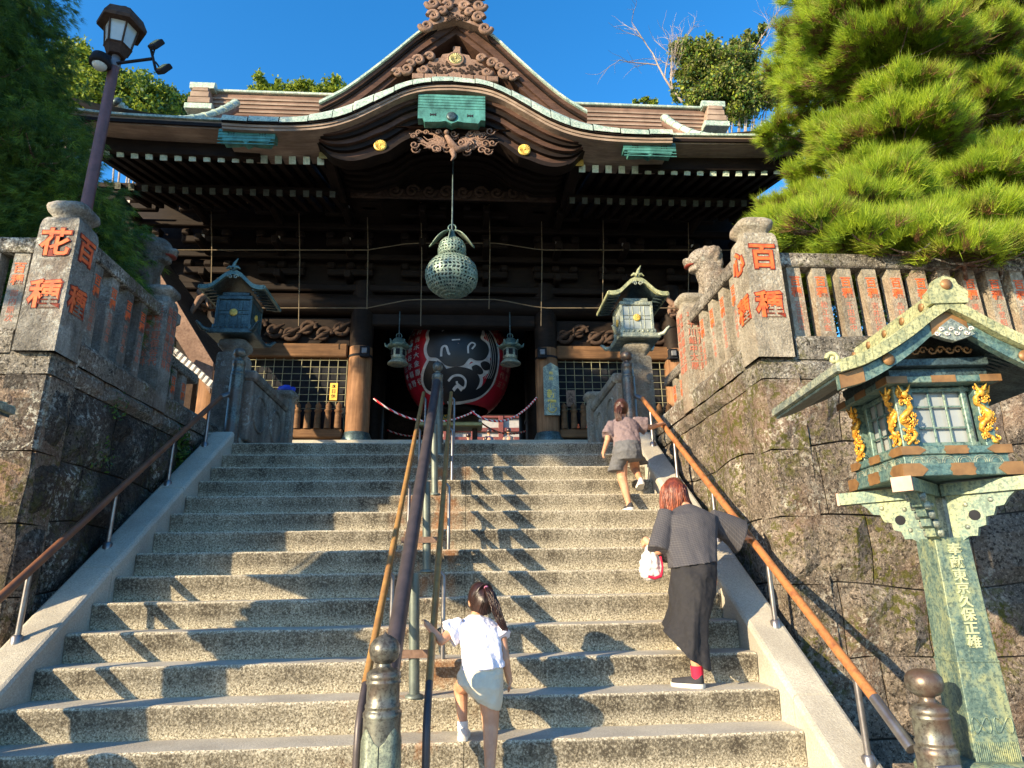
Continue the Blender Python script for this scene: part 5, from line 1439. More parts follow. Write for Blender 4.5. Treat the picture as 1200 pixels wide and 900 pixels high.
        mb = MB(); mb.lathe([(.03, 0), (.03, .006), (.001, .008)], pc, 16, axis=-v); mb.build('boss', M['copper_b'], bb)
        for k in range(24):      # rafters under the eaves
            yy = y0+.09+k*.0365
            p0 = F(s*.56, yy, 2.50); p1 = F(s*.24, yy, 2.62); d = (p0-p1); q = d.to_track_quat('X', 'Z').to_matrix()
            mb = MB(); mb.box((p0+p1)/2, (d.length, .016, .02), q); mb.build('rafter', M['bronzeD'], t)
        mb = MB(); mb.strip([(s*.565, 2.555), (s*.60, 2.545)], [(s*.565, 2.50), (s*.60, 2.505)], y0+.0, y1, 0, rf); mb.build('eave_edge', M['bronzeL'], t)
        # raised ribs down the slope
        for k in range(12):
            yy = y0+.06+k*.08
            mb = MB(); mb.tube([F(s*d, yy, z+.008) for d, z in sec[1:]], .008, 5); mb.build('roof_rib', M['bronzeR'], t)
        # little scroll finials along the left and right verge tops
        mb = MB(); mb.tube(spiral(F(s*.585, y0+.05, 2.585), u*s, UZ, .035, 1.2, 12, 1), .012, 6); mb.build('corner_scroll', M['bronzeR'], t)
    mb = MB(); mb.strip([(-.035, 2.93), (.035, 2.93)], [(-.05, 2.83), (.05, 2.83)], y0+.02, y1-.02, 0, rf); rg = mb.build('ridge', M['bronzeR'], t)
    for k in range(5):
        for s in (-1, 1):
            mb = MB(); mb.lathe([(.022, 0), (.022, .005), (.001, .006)], F(s*.045, y0+.14+k*.19, 2.885), 12, axis=u*s); mb.build('boss', M['copper_b'], rg)
    mb = MB(); mb.prism([(a*1.0, b) for a, b in ((-.09, 2.84), (-.10, 2.90), (-.06, 2.94), (-.05, 2.97), (0, 2.99), (.05, 2.97), (.06, 2.94), (.10, 2.90), (.09, 2.84))], y0-.02, y0+.03, rf)
    e = mb.build('ridge_end', M['bronzeR'], t)
    mb = MB(); mb.lathe([(.028, 0), (.028, .006), (.001, .008)], F(0, y0-.021, 2.94), 14, axis=-v); mb.build('boss', M['copper_b'], e)
    mb = MB(); n = 6
    mb.prism([(-.10, 2.68), (-.05, 2.66), (0, 2.645), (.05, 2.66), (.10, 2.68), (.05, 2.73), (0, 2.765), (-.05, 2.73)], y0+.0, y0+.028, rf); gp = mb.build('gable_pendant', M['bronzeL'], t)
    mb = MB()
    for k in range(8): mb.tube(spiral(F(-.085+k*.024, y0-.004, 2.685+.02*(k % 2)), u, UZ, .014, 1.1, 8, 1 if k % 2 else -1), .004, 4)
    mb.build('pendant_scrolls', M['white'], gp)
    return t
big_lantern(2.80, -.62, R(-6), 'large verdigris bronze lantern with gilt dragons on an inscribed pillar at the right')
big_lantern(-2.80, -.62, R(6), 'matching bronze lantern standing left of the steps, just outside the view')

# ------------------------------------------------------------ lamp post with camera and floodlights
lp = Vector((-2.80, 1.05, 3.06))
t = thing('lamp_post', 'maroon lamp post with security camera and two floodlights behind the left fence', 'lamp post', lp)
mb = MB(); mb.lathe([(.055, 0), (.05, .4), (.042, 2.93)], lp, 14); mb.build('pole', M['polem'], t)
L0 = lp+UZ*3.0
mb = MB(); mb.lathe([(.045, -.09), (.05, -.02), (.035, .0), (.035, .05)], L0, 14); mb.build('pole_head', M['grey'], t)
lh = L0+UZ*.03
mb = MB(); mb.lathe([(.075, 0), (.105, .08), (.108, .09)], lh, 6, smooth=False, rotz=.25); mb.build('lamp_base', M['carvD'], t)
mb = MB(); mb.lathe([(.100, .09), (.135, .35)], lh, 6, smooth=False, rotz=.25); gl = mb.build('lamp_glass', M['lampglass'], t)
for k in range(6):
    a = .25+k*math.pi/3
    mb = MB(); mb.tube([lh+Vector((.105*math.cos(a), .105*math.sin(a), .09)), lh+Vector((.14*math.cos(a), .14*math.sin(a), .36))], .010, 4); mb.build('lamp_frame_bar', M['carvD'], t)
for z, r in ((.095, .109), (.35, .142)):
    mb = MB(); mb.tube([lh+Vector((r*math.cos(.25+k*math.pi/3), r*math.sin(.25+k*math.pi/3), z)) for k in range(6)],   .011, 4, close=True, smooth=False); mb.build('lamp_frame_ring', M['carvD'], t)
mb = MB(); mb.lathe([(.20, .31), (.205, .34), (.16, .44), (.05, .53), (.02, .56)], lh, 6, smooth=False, rotz=.25); mb.build('lamp_roof', M['carvD'], t)
# dome camera
c = L0+Vector((-.06, -.10, -.12))
mb = MB(); mb.tube([L0+UZ*-.05, L0+Vector((-.03, -.05, -.02)), c+UZ*.05], .022, 8); mb.build('camera_arm', M['black'], t)
mb = MB(); mb.lathe([(.03, .09), (.07, .06), (.085, .0), (.085, -.03), (.065, -.035)], c, 18); o = mb.build('camera_housing', M['black'], t)
mb = MB(); mb.sphere(c-UZ*.03, (.06, .06, .055), 14, 8); mb.build('camera_dome', M['lampglass'], o)
# floodlights on an arm
p0 = L0+Vector((.02, -.02, -.06)); p1 = p0+Vector((.33, -.05, .02))
mb = MB(); mb.tube([p0, p1], .014, 6); mb.build('flood_arm', M['black'], t)
mb = MB(); mb.tube([p1+Vector((-.03, 0, .13)), p1+Vector((.05, 0, -.12))], .012, 6); mb.build('flood_bar', M['black'], t)
for q in (Vector((.05, -.06, .10)), Vector((.15, -.06, -.16))):
    Rf = Matrix.Rotation(R(-25), 3, 'Z') @ Matrix.Rotation(R(-25), 3, 'X') @ Matrix.Rotation(R(25), 3, 'Y')
    mb = MB(); mb.cbox(p1+q, (.12, .045, .11), .008, Rf); o = mb.build('floodlight', M['black'], t)
    mb = MB(); mb.box(p1+q+Rf @ Vector((0, -.026, 0)), (.07, .006, .07), Rf); mb.build('flood_lens', M['goldo'], o)
    mb = MB(); mb.tube([p1+q+Rf @ Vector((-.05, .02, 0)), p1+q*.3], .008, 5); mb.build('flood_yoke', M['black'], o)

# shelter roof left of the gate
t = thing('side_shelter', 'small shelter with a pale sloping board roof and white rafter tips behind the left fence', 'shelter', (-4.5, 6.2, 3.1))
p = [at(150, 300, Y=6.3), at(248, 436, Y=6.3)]
d = (p[1]-p[0]); q = d.to_track_quat('X', 'Y').to_matrix(); c = (p[0]+p[1])/2
mb = MB(); mb.add([p[0]+UZ*.0, p[1]+UZ*.0, p[1]+Vector((0, .9, .55)), p[0]+Vector((0, .9, .55)), p[0]+UZ*.07, p[1]+UZ*.07, p[1]+Vector((0, .9, .62)), p[0]+Vector((0, .9, .62))], [(0, 1, 2, 3), (4, 5, 6, 7), (0, 1, 5, 4), (1, 2, 6, 5), (2, 3, 7, 6), (3, 0, 4, 7)])
mb.build('roof_boards', M['carvD'], t)
mb = MB(); a = at(175, 300, Y=6.2); b = at(250, 425, Y=6.2); mb.add([a, b, b-UZ*.50, a-UZ*.55, a+UY*.06, b+UY*.06, b-UZ*.50+UY*.06, a-UZ*.55+UY*.06], [(0, 1, 2, 3), (4, 5, 6, 7), (0, 1, 5, 4), (1, 2, 6, 5), (2, 3, 7, 6), (3, 0, 4, 7)]); mb.build('barge_board', M['carv'], t)
for i in range(10):
    f = i/9; c = at(205, 412, Y=5.9)+(at(250, 452, Y=5.9)-at(205, 412, Y=5.9))*f
    mb = MB(); mb.box(c, (.05, .30, .10), Matrix.Rotation(R(30), 3, 'Y')); mb.build('rafter_tip', M['white'], t)
for x in (-4.1, -6.0):
    mb = MB(); mb.cbox((x, 6.5, 4.2), (.16, .16, 2.4), .01); mb.build('post', M['carvD'], t)
# ------------------------------------------------------------ stone lions
def lion(c, face, label, mat):
    """seated lion-dog; face = direction (x) it looks"""
    c = Vector(c); t = thing('stone_lion', label, 'statue', c); f = face
    mb = MB()
    P = lambda x, y, z: c+Vector((x*f, y, z))*.88
    mb.capsule(P(-.16, 0, .20), P(.02, 0, .46), .19, .17); mb.capsule(P(.02, 0, .40), P(.12, 0, .62), .18, .15)
    mb.sphere(P(.17, 0, .74), (.17, .15, .15), 14, 10)
    mb.sphere(P(.30, 0, .70), (.11, .11, .07), 12, 8); mb.sphere(P(.27, 0, .60), (.09, .09, .035), 12, 6)
    mb.sphere(P(.40, 0, .73), (.035, .06, .03), 8, 6)
    for s in (-1, 1):
        mb.capsule(P(.12, s*.10, .48), P(.20, s*.11, .05), .075, .055); mb.sphere(P(.25, s*.11, .04), (.09, .065, .045), 10, 6)
        mb.sphere(P(-.14, s*.14, .17), (.17, .09, .17), 10, 8); mb.sphere(P(.02, s*.18, .04), (.12, .06, .045), 10, 6)
        mb.sphere(P(.27, s*.07, .79), .035, 8, 6); mb.capsule(P(.10, s*.13, .84), P(.03, s*.17, .80), .045, .03)
    rnd = random.Random(5)
    for k in range(70):
        a = rnd.uniform(-2.6, 2.6); z = rnd.uniform(.42, .86); r = .17
        mb.sphere(P(.07-r*math.cos(a)*.7, r*math.sin(a)*.95, z), rnd.uniform(.03, .05), 7, 5)
    for k in range(6):
        a = -.8+k*.3; mb.capsule(P(-.28, a*.12, .22), P(-.34+.02*k, a*.28, .56+.04*math.cos(a*3)), .06, .03)
    o = mb.build('body', mat, t, fix=False)
    r = o.modifiers.new('r', 'REMESH'); r.mode = 'VOXEL'; r.voxel_size = .014; r.use_smooth_shade = True
    m_ = MB(); m_.sphere(P(.335, 0, .655), (.075, .085, .022), 12, 6); m_.build('painted_mouth', M['redd'], t)
    m_ = MB(); m_.cbox(c+Vector((0, 0, -.07)), (.80, .52, .14), .02); m_.cbox(c+Vector((0, 0, -.75)), (.72, .46, 1.25), .02); m_.build('pedestal', mat, t)
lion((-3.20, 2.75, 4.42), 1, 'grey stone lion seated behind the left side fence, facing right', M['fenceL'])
lion((3.22, 2.75, 4.42), -1, 'brown stone lion with red mouth seated behind the right side fence, facing left', M['lion'])

# ------------------------------------------------------------ people
def skin_mat(name, a, b):
    k = N(name); k.b.inputs['Subsurface Weight'].default_value = .08; k.b.inputs['Subsurface Radius'].default_value = (.02, .008, .004)
    return k.out(k.ramp(k.noise(14, 3), [(.4, b), (.6, a)]), .55)
M['skin'] = skin_mat('people_skin', (.56, .29, .17), (.48, .23, .13))  # slightly mottled skin tone shared by every figure
def cloth(name, a, b, sc=30, stretch=(1, 1, 1), rough=.85):
    k = N(name); wv = k.noise(420, 1, .5)
    col = k.mix(k.ramp(k.noise(sc, 4, stretch=stretch), [(.40, .5), (.62, 0)]), a, b)
    k.bump(k.math('ADD', k.noise(26, 3), k.math('MULTIPLY', wv, .15)), .35, .012); return k.out(col, rough)
M['shirtG'] = cloth('charcoal_striped_blouse', (.085, .082, .090), (.06, .058, .065))
k = N('charcoal_striped_blouse_weave')
w1 = k.n('TexWave', wave_type='BANDS', bands_direction='DIAGONAL'); w1.inputs['Scale'].default_value = 22; k.L(k.P, w1.inputs['Vector'])
w2 = k.n('TexWave', wave_type='BANDS', bands_direction='X'); w2.inputs['Scale'].default_value = 20; k.L(k.P, w2.inputs['Vector'])
cc = k.mix(k.ramp(w1.outputs['Fac'], [(.80, 0), (.95, .5)]), (.048, .046, .053), (.11, .105, .11)); cc = k.mix(k.ramp(w2.outputs['Fac'], [(.85, 0), (.97, .4)]), cc, (.10, .095, .10))
k.bump(k.noise(22, 3), .35, .012); M['shirtG'] = k.out(cc, .85)
M['skirtB'] = cloth('black_skirt', (.017, .016, .019), (.010, .010, .012))
M['shirtW'] = cloth('white_tee', (.74, .72, .80), (.66, .64, .73))
M['shortC'] = cloth('cream_shorts', (.62, .56, .44), (.54, .48, .38))
M['shirtM'] = cloth('mauve_grey_tee', (.20, .145, .145), (.15, .11, .115))
M['shortG'] = cloth('grey_shorts', (.12, .12, .125), (.08, .08, .085))
M['sock'] = cloth('red_sock', (.62, .01, .05), (.5, .01, .04)); M['sockW'] = cloth('white_sock', (.7, .68, .66), (.6, .58, .56))
M['shoe'] = cloth('dark_canvas_shoe', (.03, .03, .035), (.02, .02, .024)); M['sole'] = cloth('pale_rubber_sole', (.70, .66, .58), (.55, .52, .46))
M['shoeW'] = cloth('pale_trainer', (.62, .58, .56), (.45, .42, .42))
M['hairR'] = simple('auburn_hair', (.20, .045, .020), (.08, .018, .010), 60, .38, 0, .3, 200, stretch=(1, 1, .2))
M['hairD'] = simple('dark_brown_hair', (.035, .014, .010), (.014, .007, .006), 60, .33, 0, .3, 200, stretch=(1, 1, .2))
M['hairM'] = simple('brown_hair', (.085, .032, .020), (.04, .016, .011), 60, .35, 0, .3, 200, stretch=(1, 1, .2))
M['hairL'] = simple('copper_highlight_hair', (.42, .12, .05), (.25, .06, .025), 60, .35, 0, .2, 200)
M['pink'] = simple('pink_hair_tie', (.8, .25, .4), None, 8, .5, 0, 0)
def remesh(o, vs, sm=4, disp=0, dsize=.08):
    r = o.modifiers.new('r', 'REMESH'); r.mode = 'VOXEL'; r.voxel_size = vs; r.use_smooth_shade = True
    if sm: q = o.modifiers.new('s', 'SMOOTH'); q.factor = .5; q.iterations = sm
    if disp:
        tx = bpy.data.textures.new('fold', 'CLOUDS'); tx.noise_scale = dsize; tx.noise_depth = 2
        d = o.modifiers.new('d', 'DISPLACE'); d.texture = tx; d.strength = disp; d.mid_level = .5; d.texture_coords = 'LOCAL'
def ring(c, wx, wy, tilt=0.0, lean=0.0, n=28, fold=0.0, nf=9, ph=0.0):
    c = Vector(c); u = Vector((math.cos(tilt), 0, math.sin(tilt))); v = Vector((0, math.cos(lean), math.sin(lean)))
    out = []
    for j in range(n):
        a = 2*math.pi*j/n; k = 1+fold*math.sin(nf*a+ph)
        out.append(c+u*wx*k*math.cos(a)+v*wy*k*math.sin(a))
    return out
def loft(mb, rings):
    mb.grid(rings, 0, True, True); mb.add(rings[0], [tuple(range(len(rings[0])))]); mb.add(rings[-1], [tuple(range(len(rings[-1])-1, -1, -1))])
def hand(mb, wrist, tip, palm_n, size, curl, thumb_side):
    """palm with five separate fingers; palm_n = direction the palm faces; curl in radians per joint"""
    wrist = Vector(wrist); d = (Vector(tip)-wrist).normalized(); nrm = Vector(palm_n); nrm = (nrm-d*nrm.dot(d)).normalized(); side = d.cross(nrm)*thumb_side
    s = size
    for q in (-.28, -.1, .1, .28): mb.capsule(wrist+side*q*s*.55+d*.02*s, wrist+d*s*.46+side*q*s*.95, s*.13, s*.105, 8)
    for i, (q, L) in enumerate(((.30, .42), (.10, .47), (-.10, .44), (-.29, .34))):
        p = wrist+d*s*.50+side*q*s; dd = d.copy()
        for j in range(3):
            ax = dd.cross(nrm); dd = (dd*math.cos(curl*(1+.1*i))+nrm*math.sin(curl*(1+.1*i))).normalized()
            nrm2 = nrm; p2 = p+dd*L*s*(.42, .32, .26)[j]; mb.capsule(p, p2, s*(.082, .074, .066)[j], s*(.074, .066, .055)[j], 7); p = p2
            nrm = (nrm-dd*nrm.dot(dd)).normalized()
        nrm = Vector(palm_n); nrm = (nrm-d*nrm.dot(d)).normalized()
    p = wrist+d*s*.14+side*s*.26; dd = (d*.6+side*.7+nrm*.35).normalized()
    for j in range(2):
        p2 = p+dd*s*.25; mb.capsule(p, p2, s*.09, s*.07, 7); p = p2; dd = (dd*.8+d*.3+nrm*.5).normalized()
def shoe(t, heel, toe, w, up_mat, sole_mat, h=.06):
    heel = Vector(heel); toe = Vector(toe); d = (toe-heel); L = d.length; d.normalize(); sd_ = d.cross(UZ).normalized(); upv = sd_.cross(d)
    def outline(k, z, z2): return [heel+d*L*f+sd_*w*wd*k*sg+upv*(z+(z2-z)*f) for sg, seq in ((1, ((-.02, .45), (.1, .75), (.35, .75), (.65, .95), (.85, .85), (.98, .45))), (-1, ((1.0, .3), (.86, .8), (.65, .9), (.35, .72), (.1, .75), (-.02, .45)))) for f, wd in seq]
    mb = MB(); loft(mb, [outline(.52, 0, 0), outline(.55, .012, .012), outline(.53, .026, .022)]); o = mb.build('shoe_sole', sole_mat, t)
    mb = MB(); loft(mb, [outline(.50, .022, .020), outline(.50, h*.7, h*.5), outline(.40, h*1.05, h*.62), outline(.26, h*1.25, h*.7)]); o = mb.build('shoe', up_mat, t)
    s_ = o.modifiers.new('s', 'SUBSURF'); s_.levels = 1; s_.render_levels = 1
def face(t, body_mb, hc, R3, s):
    """nose, brows, ears, lips raised on the head before it is fused; eyes as parts"""
    L = lambda x, y, z: Vector(hc)+R3 @ Vector((x*s, y*s, z*s))
    body_mb.sphere(hc, (.074*s, .090*s, .108*s), 18, 14, 0, R3)
    body_mb.capsule(L(0, .070, -.055), L(0, .040, -.080), .035*s, .045*s)
    body_mb.capsule(L(0, .088, .005), L(0, .100, -.028), .010*s, .015*s, 8)
    for q in (-1, 1):
        body_mb.sphere(L(q*.076, -.005, -.010), (.010*s, .020*s, .030*s), 8, 6, 0, R3)
        body_mb.capsule(L(q*.045, .072, .020), L(q*.018, .084, .018), .008*s, .008*s, 6)
    body_mb.capsule(L(-.020, .085, -.052), L(.020, .085, -.052), .008*s, .008*s, 6)
    for q in (-1, 1):
        m_ = MB(); m_.sphere(L(q*.031, .079, .003), .011*s, 8, 6); m_.build('eye', M['hairD'], t)
def strands(mb, roots, ends, mids, n, r, rnd, jit):
    for k in range(n):
        a = rnd.random(); i = min(int(a*(len(roots)-1)), len(roots)-2) if len(roots) > 1 else 0; f = a*(len(roots)-1)-i if len(roots) > 1 else 0
        def q(L): return (L[i]+(L[i+1]-L[i])*f if len(L) > 1 else L[0])+Vector((rnd.uniform(-1, 1), rnd.uniform(-1, 1), rnd.uniform(-1, 1)))*jit
        p = [q(roots)]+[q(m) for m in mids]+[q(ends)]
        pts = smooth([tuple(v) for v in p], 4); mb.tube(pts, [r*(1-.6*(j/(len(pts)-1))) for j in range(len(pts))], 4)

# -- the woman
A = lambda x, y, Y: at(x, y, Y=Y)
hip = A(815, 672, .52); chest = A(812, 615, .72); neck = A(803, 596, .82); head = A(790, 580, .90)
t = thing('person', 'auburn haired woman in charcoal blouse and long black skirt at the right handrail', 'person', (hip.x, .4, .90))
mb = MB()
Rh = Matrix.Rotation(R(-14), 3, 'Z') @ Matrix.Rotation(R(-12), 3, 'X')
face(t, mb, head, Rh.to_3x3() if hasattr(Rh, 'to_3x3') else Rh, 1.0)
mb.capsule(neck, head-UZ*.05, .055, .05); mb.capsule(hip, chest+Vector((0, .02, -.03)), .105, .095); mb.capsule(chest+Vector((-.12, .03, .0)), chest+Vector((.12, .03, .0)), .05, .05); mb.capsule(chest+Vector((0, .03, 0)), neck, .05, .045)
shL = A(776, 607, .74); shR = A(842, 608, .74); hR = at(884, 639, X=2.42)+UZ*.035; elR = (shR+hR)/2+Vector((.0, .0, -.03))
mb.capsule(shR+Vector((.0, .02, -.03)), elR, .034, .034); wrR = hR+(elR-hR).normalized()*.07; mb.capsule(elR, wrR, .037, .026)
hand(mb, wrR, hR+Vector((.05, .06, -.0)), (0, 0, -1), .090, .55, 1)
hL = A(757, 633, .72); elL = A(772, 645, .66); mb.capsule(shL+Vector((.01, .02, -.03)), elL, .036, .034); mb.capsule(elL, hL, .034, .026)
hand(mb, hL, hL+Vector((-.03, .03, -.03)), (1, .2, -.3), .085, 1.0, -1)
ft = Vector((1.745, .36, .90)); kn = A(814, 730, .52); ank = ft+Vector((.03, .0, .08))
mb.capsule(hip+Vector((.06, 0, -.04)), kn, .085, .055); mb.capsule(kn, ank+UZ*.03, .054, .034); mb.capsule(ank+UZ*.03, ank-UZ*.05, .034, .03)
ft2 = Vector((1.85, .72, 1.08)); kn2 = Vector((1.86, .80, 1.40)); mb.capsule(hip+Vector((-.02, 0, -.04)), kn2, .085, .055); mb.capsule(kn2, ft2+UZ*.09, .053, .034)
remesh(mb.build('body', M['skin'], t, fix=False), .0055, 3)
# blouse
mb = MB()
loft(mb, [ring(neck+UZ*.005, .075, .07, 0, -.3), ring(A(806, 601, .78), .135, .09, .0, -.3), ring(A(809, 608, .74), .205, .11, 0, -.25), ring(A(811, 622, .70), .185, .115, 0, -.2, fold=.02, nf=7), ring(A(811, 642, .62), .170, .125, .0, -.1, fold=.03, nf=8),
          ring(A(812, 662, .53), .165, .14, .12, 0, fold=.045, nf=9)])
d = (hR-shR)
def sleeve(mb, a, b, ra, rb, droop=.0, n=20):
    a = Vector(a); b = Vector(b); d = (b-a).normalized(); side = d.cross(UZ).normalized(); w = side.cross(d); rings = []
    for i in range(7):
        f = i/6; r = ra+(rb-ra)*f; c = a+(b-a)*f-UZ*droop*f*f
        rings.append([c+side*r*math.cos(2*math.pi*j/n)*.8+w*r*math.sin(2*math.pi*j/n)*(1+.25*f)*(1+.04*math.sin(5*j)) for j in range(n)])
    loft(mb, rings)
sleeve(mb, shR-Vector((.06, -.02, .0)), hR+(shR-hR)*.36-UZ*.0, .080, .098, .035)
sleeve(mb, shL+Vector((.05, .02, .03)), A(775, 650, .66), .085, .105, .0)
remesh(mb.build('blouse', M['shirtG'], t, fix=False), .0065, 3, .016, .13)
# long skirt, pulled back by the raised leg
mb = MB()
loft(mb, [ring(A(813, 655, .55), .150, .12, .1, 0), ring(A(813, 672, .52), .158, .14, .1, 0, fold=.02, nf=8), ring(A(811, 694, .52), .148, .16, -.05, 0, fold=.03, nf=7), ring(A(807, 716, .52), .122, .19, -.15, .1, fold=.05, nf=6),
          ring(A(804, 735, .50), .118, .21, -.32, .25, fold=.07, nf=6), ring(A(803, 750, .48), .145, .23, -.50, .35, fold=.08, nf=6, ph=.5), ring(A(803, 757, .46), .155, .23, -.58, .4, fold=.09, nf=6, ph=.8)])
remesh(mb.build('skirt', M['skirtB'], t, fix=False), .0065, 3, .02, .09)
# sock and shoes
mb = MB(); mb.tube([ank-UZ*.045, ank, ank+UZ*.045], [.036, .037, .038], 16); mb.build('sock', M['sock'], t)
shoe(t, ft+Vector((.05, -.03, 0)), ft+Vector((-.10, .12, 0)), .095, M['shoe'], M['sole'], .06)
shoe(t, ft2+Vector((0, -.06, 0)), ft2+Vector((-.02, .16, 0)), .09, M['shoe'], M['sole'], .06)
mb = MB(); mb.sphere(head+Vector((0, -.012, .014)), (.090, .103, .118), 20, 14, 0, Rh); mb.build('hair_cap', M['hairR'], t)
mb = MB(); rnd = random.Random(8); hc = head
for k in range(620):
    a = rnd.uniform(-2.55, 2.55); top = hc+Vector((.02*math.sin(a), -.02*math.cos(a), .118)); f = rnd.uniform(.82, 1.12)
    p1 = hc+Vector((.083*math.sin(a), -.098*math.cos(a), .055)); p2 = hc+Vector((.100*math.sin(a), -.110*math.cos(a), -.03))
    flick = .05 if math.sin(a) > .3 else -.005
    p3 = hc+Vector((.100*math.sin(a)*1.02+flick*.5, -.105*math.cos(a), -.10*f)); p4 = hc+Vector((.098*math.sin(a)+flick, -.095*math.cos(a), -.155*f+(.03 if flick > 0 else 0)))
    j = lambda: Vector((rnd.uniform(-.007, .007), rnd.uniform(-.007, .007), rnd.uniform(-.006, .006)))
    pts = smooth([tuple(v+j()) for v in (top, p1, p2, p3, p4)], 3)
    k0 = len(mb.f); mb.tube(pts, [.0042*(1-.6*i/(len(pts)-1)) for i in range(len(pts))], 4)
    if k % 4 == 0: mb.mi[k0:] = [1]*(len(mb.f)-k0)
mb.build('bob_hair', [M['hairR'], M['hairL']], t)
# her plastic bag
k = N('thin_plastic'); k.b.inputs['Alpha'].default_value = .82; M['plastic'] = k.out(k.ramp(k.noise(18, 4), [(.40, (.80, .76, .74)), (.60, (.62, .58, .57))]), .25)
bc = A(763, 661, .70)
t = thing('plastic_bag', 'thin white plastic shopping bag hanging from the woman\'s left hand', 'plastic bag', bc)
mb = MB(); loft(mb, [ring(bc+UZ*.155, .012, .012), ring(bc+UZ*.11, .030, .025, fold=.15), ring(bc+UZ*.05, .062, .045, fold=.12), ring(bc-UZ*.02, .082, .06, fold=.08), ring(bc-UZ*.08, .078, .055, .1, fold=.06), ring(bc-UZ*.105, .045, .03)])
remesh(mb.build('bag', M['plastic'], t, fix=False), .006, 1, .025, .03)
mb = MB(); mb.tube([bc+Vector((.01, 0, .17)), bc+Vector((-.01, 0, .13))], .012, 8); mb.build('knot', M['plastic'], t)
mb = MB(); mb.tube([bc+Vector((.055, -.055, .05)), bc+Vector((.062, -.06, -.02)), bc+Vector((.05, -.055, -.08))], .008, 6); mb.tube([bc+Vector((.05, -.055, -.08)), bc+Vector((.0, -.062, -.095)), bc+Vector((-.04, -.05, -.08))], .010, 6); mb.build('red_print', M['sock'], t)

# -- the girl in white
hip = A(562, 790, -.04); chest = A(560, 745, .06); neck = A(558, 722, .12); head = A(562, 704, .15)
t = thing('person', 'ponytailed girl in white T-shirt and cream shorts, hand on the centre rail', 'person', (hip.x, -.05, .72))
s = .86
mb = MB(); Rh = Matrix.Rotation(R(22), 3, 'Z') @ Matrix.Rotation(R(-6), 3, 'X')
face(t, mb, head, Rh, s*.98)
mb.capsule(neck-UZ*.01, head-UZ*.04, .036, .036); mb.capsule(hip, chest+Vector((0, .01, -.02)), .07, .06); mb.capsule(chest+Vector((-.07, .01, .02)), chest+Vector((.07, .01, .02)), .035, .035); mb.capsule(chest, neck, .035, .034)
shL = A(538, 732, .06); elL = A(517, 751, .0); rp = Vector((.165, .10, railz(.10, .53))); wrL = A(500, 731, .04)
mb.capsule(shL, elL, .033, .026); mb.capsule(elL, wrL, .026, .018); hand(mb, wrL, rp+Vector((-.03, .02, .02)), (-.3, .6, -.2), .060, .55, 1)
shR = A(586, 738, .06); elR = A(592, 772, -.02); wrR = A(597, 798, .0); mb.capsule(shR, elR, .033, .026); mb.capsule(elR, wrR, .025, .018)
hand(mb, wrR, wrR+Vector((.005, .01, -.08)), (-1, 0, 0), .062, .25, -1)
fL = Vector((.335, .07, .72)); kL = A(540, 806, .12); aL = fL+UZ*.07
mb.capsule(hip+Vector((-.05, 0, -.02)), kL, .065, .042); mb.capsule(kL, aL, .042, .024)
mb.capsule(aL, aL-UZ*.03, .024, .025)
fR = Vector((.475, -.155, .54)); kR = A(575, 850, -.08); aR = fR+UZ*.075
mb.capsule(hip+Vector((.05, 0, -.02)), kR, .068, .044); mb.capsule(kR, aR, .044, .026); mb.capsule(aR, aR-UZ*.03, .025, .025)
remesh(mb.build('body', M['skin'], t, fix=False), .0045, 3)
mb = MB()
loft(mb, [ring(neck-UZ*.0, .050, .05, 0, -.2), ring(A(559, 728, .09), .095, .07, 0, -.2), ring(A(561, 736, .06), .135, .082, .0, -.15), ring(A(564, 752, .03), .120, .088, 0, -.1, fold=.03, nf=7), ring(A(566, 768, -.01), .118, .095, .0, -.1, fold=.04, nf=8), ring(A(566, 783, -.04), .122, .10, .05, 0, fold=.05, nf=9)])
sleeve(mb, shL+Vector((.02, 0, 0)), shL+(elL-shL)*.60, .048, .064, .0); sleeve(mb, shR-Vector((.02, 0, 0)), shR+(elR-shR)*.34, .048, .062, .0)
remesh(mb.build('t_shirt', M['shirtW'], t, fix=False), .005, 3, .018, .045)
mb = MB()
loft(mb, [ring(A(565, 775, -.02), .112, .09, .05, 0), ring(A(563, 790, -.04), .128, .105, .05, 0), ring(A(563, 803, -.05), .125, .11, -.1, 0, fold=.03, nf=6), ring(A(567, 816, -.05), .105, .10, -.30, .1, fold=.04, nf=5), ring(A(570, 824, -.05), .085, .085, -.42, .1, fold=.05, nf=5)])
remesh(mb.build('shorts', M['shortC'], t, fix=False), .005, 3, .012, .05)
mb = MB(); mb.tube([aL-UZ*.03, aL+UZ*.02], .029, 14); mb.build('sock', M['sockW'], t)
mb = MB(); mb.tube([aR-UZ*.03, aR+UZ*.015], .029, 14); mb.build('sock', M['sockW'], t)
shoe(t, fL+Vector((.0, -.055, 0)), fL+Vector((.01, .12, 0)), .072, M['shoeW'], M['sole'], .05)
shoe(t, fR+Vector((.0, -.055, 0)), fR+Vector((.0, .12, 0)), .072, M['shoeW'], M['sole'], .05)
mb = MB(); mb.sphere(head+Vector((0, -.010, .012)), (.078*s*1.02, .097*s, .112*s), 20, 14, 0, Rh); mb.build('hair_cap', M['hairD'], t)
mb = MB(); rnd = random.Random(3); tie = A(569, 688, .08)
for k in range(170):
    a = rnd.uniform(0, 6.283); q = head+Vector((.066*math.cos(a), -.02+.03*math.sin(a)-.05, .02+.07*math.sin(a)))
    q = head+Rh @ Vector((.068*math.cos(a), -.03-.045*abs(math.sin(a)), -.01+.075*math.sin(a)))
    mid = (q+tie)/2+(((q+tie)/2)-head).normalized()*.03
    mb.tube(smooth([tuple(q), tuple(mid), tuple(tie)], 4), .0035, 4)
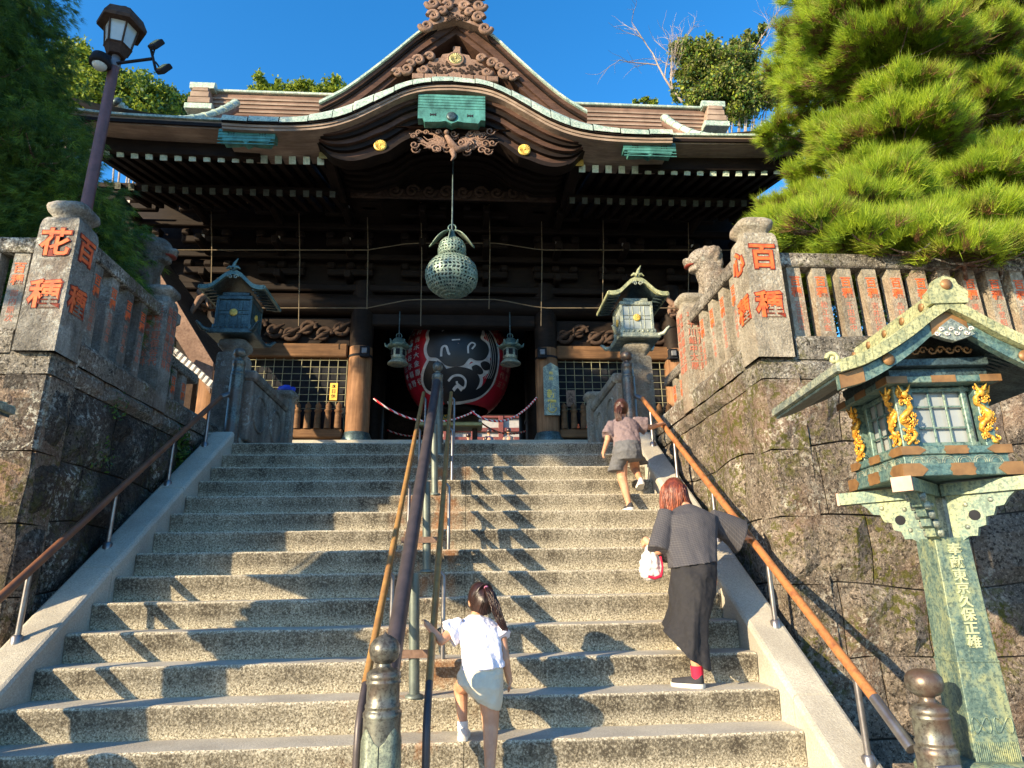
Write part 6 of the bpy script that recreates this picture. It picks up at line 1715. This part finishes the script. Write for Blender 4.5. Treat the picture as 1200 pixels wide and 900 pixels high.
for k in range(190):
    j = lambda w: Vector((rnd.uniform(-w, w), rnd.uniform(-w, w), rnd.uniform(-w, w)*.5))
    pts = [tie+j(.006), A(575, 696, .03)+j(.022), A(581, 712, .01)+j(.026), A(586, 726, .0)+j(.022), A(592, 738, .0)+j(.016)]
    pts = smooth([tuple(p) for p in pts], 4); mb.tube(pts, [.0040*(1-.6*i/(len(pts)-1)) for i in range(len(pts))], 4)
mb.build('ponytail', M['hairD'], t)
mb = MB(); mb.sphere(tie, (.018, .016, .014), 10, 7); mb.build('hair_tie', M['pink'], t)

# -- the child near the top
hip = A(735, 522, 2.28); chest = A(731, 502, 2.38); neck = A(730, 491, 2.44); head = A(728, 479, 2.48)
t = thing('person', 'child in mauve T-shirt and grey shorts high on the steps by the right rail', 'person', (hip.x, 2.2, 2.16))
mb = MB(); Rh = Matrix.Rotation(R(-30), 3, 'Z') @ Matrix.Rotation(R(-18), 3, 'X')
face(t, mb, head, Rh, .88)
mb.capsule(neck, head-UZ*.04, .038, .038); mb.capsule(hip, chest+Vector((0, .01, -.02)), .08, .07); mb.capsule(chest+Vector((-.08, .01, .02)), chest+Vector((.08, .01, .02)), .04, .04); mb.capsule(chest, neck, .04, .036)
shR = A(745, 495, 2.40); hR = at(779, 499, X=2.42)+UZ*.03; elR = A(762, 501, 2.44); wr = hR+(elR-hR).normalized()*.05
mb.capsule(shR, elR, .036, .028); mb.capsule(elR, wr, .028, .021); hand(mb, wr, hR+Vector((.06, .05, -.0)), (0, 0, -1), .068, .5, 1)
shL = A(715, 497, 2.38); elL = A(712, 515, 2.30); wrL = A(707, 531, 2.36); mb.capsule(shL, elL, .036, .028); mb.capsule(elL, wrL, .027, .020); hand(mb, wrL, wrL+Vector((-.01, .01, -.08)), (1, 0, 0), .068, .6, -1)
fL = Vector((1.87, 2.18, 2.16)); kL = A(729, 560, 2.34); aL = fL+UZ*.075
mb.capsule(hip+Vector((-.06, 0, -.02)), kL, .072, .048); mb.capsule(kL, aL, .049, .027); mb.capsule(aL, aL-UZ*.03, .027, .025)
kR = A(744, 549, 2.52); aR = A(750, 561, 2.28); mb.capsule(hip+Vector((.06, 0, -.02)), kR, .072, .048); mb.capsule(kR, aR, .046, .027)
remesh(mb.build('body', M['skin'], t, fix=False), .0055, 3)
mb = MB()
loft(mb, [ring(neck, .055, .05, 0, -.3), ring(A(731, 494, 2.40), .12, .08, 0, -.3), ring(A(731, 499, 2.38), .155, .092, 0, -.2), ring(A(733, 508, 2.33), .135, .10, 0, -.1, fold=.03, nf=7), ring(A(735, 517, 2.30), .135, .11, 0, 0, fold=.04, nf=8), ring(A(735, 523, 2.28), .138, .115, .1, 0, fold=.05, nf=8)])
sleeve(mb, shR-Vector((.03, 0, 0)), shR+(elR-shR)*.70, .06, .075, .0); sleeve(mb, shL+Vector((.03, 0, 0)), shL+(elL-shL)*.85, .06, .07, .0)
remesh(mb.build('t_shirt', M['shirtM'], t, fix=False), .006, 3, .020, .05)
mb = MB()
loft(mb, [ring(A(735, 518, 2.28), .13, .105), ring(A(735, 530, 2.26), .145, .12, fold=.02), ring(A(735, 540, 2.28), .14, .12, 0, 0, fold=.03)])
for k_, q in ((kL, -.062), (kR, .062)): loft(mb, [ring(A(735, 533, 2.28)+UX*q, .082, .10), ring(hip+Vector((q, 0, 0))+(k_-hip)*.72+UX*q*.2, .080, .09), ring(hip+Vector((q, 0, 0))+(k_-hip)*.80+UX*q*.2, .078, .085)])
remesh(mb.build('shorts', M['shortG'], t, fix=False), .006, 3, .015, .05)
shoe(t, fL+Vector((.01, -.06, 0)), fL+Vector((-.01, .14, 0)), .08, M['shoe'], M['sole'], .055)
shoe(t, aR+Vector((.0, -.05, -.06)), aR+Vector((.01, .12, -.10)), .08, M['shoeW'], M['sole'], .055)
mb = MB(); mb.sphere(head+Vector((0, -.010, .012)), (.078*.9, .097*.88, .112*.88), 20, 14, 0, Rh); mb.build('hair_cap', M['hairM'], t)
mb = MB(); rnd = random.Random(13); tie = A(726, 475, 2.40)
for k in range(150):
    a = rnd.uniform(0, 6.283); q = head+Rh @ Vector((.066*math.cos(a), -.02-.045*abs(math.sin(a)), -.01+.07*math.sin(a)))
    mid = (q+tie)/2+(((q+tie)/2)-head).normalized()*.025; mb.tube(smooth([tuple(q), tuple(mid), tuple(tie)], 4), .004, 4)
for k in range(130):
    j = lambda w: Vector((rnd.uniform(-w, w), rnd.uniform(-w, w), rnd.uniform(-w, w)*.5))
    pts = [tie+j(.006), A(725, 482, 2.34)+j(.028), A(725, 491, 2.33)+j(.028), A(725, 500, 2.33)+j(.014)]
    pts = smooth([tuple(p) for p in pts], 4); mb.tube(pts, [.005*(1-.6*i/(len(pts)-1)) for i in range(len(pts))], 4)
mb.build('ponytail', M['hairM'], t)

# -- small people far beyond the gateway
def far_person(px, py, label, top, legs):
    c = at(px, py, Y=24); c.z -= .12; t = thing('person', label, 'person', c-UZ*1.5)
    mb = MB(); mb.sphere(c, (.10, .11, .13), 12, 9); mb.capsule(c-UZ*.1, c-UZ*.25, .06, .07)
    for s in (-1, 1): mb.capsule(c+Vector((s*.2, 0, -.32)), c+Vector((s*.25, .02, -.62)), .055, .045); mb.capsule(c+Vector((s*.25, .02, -.62)), c+Vector((s*.22, -.05, -.88)), .042, .035); mb.capsule(c+Vector((s*.09, 0, -.8)), c+Vector((s*.10, 0, -1.48)), .09, .05)
    mb.capsule(c-UZ*.35, c-UZ*.8, .15, .15); remesh(mb.build('body', M['skin'], t, fix=False), .02, 2)
    mb = MB(); mb.sphere(c+Vector((0, -.015, .03)), (.115, .12, .125), 12, 9); mb.build('hair', M['hairD'], t)
    mb = MB(); loft(mb, [ring(c-UZ*.20, .08, .08), ring(c-UZ*.27, .21, .12), ring(c-UZ*.6, .19, .13), ring(c-UZ*.85, .19, .14)]); mb.build('top', top, t)
    mb = MB(); loft(mb, [ring(c-UZ*.82, .18, .14), ring(c-UZ*1.45, .16, .12)]); mb.build('trousers', legs, t)
far_person(549, 508, 'tiny distant person in a pale blue top beyond the gateway, left of the group', simple('pale_blue_top', (.25, .42, .62), None, 9, .8), M['shortG'])
far_person(573, 503, 'tiny distant person in dark blue standing beyond the gateway', simple('navy_top', (.03, .05, .12), None, 9, .8), M['shortG'])
far_person(570, 512, 'tiny distant person in green beyond the gateway, low behind the landing edge', simple('green_top', (.05, .25, .18), None, 9, .8), M['shortG'])
far_person(596, 502, 'dark distant figure standing at the right side of the gateway', M['shortG'], M['skirtB'])
# ------------------------------------------------------------ trees
def raw_mesh(name, V, F, mats, mi, parent, n=3):
    me = bpy.data.meshes.new(name); nv, nf = len(V), len(F)
    o0 = np.array(ORG.get(parent.name, (0, 0, 0))); V = V-o0
    me.vertices.add(nv); me.vertices.foreach_set('co', V.astype(np.float32).ravel())
    me.loops.add(nf*n); me.loops.foreach_set('vertex_index', F.astype(np.int32).ravel())
    me.polygons.add(nf); me.polygons.foreach_set('loop_start', np.arange(0, nf*n, n, dtype=np.int32))
    for q in mats: me.materials.append(q)
    me.polygons.foreach_set('material_index', mi.astype(np.int32)); me.update(calc_edges=True)
    o = bpy.data.objects.new(name, me); COL.objects.link(o); o.parent = parent; ORG[o.name] = tuple(o0); return o
def leafmat(name, a, b, tr=.35, sc=3):
    k = N(name); col = k.ramp(k.noise(sc, 3), [(.4, b), (.6, a)])
    k.L(col, k.b.inputs['Base Color']); k.b.inputs['Roughness'].default_value = .5; k.b.inputs['Specular IOR Level'].default_value = .3
    tl = k.n('BsdfTranslucent'); k.L(col, tl.inputs[0]); mx = k.n('MixShader'); mx.inputs[0].default_value = tr
    k.L(k.b.outputs[0], mx.inputs[1]); k.L(tl.outputs[0], mx.inputs[2]); k.L(mx.outputs[0], k.t.nodes['Material Output'].inputs[0]); return k.m
def unit(a): return a/np.maximum(1e-9, np.linalg.norm(a, axis=-1, keepdims=True))
def needles(P, D, L, per, w, spread, mi):
    n = len(P); rs = RS
    d = unit(D[:, None, :]+rs.normal(0, spread, (n, per, 3)))
    l = L*rs.uniform(.7, 1.15, (n, per, 1))
    base = P[:, None, :]+rs.normal(0, .012, (n, per, 3)); sd_ = unit(np.cross(d, rs.normal(0, 1, (n, per, 3))))*w/2
    V = np.stack([base-sd_, base+sd_, base+d*l], 2).reshape(-1, 3)
    F = np.arange(len(V)).reshape(-1, 3)
    return V, F, np.repeat(mi, per)
M['bark'] = m_rock('pine_bark', [(.10, .065, .045), (.17, .11, .075), (.24, .17, .12)], scale=2)
M['barkP'] = m_rock('pale_bark', [(.24, .20, .17), (.36, .31, .27), (.48, .43, .38)], scale=2)
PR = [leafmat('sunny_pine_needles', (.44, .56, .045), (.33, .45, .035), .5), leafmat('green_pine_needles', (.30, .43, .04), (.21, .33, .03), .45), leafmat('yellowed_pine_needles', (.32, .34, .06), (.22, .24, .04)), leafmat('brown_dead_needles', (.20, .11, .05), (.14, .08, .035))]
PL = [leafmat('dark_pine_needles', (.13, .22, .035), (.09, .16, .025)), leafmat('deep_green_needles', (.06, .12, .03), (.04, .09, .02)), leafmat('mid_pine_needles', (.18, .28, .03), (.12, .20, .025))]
def pads_pine(name, label, trunk, pads, mats, per, L, w, droop, seed, probs, dens):
    rs = np.random.RandomState(seed); t = thing(name, label, 'pine tree', trunk[0])
    mb = MB(); mb.tube(smooth([tuple(p) for p in trunk], 5), list(np.linspace(.20, .06, (len(trunk)-1)*5+1)), 12); mb.build('trunk', M['bark'], t)
    tr = [Vector(p) for p in trunk]; Ps, Ds, Ms = [], [], []
    mb = MB()
    for (c, rx, ry, rz) in pads:
        c = Vector(c); j = min(range(len(tr)), key=lambda i: abs(tr[i].z-(c.z-.35))); a = tr[j]
        mid = (a+c)/2+Vector((rs.uniform(-.1, .1), rs.uniform(-.1, .1), -.12))
        mb.tube(smooth([tuple(a), tuple(mid), tuple(c-UZ*rz*.4)], 4), [.05, .045, .04, .035, .03, .027, .024, .02, .016], 6)
        for k in range(7):
            an = rs.uniform(0, 6.28); e = c+Vector((rx*.75*math.cos(an), ry*.75*math.sin(an), -rz*.1)); mb.tube([c-UZ*rz*.4, (c+e)/2-UZ*rz*.35, e], [.014, .010, .005], 4)
        n = int(dens*rx*ry*3.3)
        u = rs.uniform(-.35, 1, n) if not droop else rs.uniform(-.9, 1, n); an = rs.uniform(0, 2*np.pi, n); rr = np.sqrt(1-u*u)
        nrm = np.stack([rr*np.cos(an), rr*np.sin(an), u], 1)
        k = rs.uniform(.66, 1.06, (n, 1)); lump = 1+.28*np.sin(nrm[:, :1]*7+c.x*5)*np.cos(nrm[:, 1:2]*6+c.z*3)
        P = np.array(c)+nrm*np.array([rx, ry, rz])*k*lump
        D = unit(nrm*np.array([1.0, 1.0, .6])+np.array([0, 0, -.75 if droop else .75]))
        Ps.append(P); Ds.append(D)
        dead = np.where((u < -.1) & (rs.rand(n) < .35) & (not droop), len(mats)-1, rs.choice(len(probs), n, p=probs)); Ms.append(dead)
    mb.build('branches', M['bark'], t)
    V, F, mi = needles(np.concatenate(Ps), np.concatenate(Ds), L, per, w, .38, np.concatenate(Ms))
    o = raw_mesh('crown', V, F, mats, mi, t); tag(o, kind='stuff')
    return t
rs = np.random.RandomState(21); pads = []
def edge(z): return np.interp(z, [4.3, 4.8, 5.3, 6.0, 7.0, 7.6, 8.4, 9.5, 10.2], [5.0, 4.35, 4.05, 4.55, 4.75, 4.6, 4.7, 5.3, 6.0])
for z in np.arange(4.62, 9.9, .36):
    e = edge(z)+.45; cx = 6.3; r = cx-e
    m_ = max(3, int(r*2.6))
    for i in range(m_):
        x = e+(9.0-e)*(i/m_)**1.0+rs.uniform(-.15, .15)
        for row in range(3):
            y = 1.62+.42*abs(x-5.5)*.35+row*.75+rs.uniform(-.22, .22)+(z-4.6)*.12
            if row and rs.rand() < .25: continue
            if row == 0 and rs.rand() < .10: continue
            s = rs.uniform(.34, .78)
            pads.append(((x, y, z+rs.uniform(-.2, .2)), s, s*.85, s*rs.uniform(.20, .36)))
pads += [((4.6, 1.25, 4.62), .45, .35, .16), ((5.25, 1.15, 4.50), .55, .38, .18), ((5.05, 1.05, 4.32), .36, .30, .15), ((4.05, 1.35, 4.88), .42, .35, .16), ((5.9, 1.2, 4.62), .5, .4, .18), ((3.35, .82, 4.40), .30, .26, .13), ((3.65, .72, 4.24), .32, .26, .13), ((4.02, .68, 4.14), .36, .26, .14), ((4.42, .66, 4.04), .36, .26, .14), ((4.80, .70, 4.10), .34, .26, .14), ((4.2, .95, 4.35), .5, .35, .16), ((5.5, 1.0, 4.42), .5, .34, .16), ((4.9, 1.0, 4.55), .45, .34, .16), ((6.1, 1.05, 4.45), .4, .3, .14), ((4.45, 1.5, 5.25), .4, .36, .16), ((6.6, 1.3, 4.7), .5, .4, .18)]
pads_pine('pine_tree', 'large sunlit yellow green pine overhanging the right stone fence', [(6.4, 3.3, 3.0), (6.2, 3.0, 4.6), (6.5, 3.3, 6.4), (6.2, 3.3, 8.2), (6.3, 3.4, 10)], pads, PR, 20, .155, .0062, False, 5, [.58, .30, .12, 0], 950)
rs = np.random.RandomState(4); pads = []
for z in np.arange(4.0, 9.6, .40):
    e = -np.interp(z, [3.8, 4.5, 5.0, 5.5, 6.2, 7.2, 8.5, 9.6], [2.95, 2.95, 3.05, 3.45, 3.9, 4.35, 4.9, 5.7])-.40
    for i in range(6):
        for row in range(2):
            x = e-i*.44+rs.uniform(-.1, .1); y = 1.95+row*.7+rs.uniform(-.15, .15)+.1*i*0
            s = rs.uniform(.40, .55); pads.append(((x, y, z+rs.uniform(-.15, .15)), s, s*.9, s*.85))
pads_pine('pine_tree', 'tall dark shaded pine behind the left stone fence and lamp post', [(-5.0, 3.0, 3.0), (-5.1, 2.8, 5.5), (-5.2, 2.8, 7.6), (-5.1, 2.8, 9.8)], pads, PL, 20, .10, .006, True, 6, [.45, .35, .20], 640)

def broad_tree(name, label, base, H, blobs, mats, probs, leaf, dens, seed, bark, bare=(), r0=.22):
    rs = np.random.RandomState(seed); base = Vector(base); t = thing(name, label, 'tree', base)
    mb = MB(); top = base+Vector((rs.uniform(-.3, .3), 0, H*.62)); mb.tube([base, (base+top)/2+Vector((.15, 0, 0)), top], [r0, r0*.8, r0*.55], 9); mb.build('trunk', bark, t)
    mb = MB(); V = []; MI = []
    for (c, r) in blobs:
        c = Vector(c); st = base+(top-base)*rs.uniform(.55, 1.0); mid = st+(c-st)*.5+Vector((rs.uniform(-.3, .3), 0, rs.uniform(-.2, .4)))*r*.5
        mb.tube(smooth([tuple(st), tuple(mid), tuple(c)], 4), list(np.linspace(r0*.35, r0*.08, 9)), 5)
        for k in range(6):
            d = rs.normal(0, 1, 3); d /= np.linalg.norm(d); mb.tube([c-Vector(d)*.1, c+Vector(d)*r*.95], [r0*.07, r0*.02], 4)
        n = int(dens*r*r); sub = rs.normal(0, 1, (max(4, n//60), 3)); sub = np.array(c)+unit(sub)*r*rs.uniform(.35, 1, (len(sub), 1))
        pick = rs.randint(0, len(sub), n); P = sub[pick]+rs.normal(0, r*.14, (n, 3))
        a = unit(rs.normal(0, 1, (n, 3))); b = unit(np.cross(a, rs.normal(0, 1, (n, 3)))); s = leaf*rs.uniform(.6, 1.3, (n, 1))
        V.append(np.stack([P-a*s, P+b*s*.55, P+a*s, P-b*s*.55], 1).reshape(-1, 3)); MI.append(rs.choice(len(mats), n, p=probs))
    def twig(p, d, L, r, lvl):
        pts = [p]; q = p.copy(); dd = d.copy()
        for i in range(4):
            dd = (dd+Vector(rs.normal(0, .13, 3))).normalized(); q = q+dd*L/4; pts.append(q.copy())
        mb.tube(pts, list(np.linspace(r, r*.5, 5)), 5)
        if lvl:
            for k in range(4): twig(pts[1+k % 4], (dd+Vector(rs.normal(0, .45, 3))).normalized(), L*.62, r*.5, lvl-1)
    for p, d, L, r in bare: twig(Vector(p), Vector(d).normalized(), L, r, 3)
    mb.build('branches', bark, t)
    V = np.concatenate(V); F = np.arange(len(V)).reshape(-1, 4); tag(raw_mesh('crown', V, F, mats, np.concatenate(MI), t, 4), kind='stuff'); return t
GY_ = [leafmat('lime_leaves', (.30, .36, .035), (.20, .27, .03), .4, 1), leafmat('mid_green_leaves', (.11, .20, .03), (.07, .14, .02), .35, 1), leafmat('blue_green_leaves', (.06, .14, .06), (.04, .10, .04), .3, 1), leafmat('olive_leaves', (.20, .21, .06), (.13, .14, .04), .3, 1)]
B = lambda x, y, r, Y=22: (at(x, y, Y=Y), r)
gb = lambda x, Y: (at(x, 140, Y=Y).x, Y, 3.0)
broad_tree('broadleaf_tree', 'lime green tree showing above the roof just left of the lamp post', gb(95, 22), 20, [B(78, 80, 1.1), B(100, 78, 1.0), B(85, 105, 1.3), B(112, 105, 1.2), B(75, 128, 1.4), B(105, 130, 1.4), B(128, 125, 1.0)], GY_, [.62, .28, .10, 0], .095, 2700, 2, M['barkP'])
broad_tree('broadleaf_tree', 'green tree showing above the left roof corner right of the lamp post', gb(165, 22), 19, [B(150, 100, .9), B(162, 112, 1.1), B(145, 122, 1.0), B(178, 122, 1.0), B(160, 132, 1.2), B(140, 105, .6)], GY_, [.45, .35, .20, 0], .095, 2880, 3, M['barkP'])
broad_tree('broadleaf_tree', 'small dark green tree peeping over the roof beside the left ridge end', gb(212, 24), 21, [B(203, 122, .8, 24), B(222, 124, .7, 24), B(193, 130, .7, 24), B(212, 136, .9, 24)], GY_, [.25, .30, .45, 0], .095, 2880, 5, M['barkP'])
broad_tree('broadleaf_tree', 'yellow green treetops showing over the main ridge left of the gable', gb(355, 24), 21, [B(308, 106, .75, 24), B(325, 112, .7, 24), B(350, 110, .7, 24), B(372, 112, .7, 24), B(392, 106, .7, 24), B(405, 112, .6, 24), B(338, 116, .6, 24)], GY_, [.80, .18, .02, 0], .095, 3420, 7, M['barkP'])
p = at(800, 120, Y=23)
broad_tree('broadleaf_tree', 'airy olive tree with bare pale branches above the right end of the ridge', gb(835, 23), 20,
           [B(800, 62, .8, 23), B(815, 75, 1.1, 23), B(845, 88, 1.3, 23), B(870, 70, 1.0, 23), B(830, 110, 1.3, 23), B(880, 115, 1.2, 23), B(830, 62, .8, 23), B(850, 75, .9, 23), B(812, 85, .9, 23), B(840, 100, 1.1, 23), B(800, 105, .7, 23), B(865, 58, .6, 23), B(880, 45, .5, 23), B(893, 35, .4, 23), B(885, 100, .9, 23), B(900, 112, .9, 23), B(860, 120, 1.2, 23), B(820, 125, 1.0, 23), B(905, 90, .5, 23), B(873, 82, .6, 23)], GY_, [.22, .30, .06, .42], .095, 2700, 9, M['barkP'],
           bare=[(tuple(p), (-.62, 0, 1.0), 3.4, .07), (tuple(at(790, 105, Y=23)), (-.1, 0, 1), 2.6, .05), (tuple(at(870, 100, Y=23)), (.9, 0, 1), 3.4, .05)])
broad_tree('broadleaf_tree', 'tiny green treetop just over the ridge right of the gable', gb(760, 25), 21, [B(757, 121, .45, 25), B(768, 122, .4, 25), B(745, 123, .3, 25)], GY_, [.45, .45, .10, 0], .11, 1900, 10, M['barkP'])
for t_, V_ in FILLER_HEDGES: tag(raw_mesh('foliage', V_, np.arange(len(V_)).reshape(-1, 4), [GY_[2], GY_[1]], RS.randint(0, 2, len(V_)//4), t_, 4), kind='stuff')
# a tree outside the view to the left, whose shade falls on the left pine
rs = np.random.RandomState(8)
bl = [((-8.6+rs.uniform(-1.9, 1.9), -2.6+rs.uniform(-1.5, 1.6), 7.5+rs.uniform(-1.0, 1.0)), rs.uniform(.7, 1.1)) for _ in range(34)]
broad_tree('broadleaf_tree', 'leafy tree standing outside the view to the left, shading the dark pine', (-8.8, -2.4, 0), 12, bl, GY_, [.3, .5, .2, 0], .12, 900, 12, M['barkP'])
# weeds growing from the foot of the left wall and out of the joints
def weeds(name, label, pts, n, h, seed):
    rs = np.random.RandomState(seed); t0 = thing(name, label, 'plant', pts[0]); V = []
    for p in pts:
        P = np.array(p)+rs.normal(0, .05, (n, 3))*np.array([.4, 1.4, 1.2]); a = unit(rs.normal(0, 1, (n, 3))+np.array([.6, -.3, .6])); b = unit(np.cross(a, rs.normal(0, 1, (n, 3)))); s = h*rs.uniform(.5, 1.3, (n, 1))
        V.append(np.stack([P, P+a*s+b*s*.4, P+a*s*2, P+a*s-b*s*.4], 1).reshape(-1, 3))
    V = np.concatenate(V); tag(raw_mesh('leaves', V, np.arange(len(V)).reshape(-1, 4), GY_[1:3], rs.randint(0, 2, len(V)//4), t0, 4), kind='stuff')
weeds('fern_clump', 'green weeds growing between the left curb and the foot of the wall', [at(x, y, X=-2.57) for x, y in ((205, 560), (210, 545), (212, 530), (200, 575), (215, 515), (228, 540))], 90, .030, 3)
weeds('fern_clump', 'small green tuft growing from a joint of the left wall, above the rail', [at(136, 478, X=-2.57)], 60, .018, 4)
weeds('fern_clump', 'small yellowish tuft growing from a joint low on the left wall', [at(122, 538, X=-2.57)], 50, .018, 5)
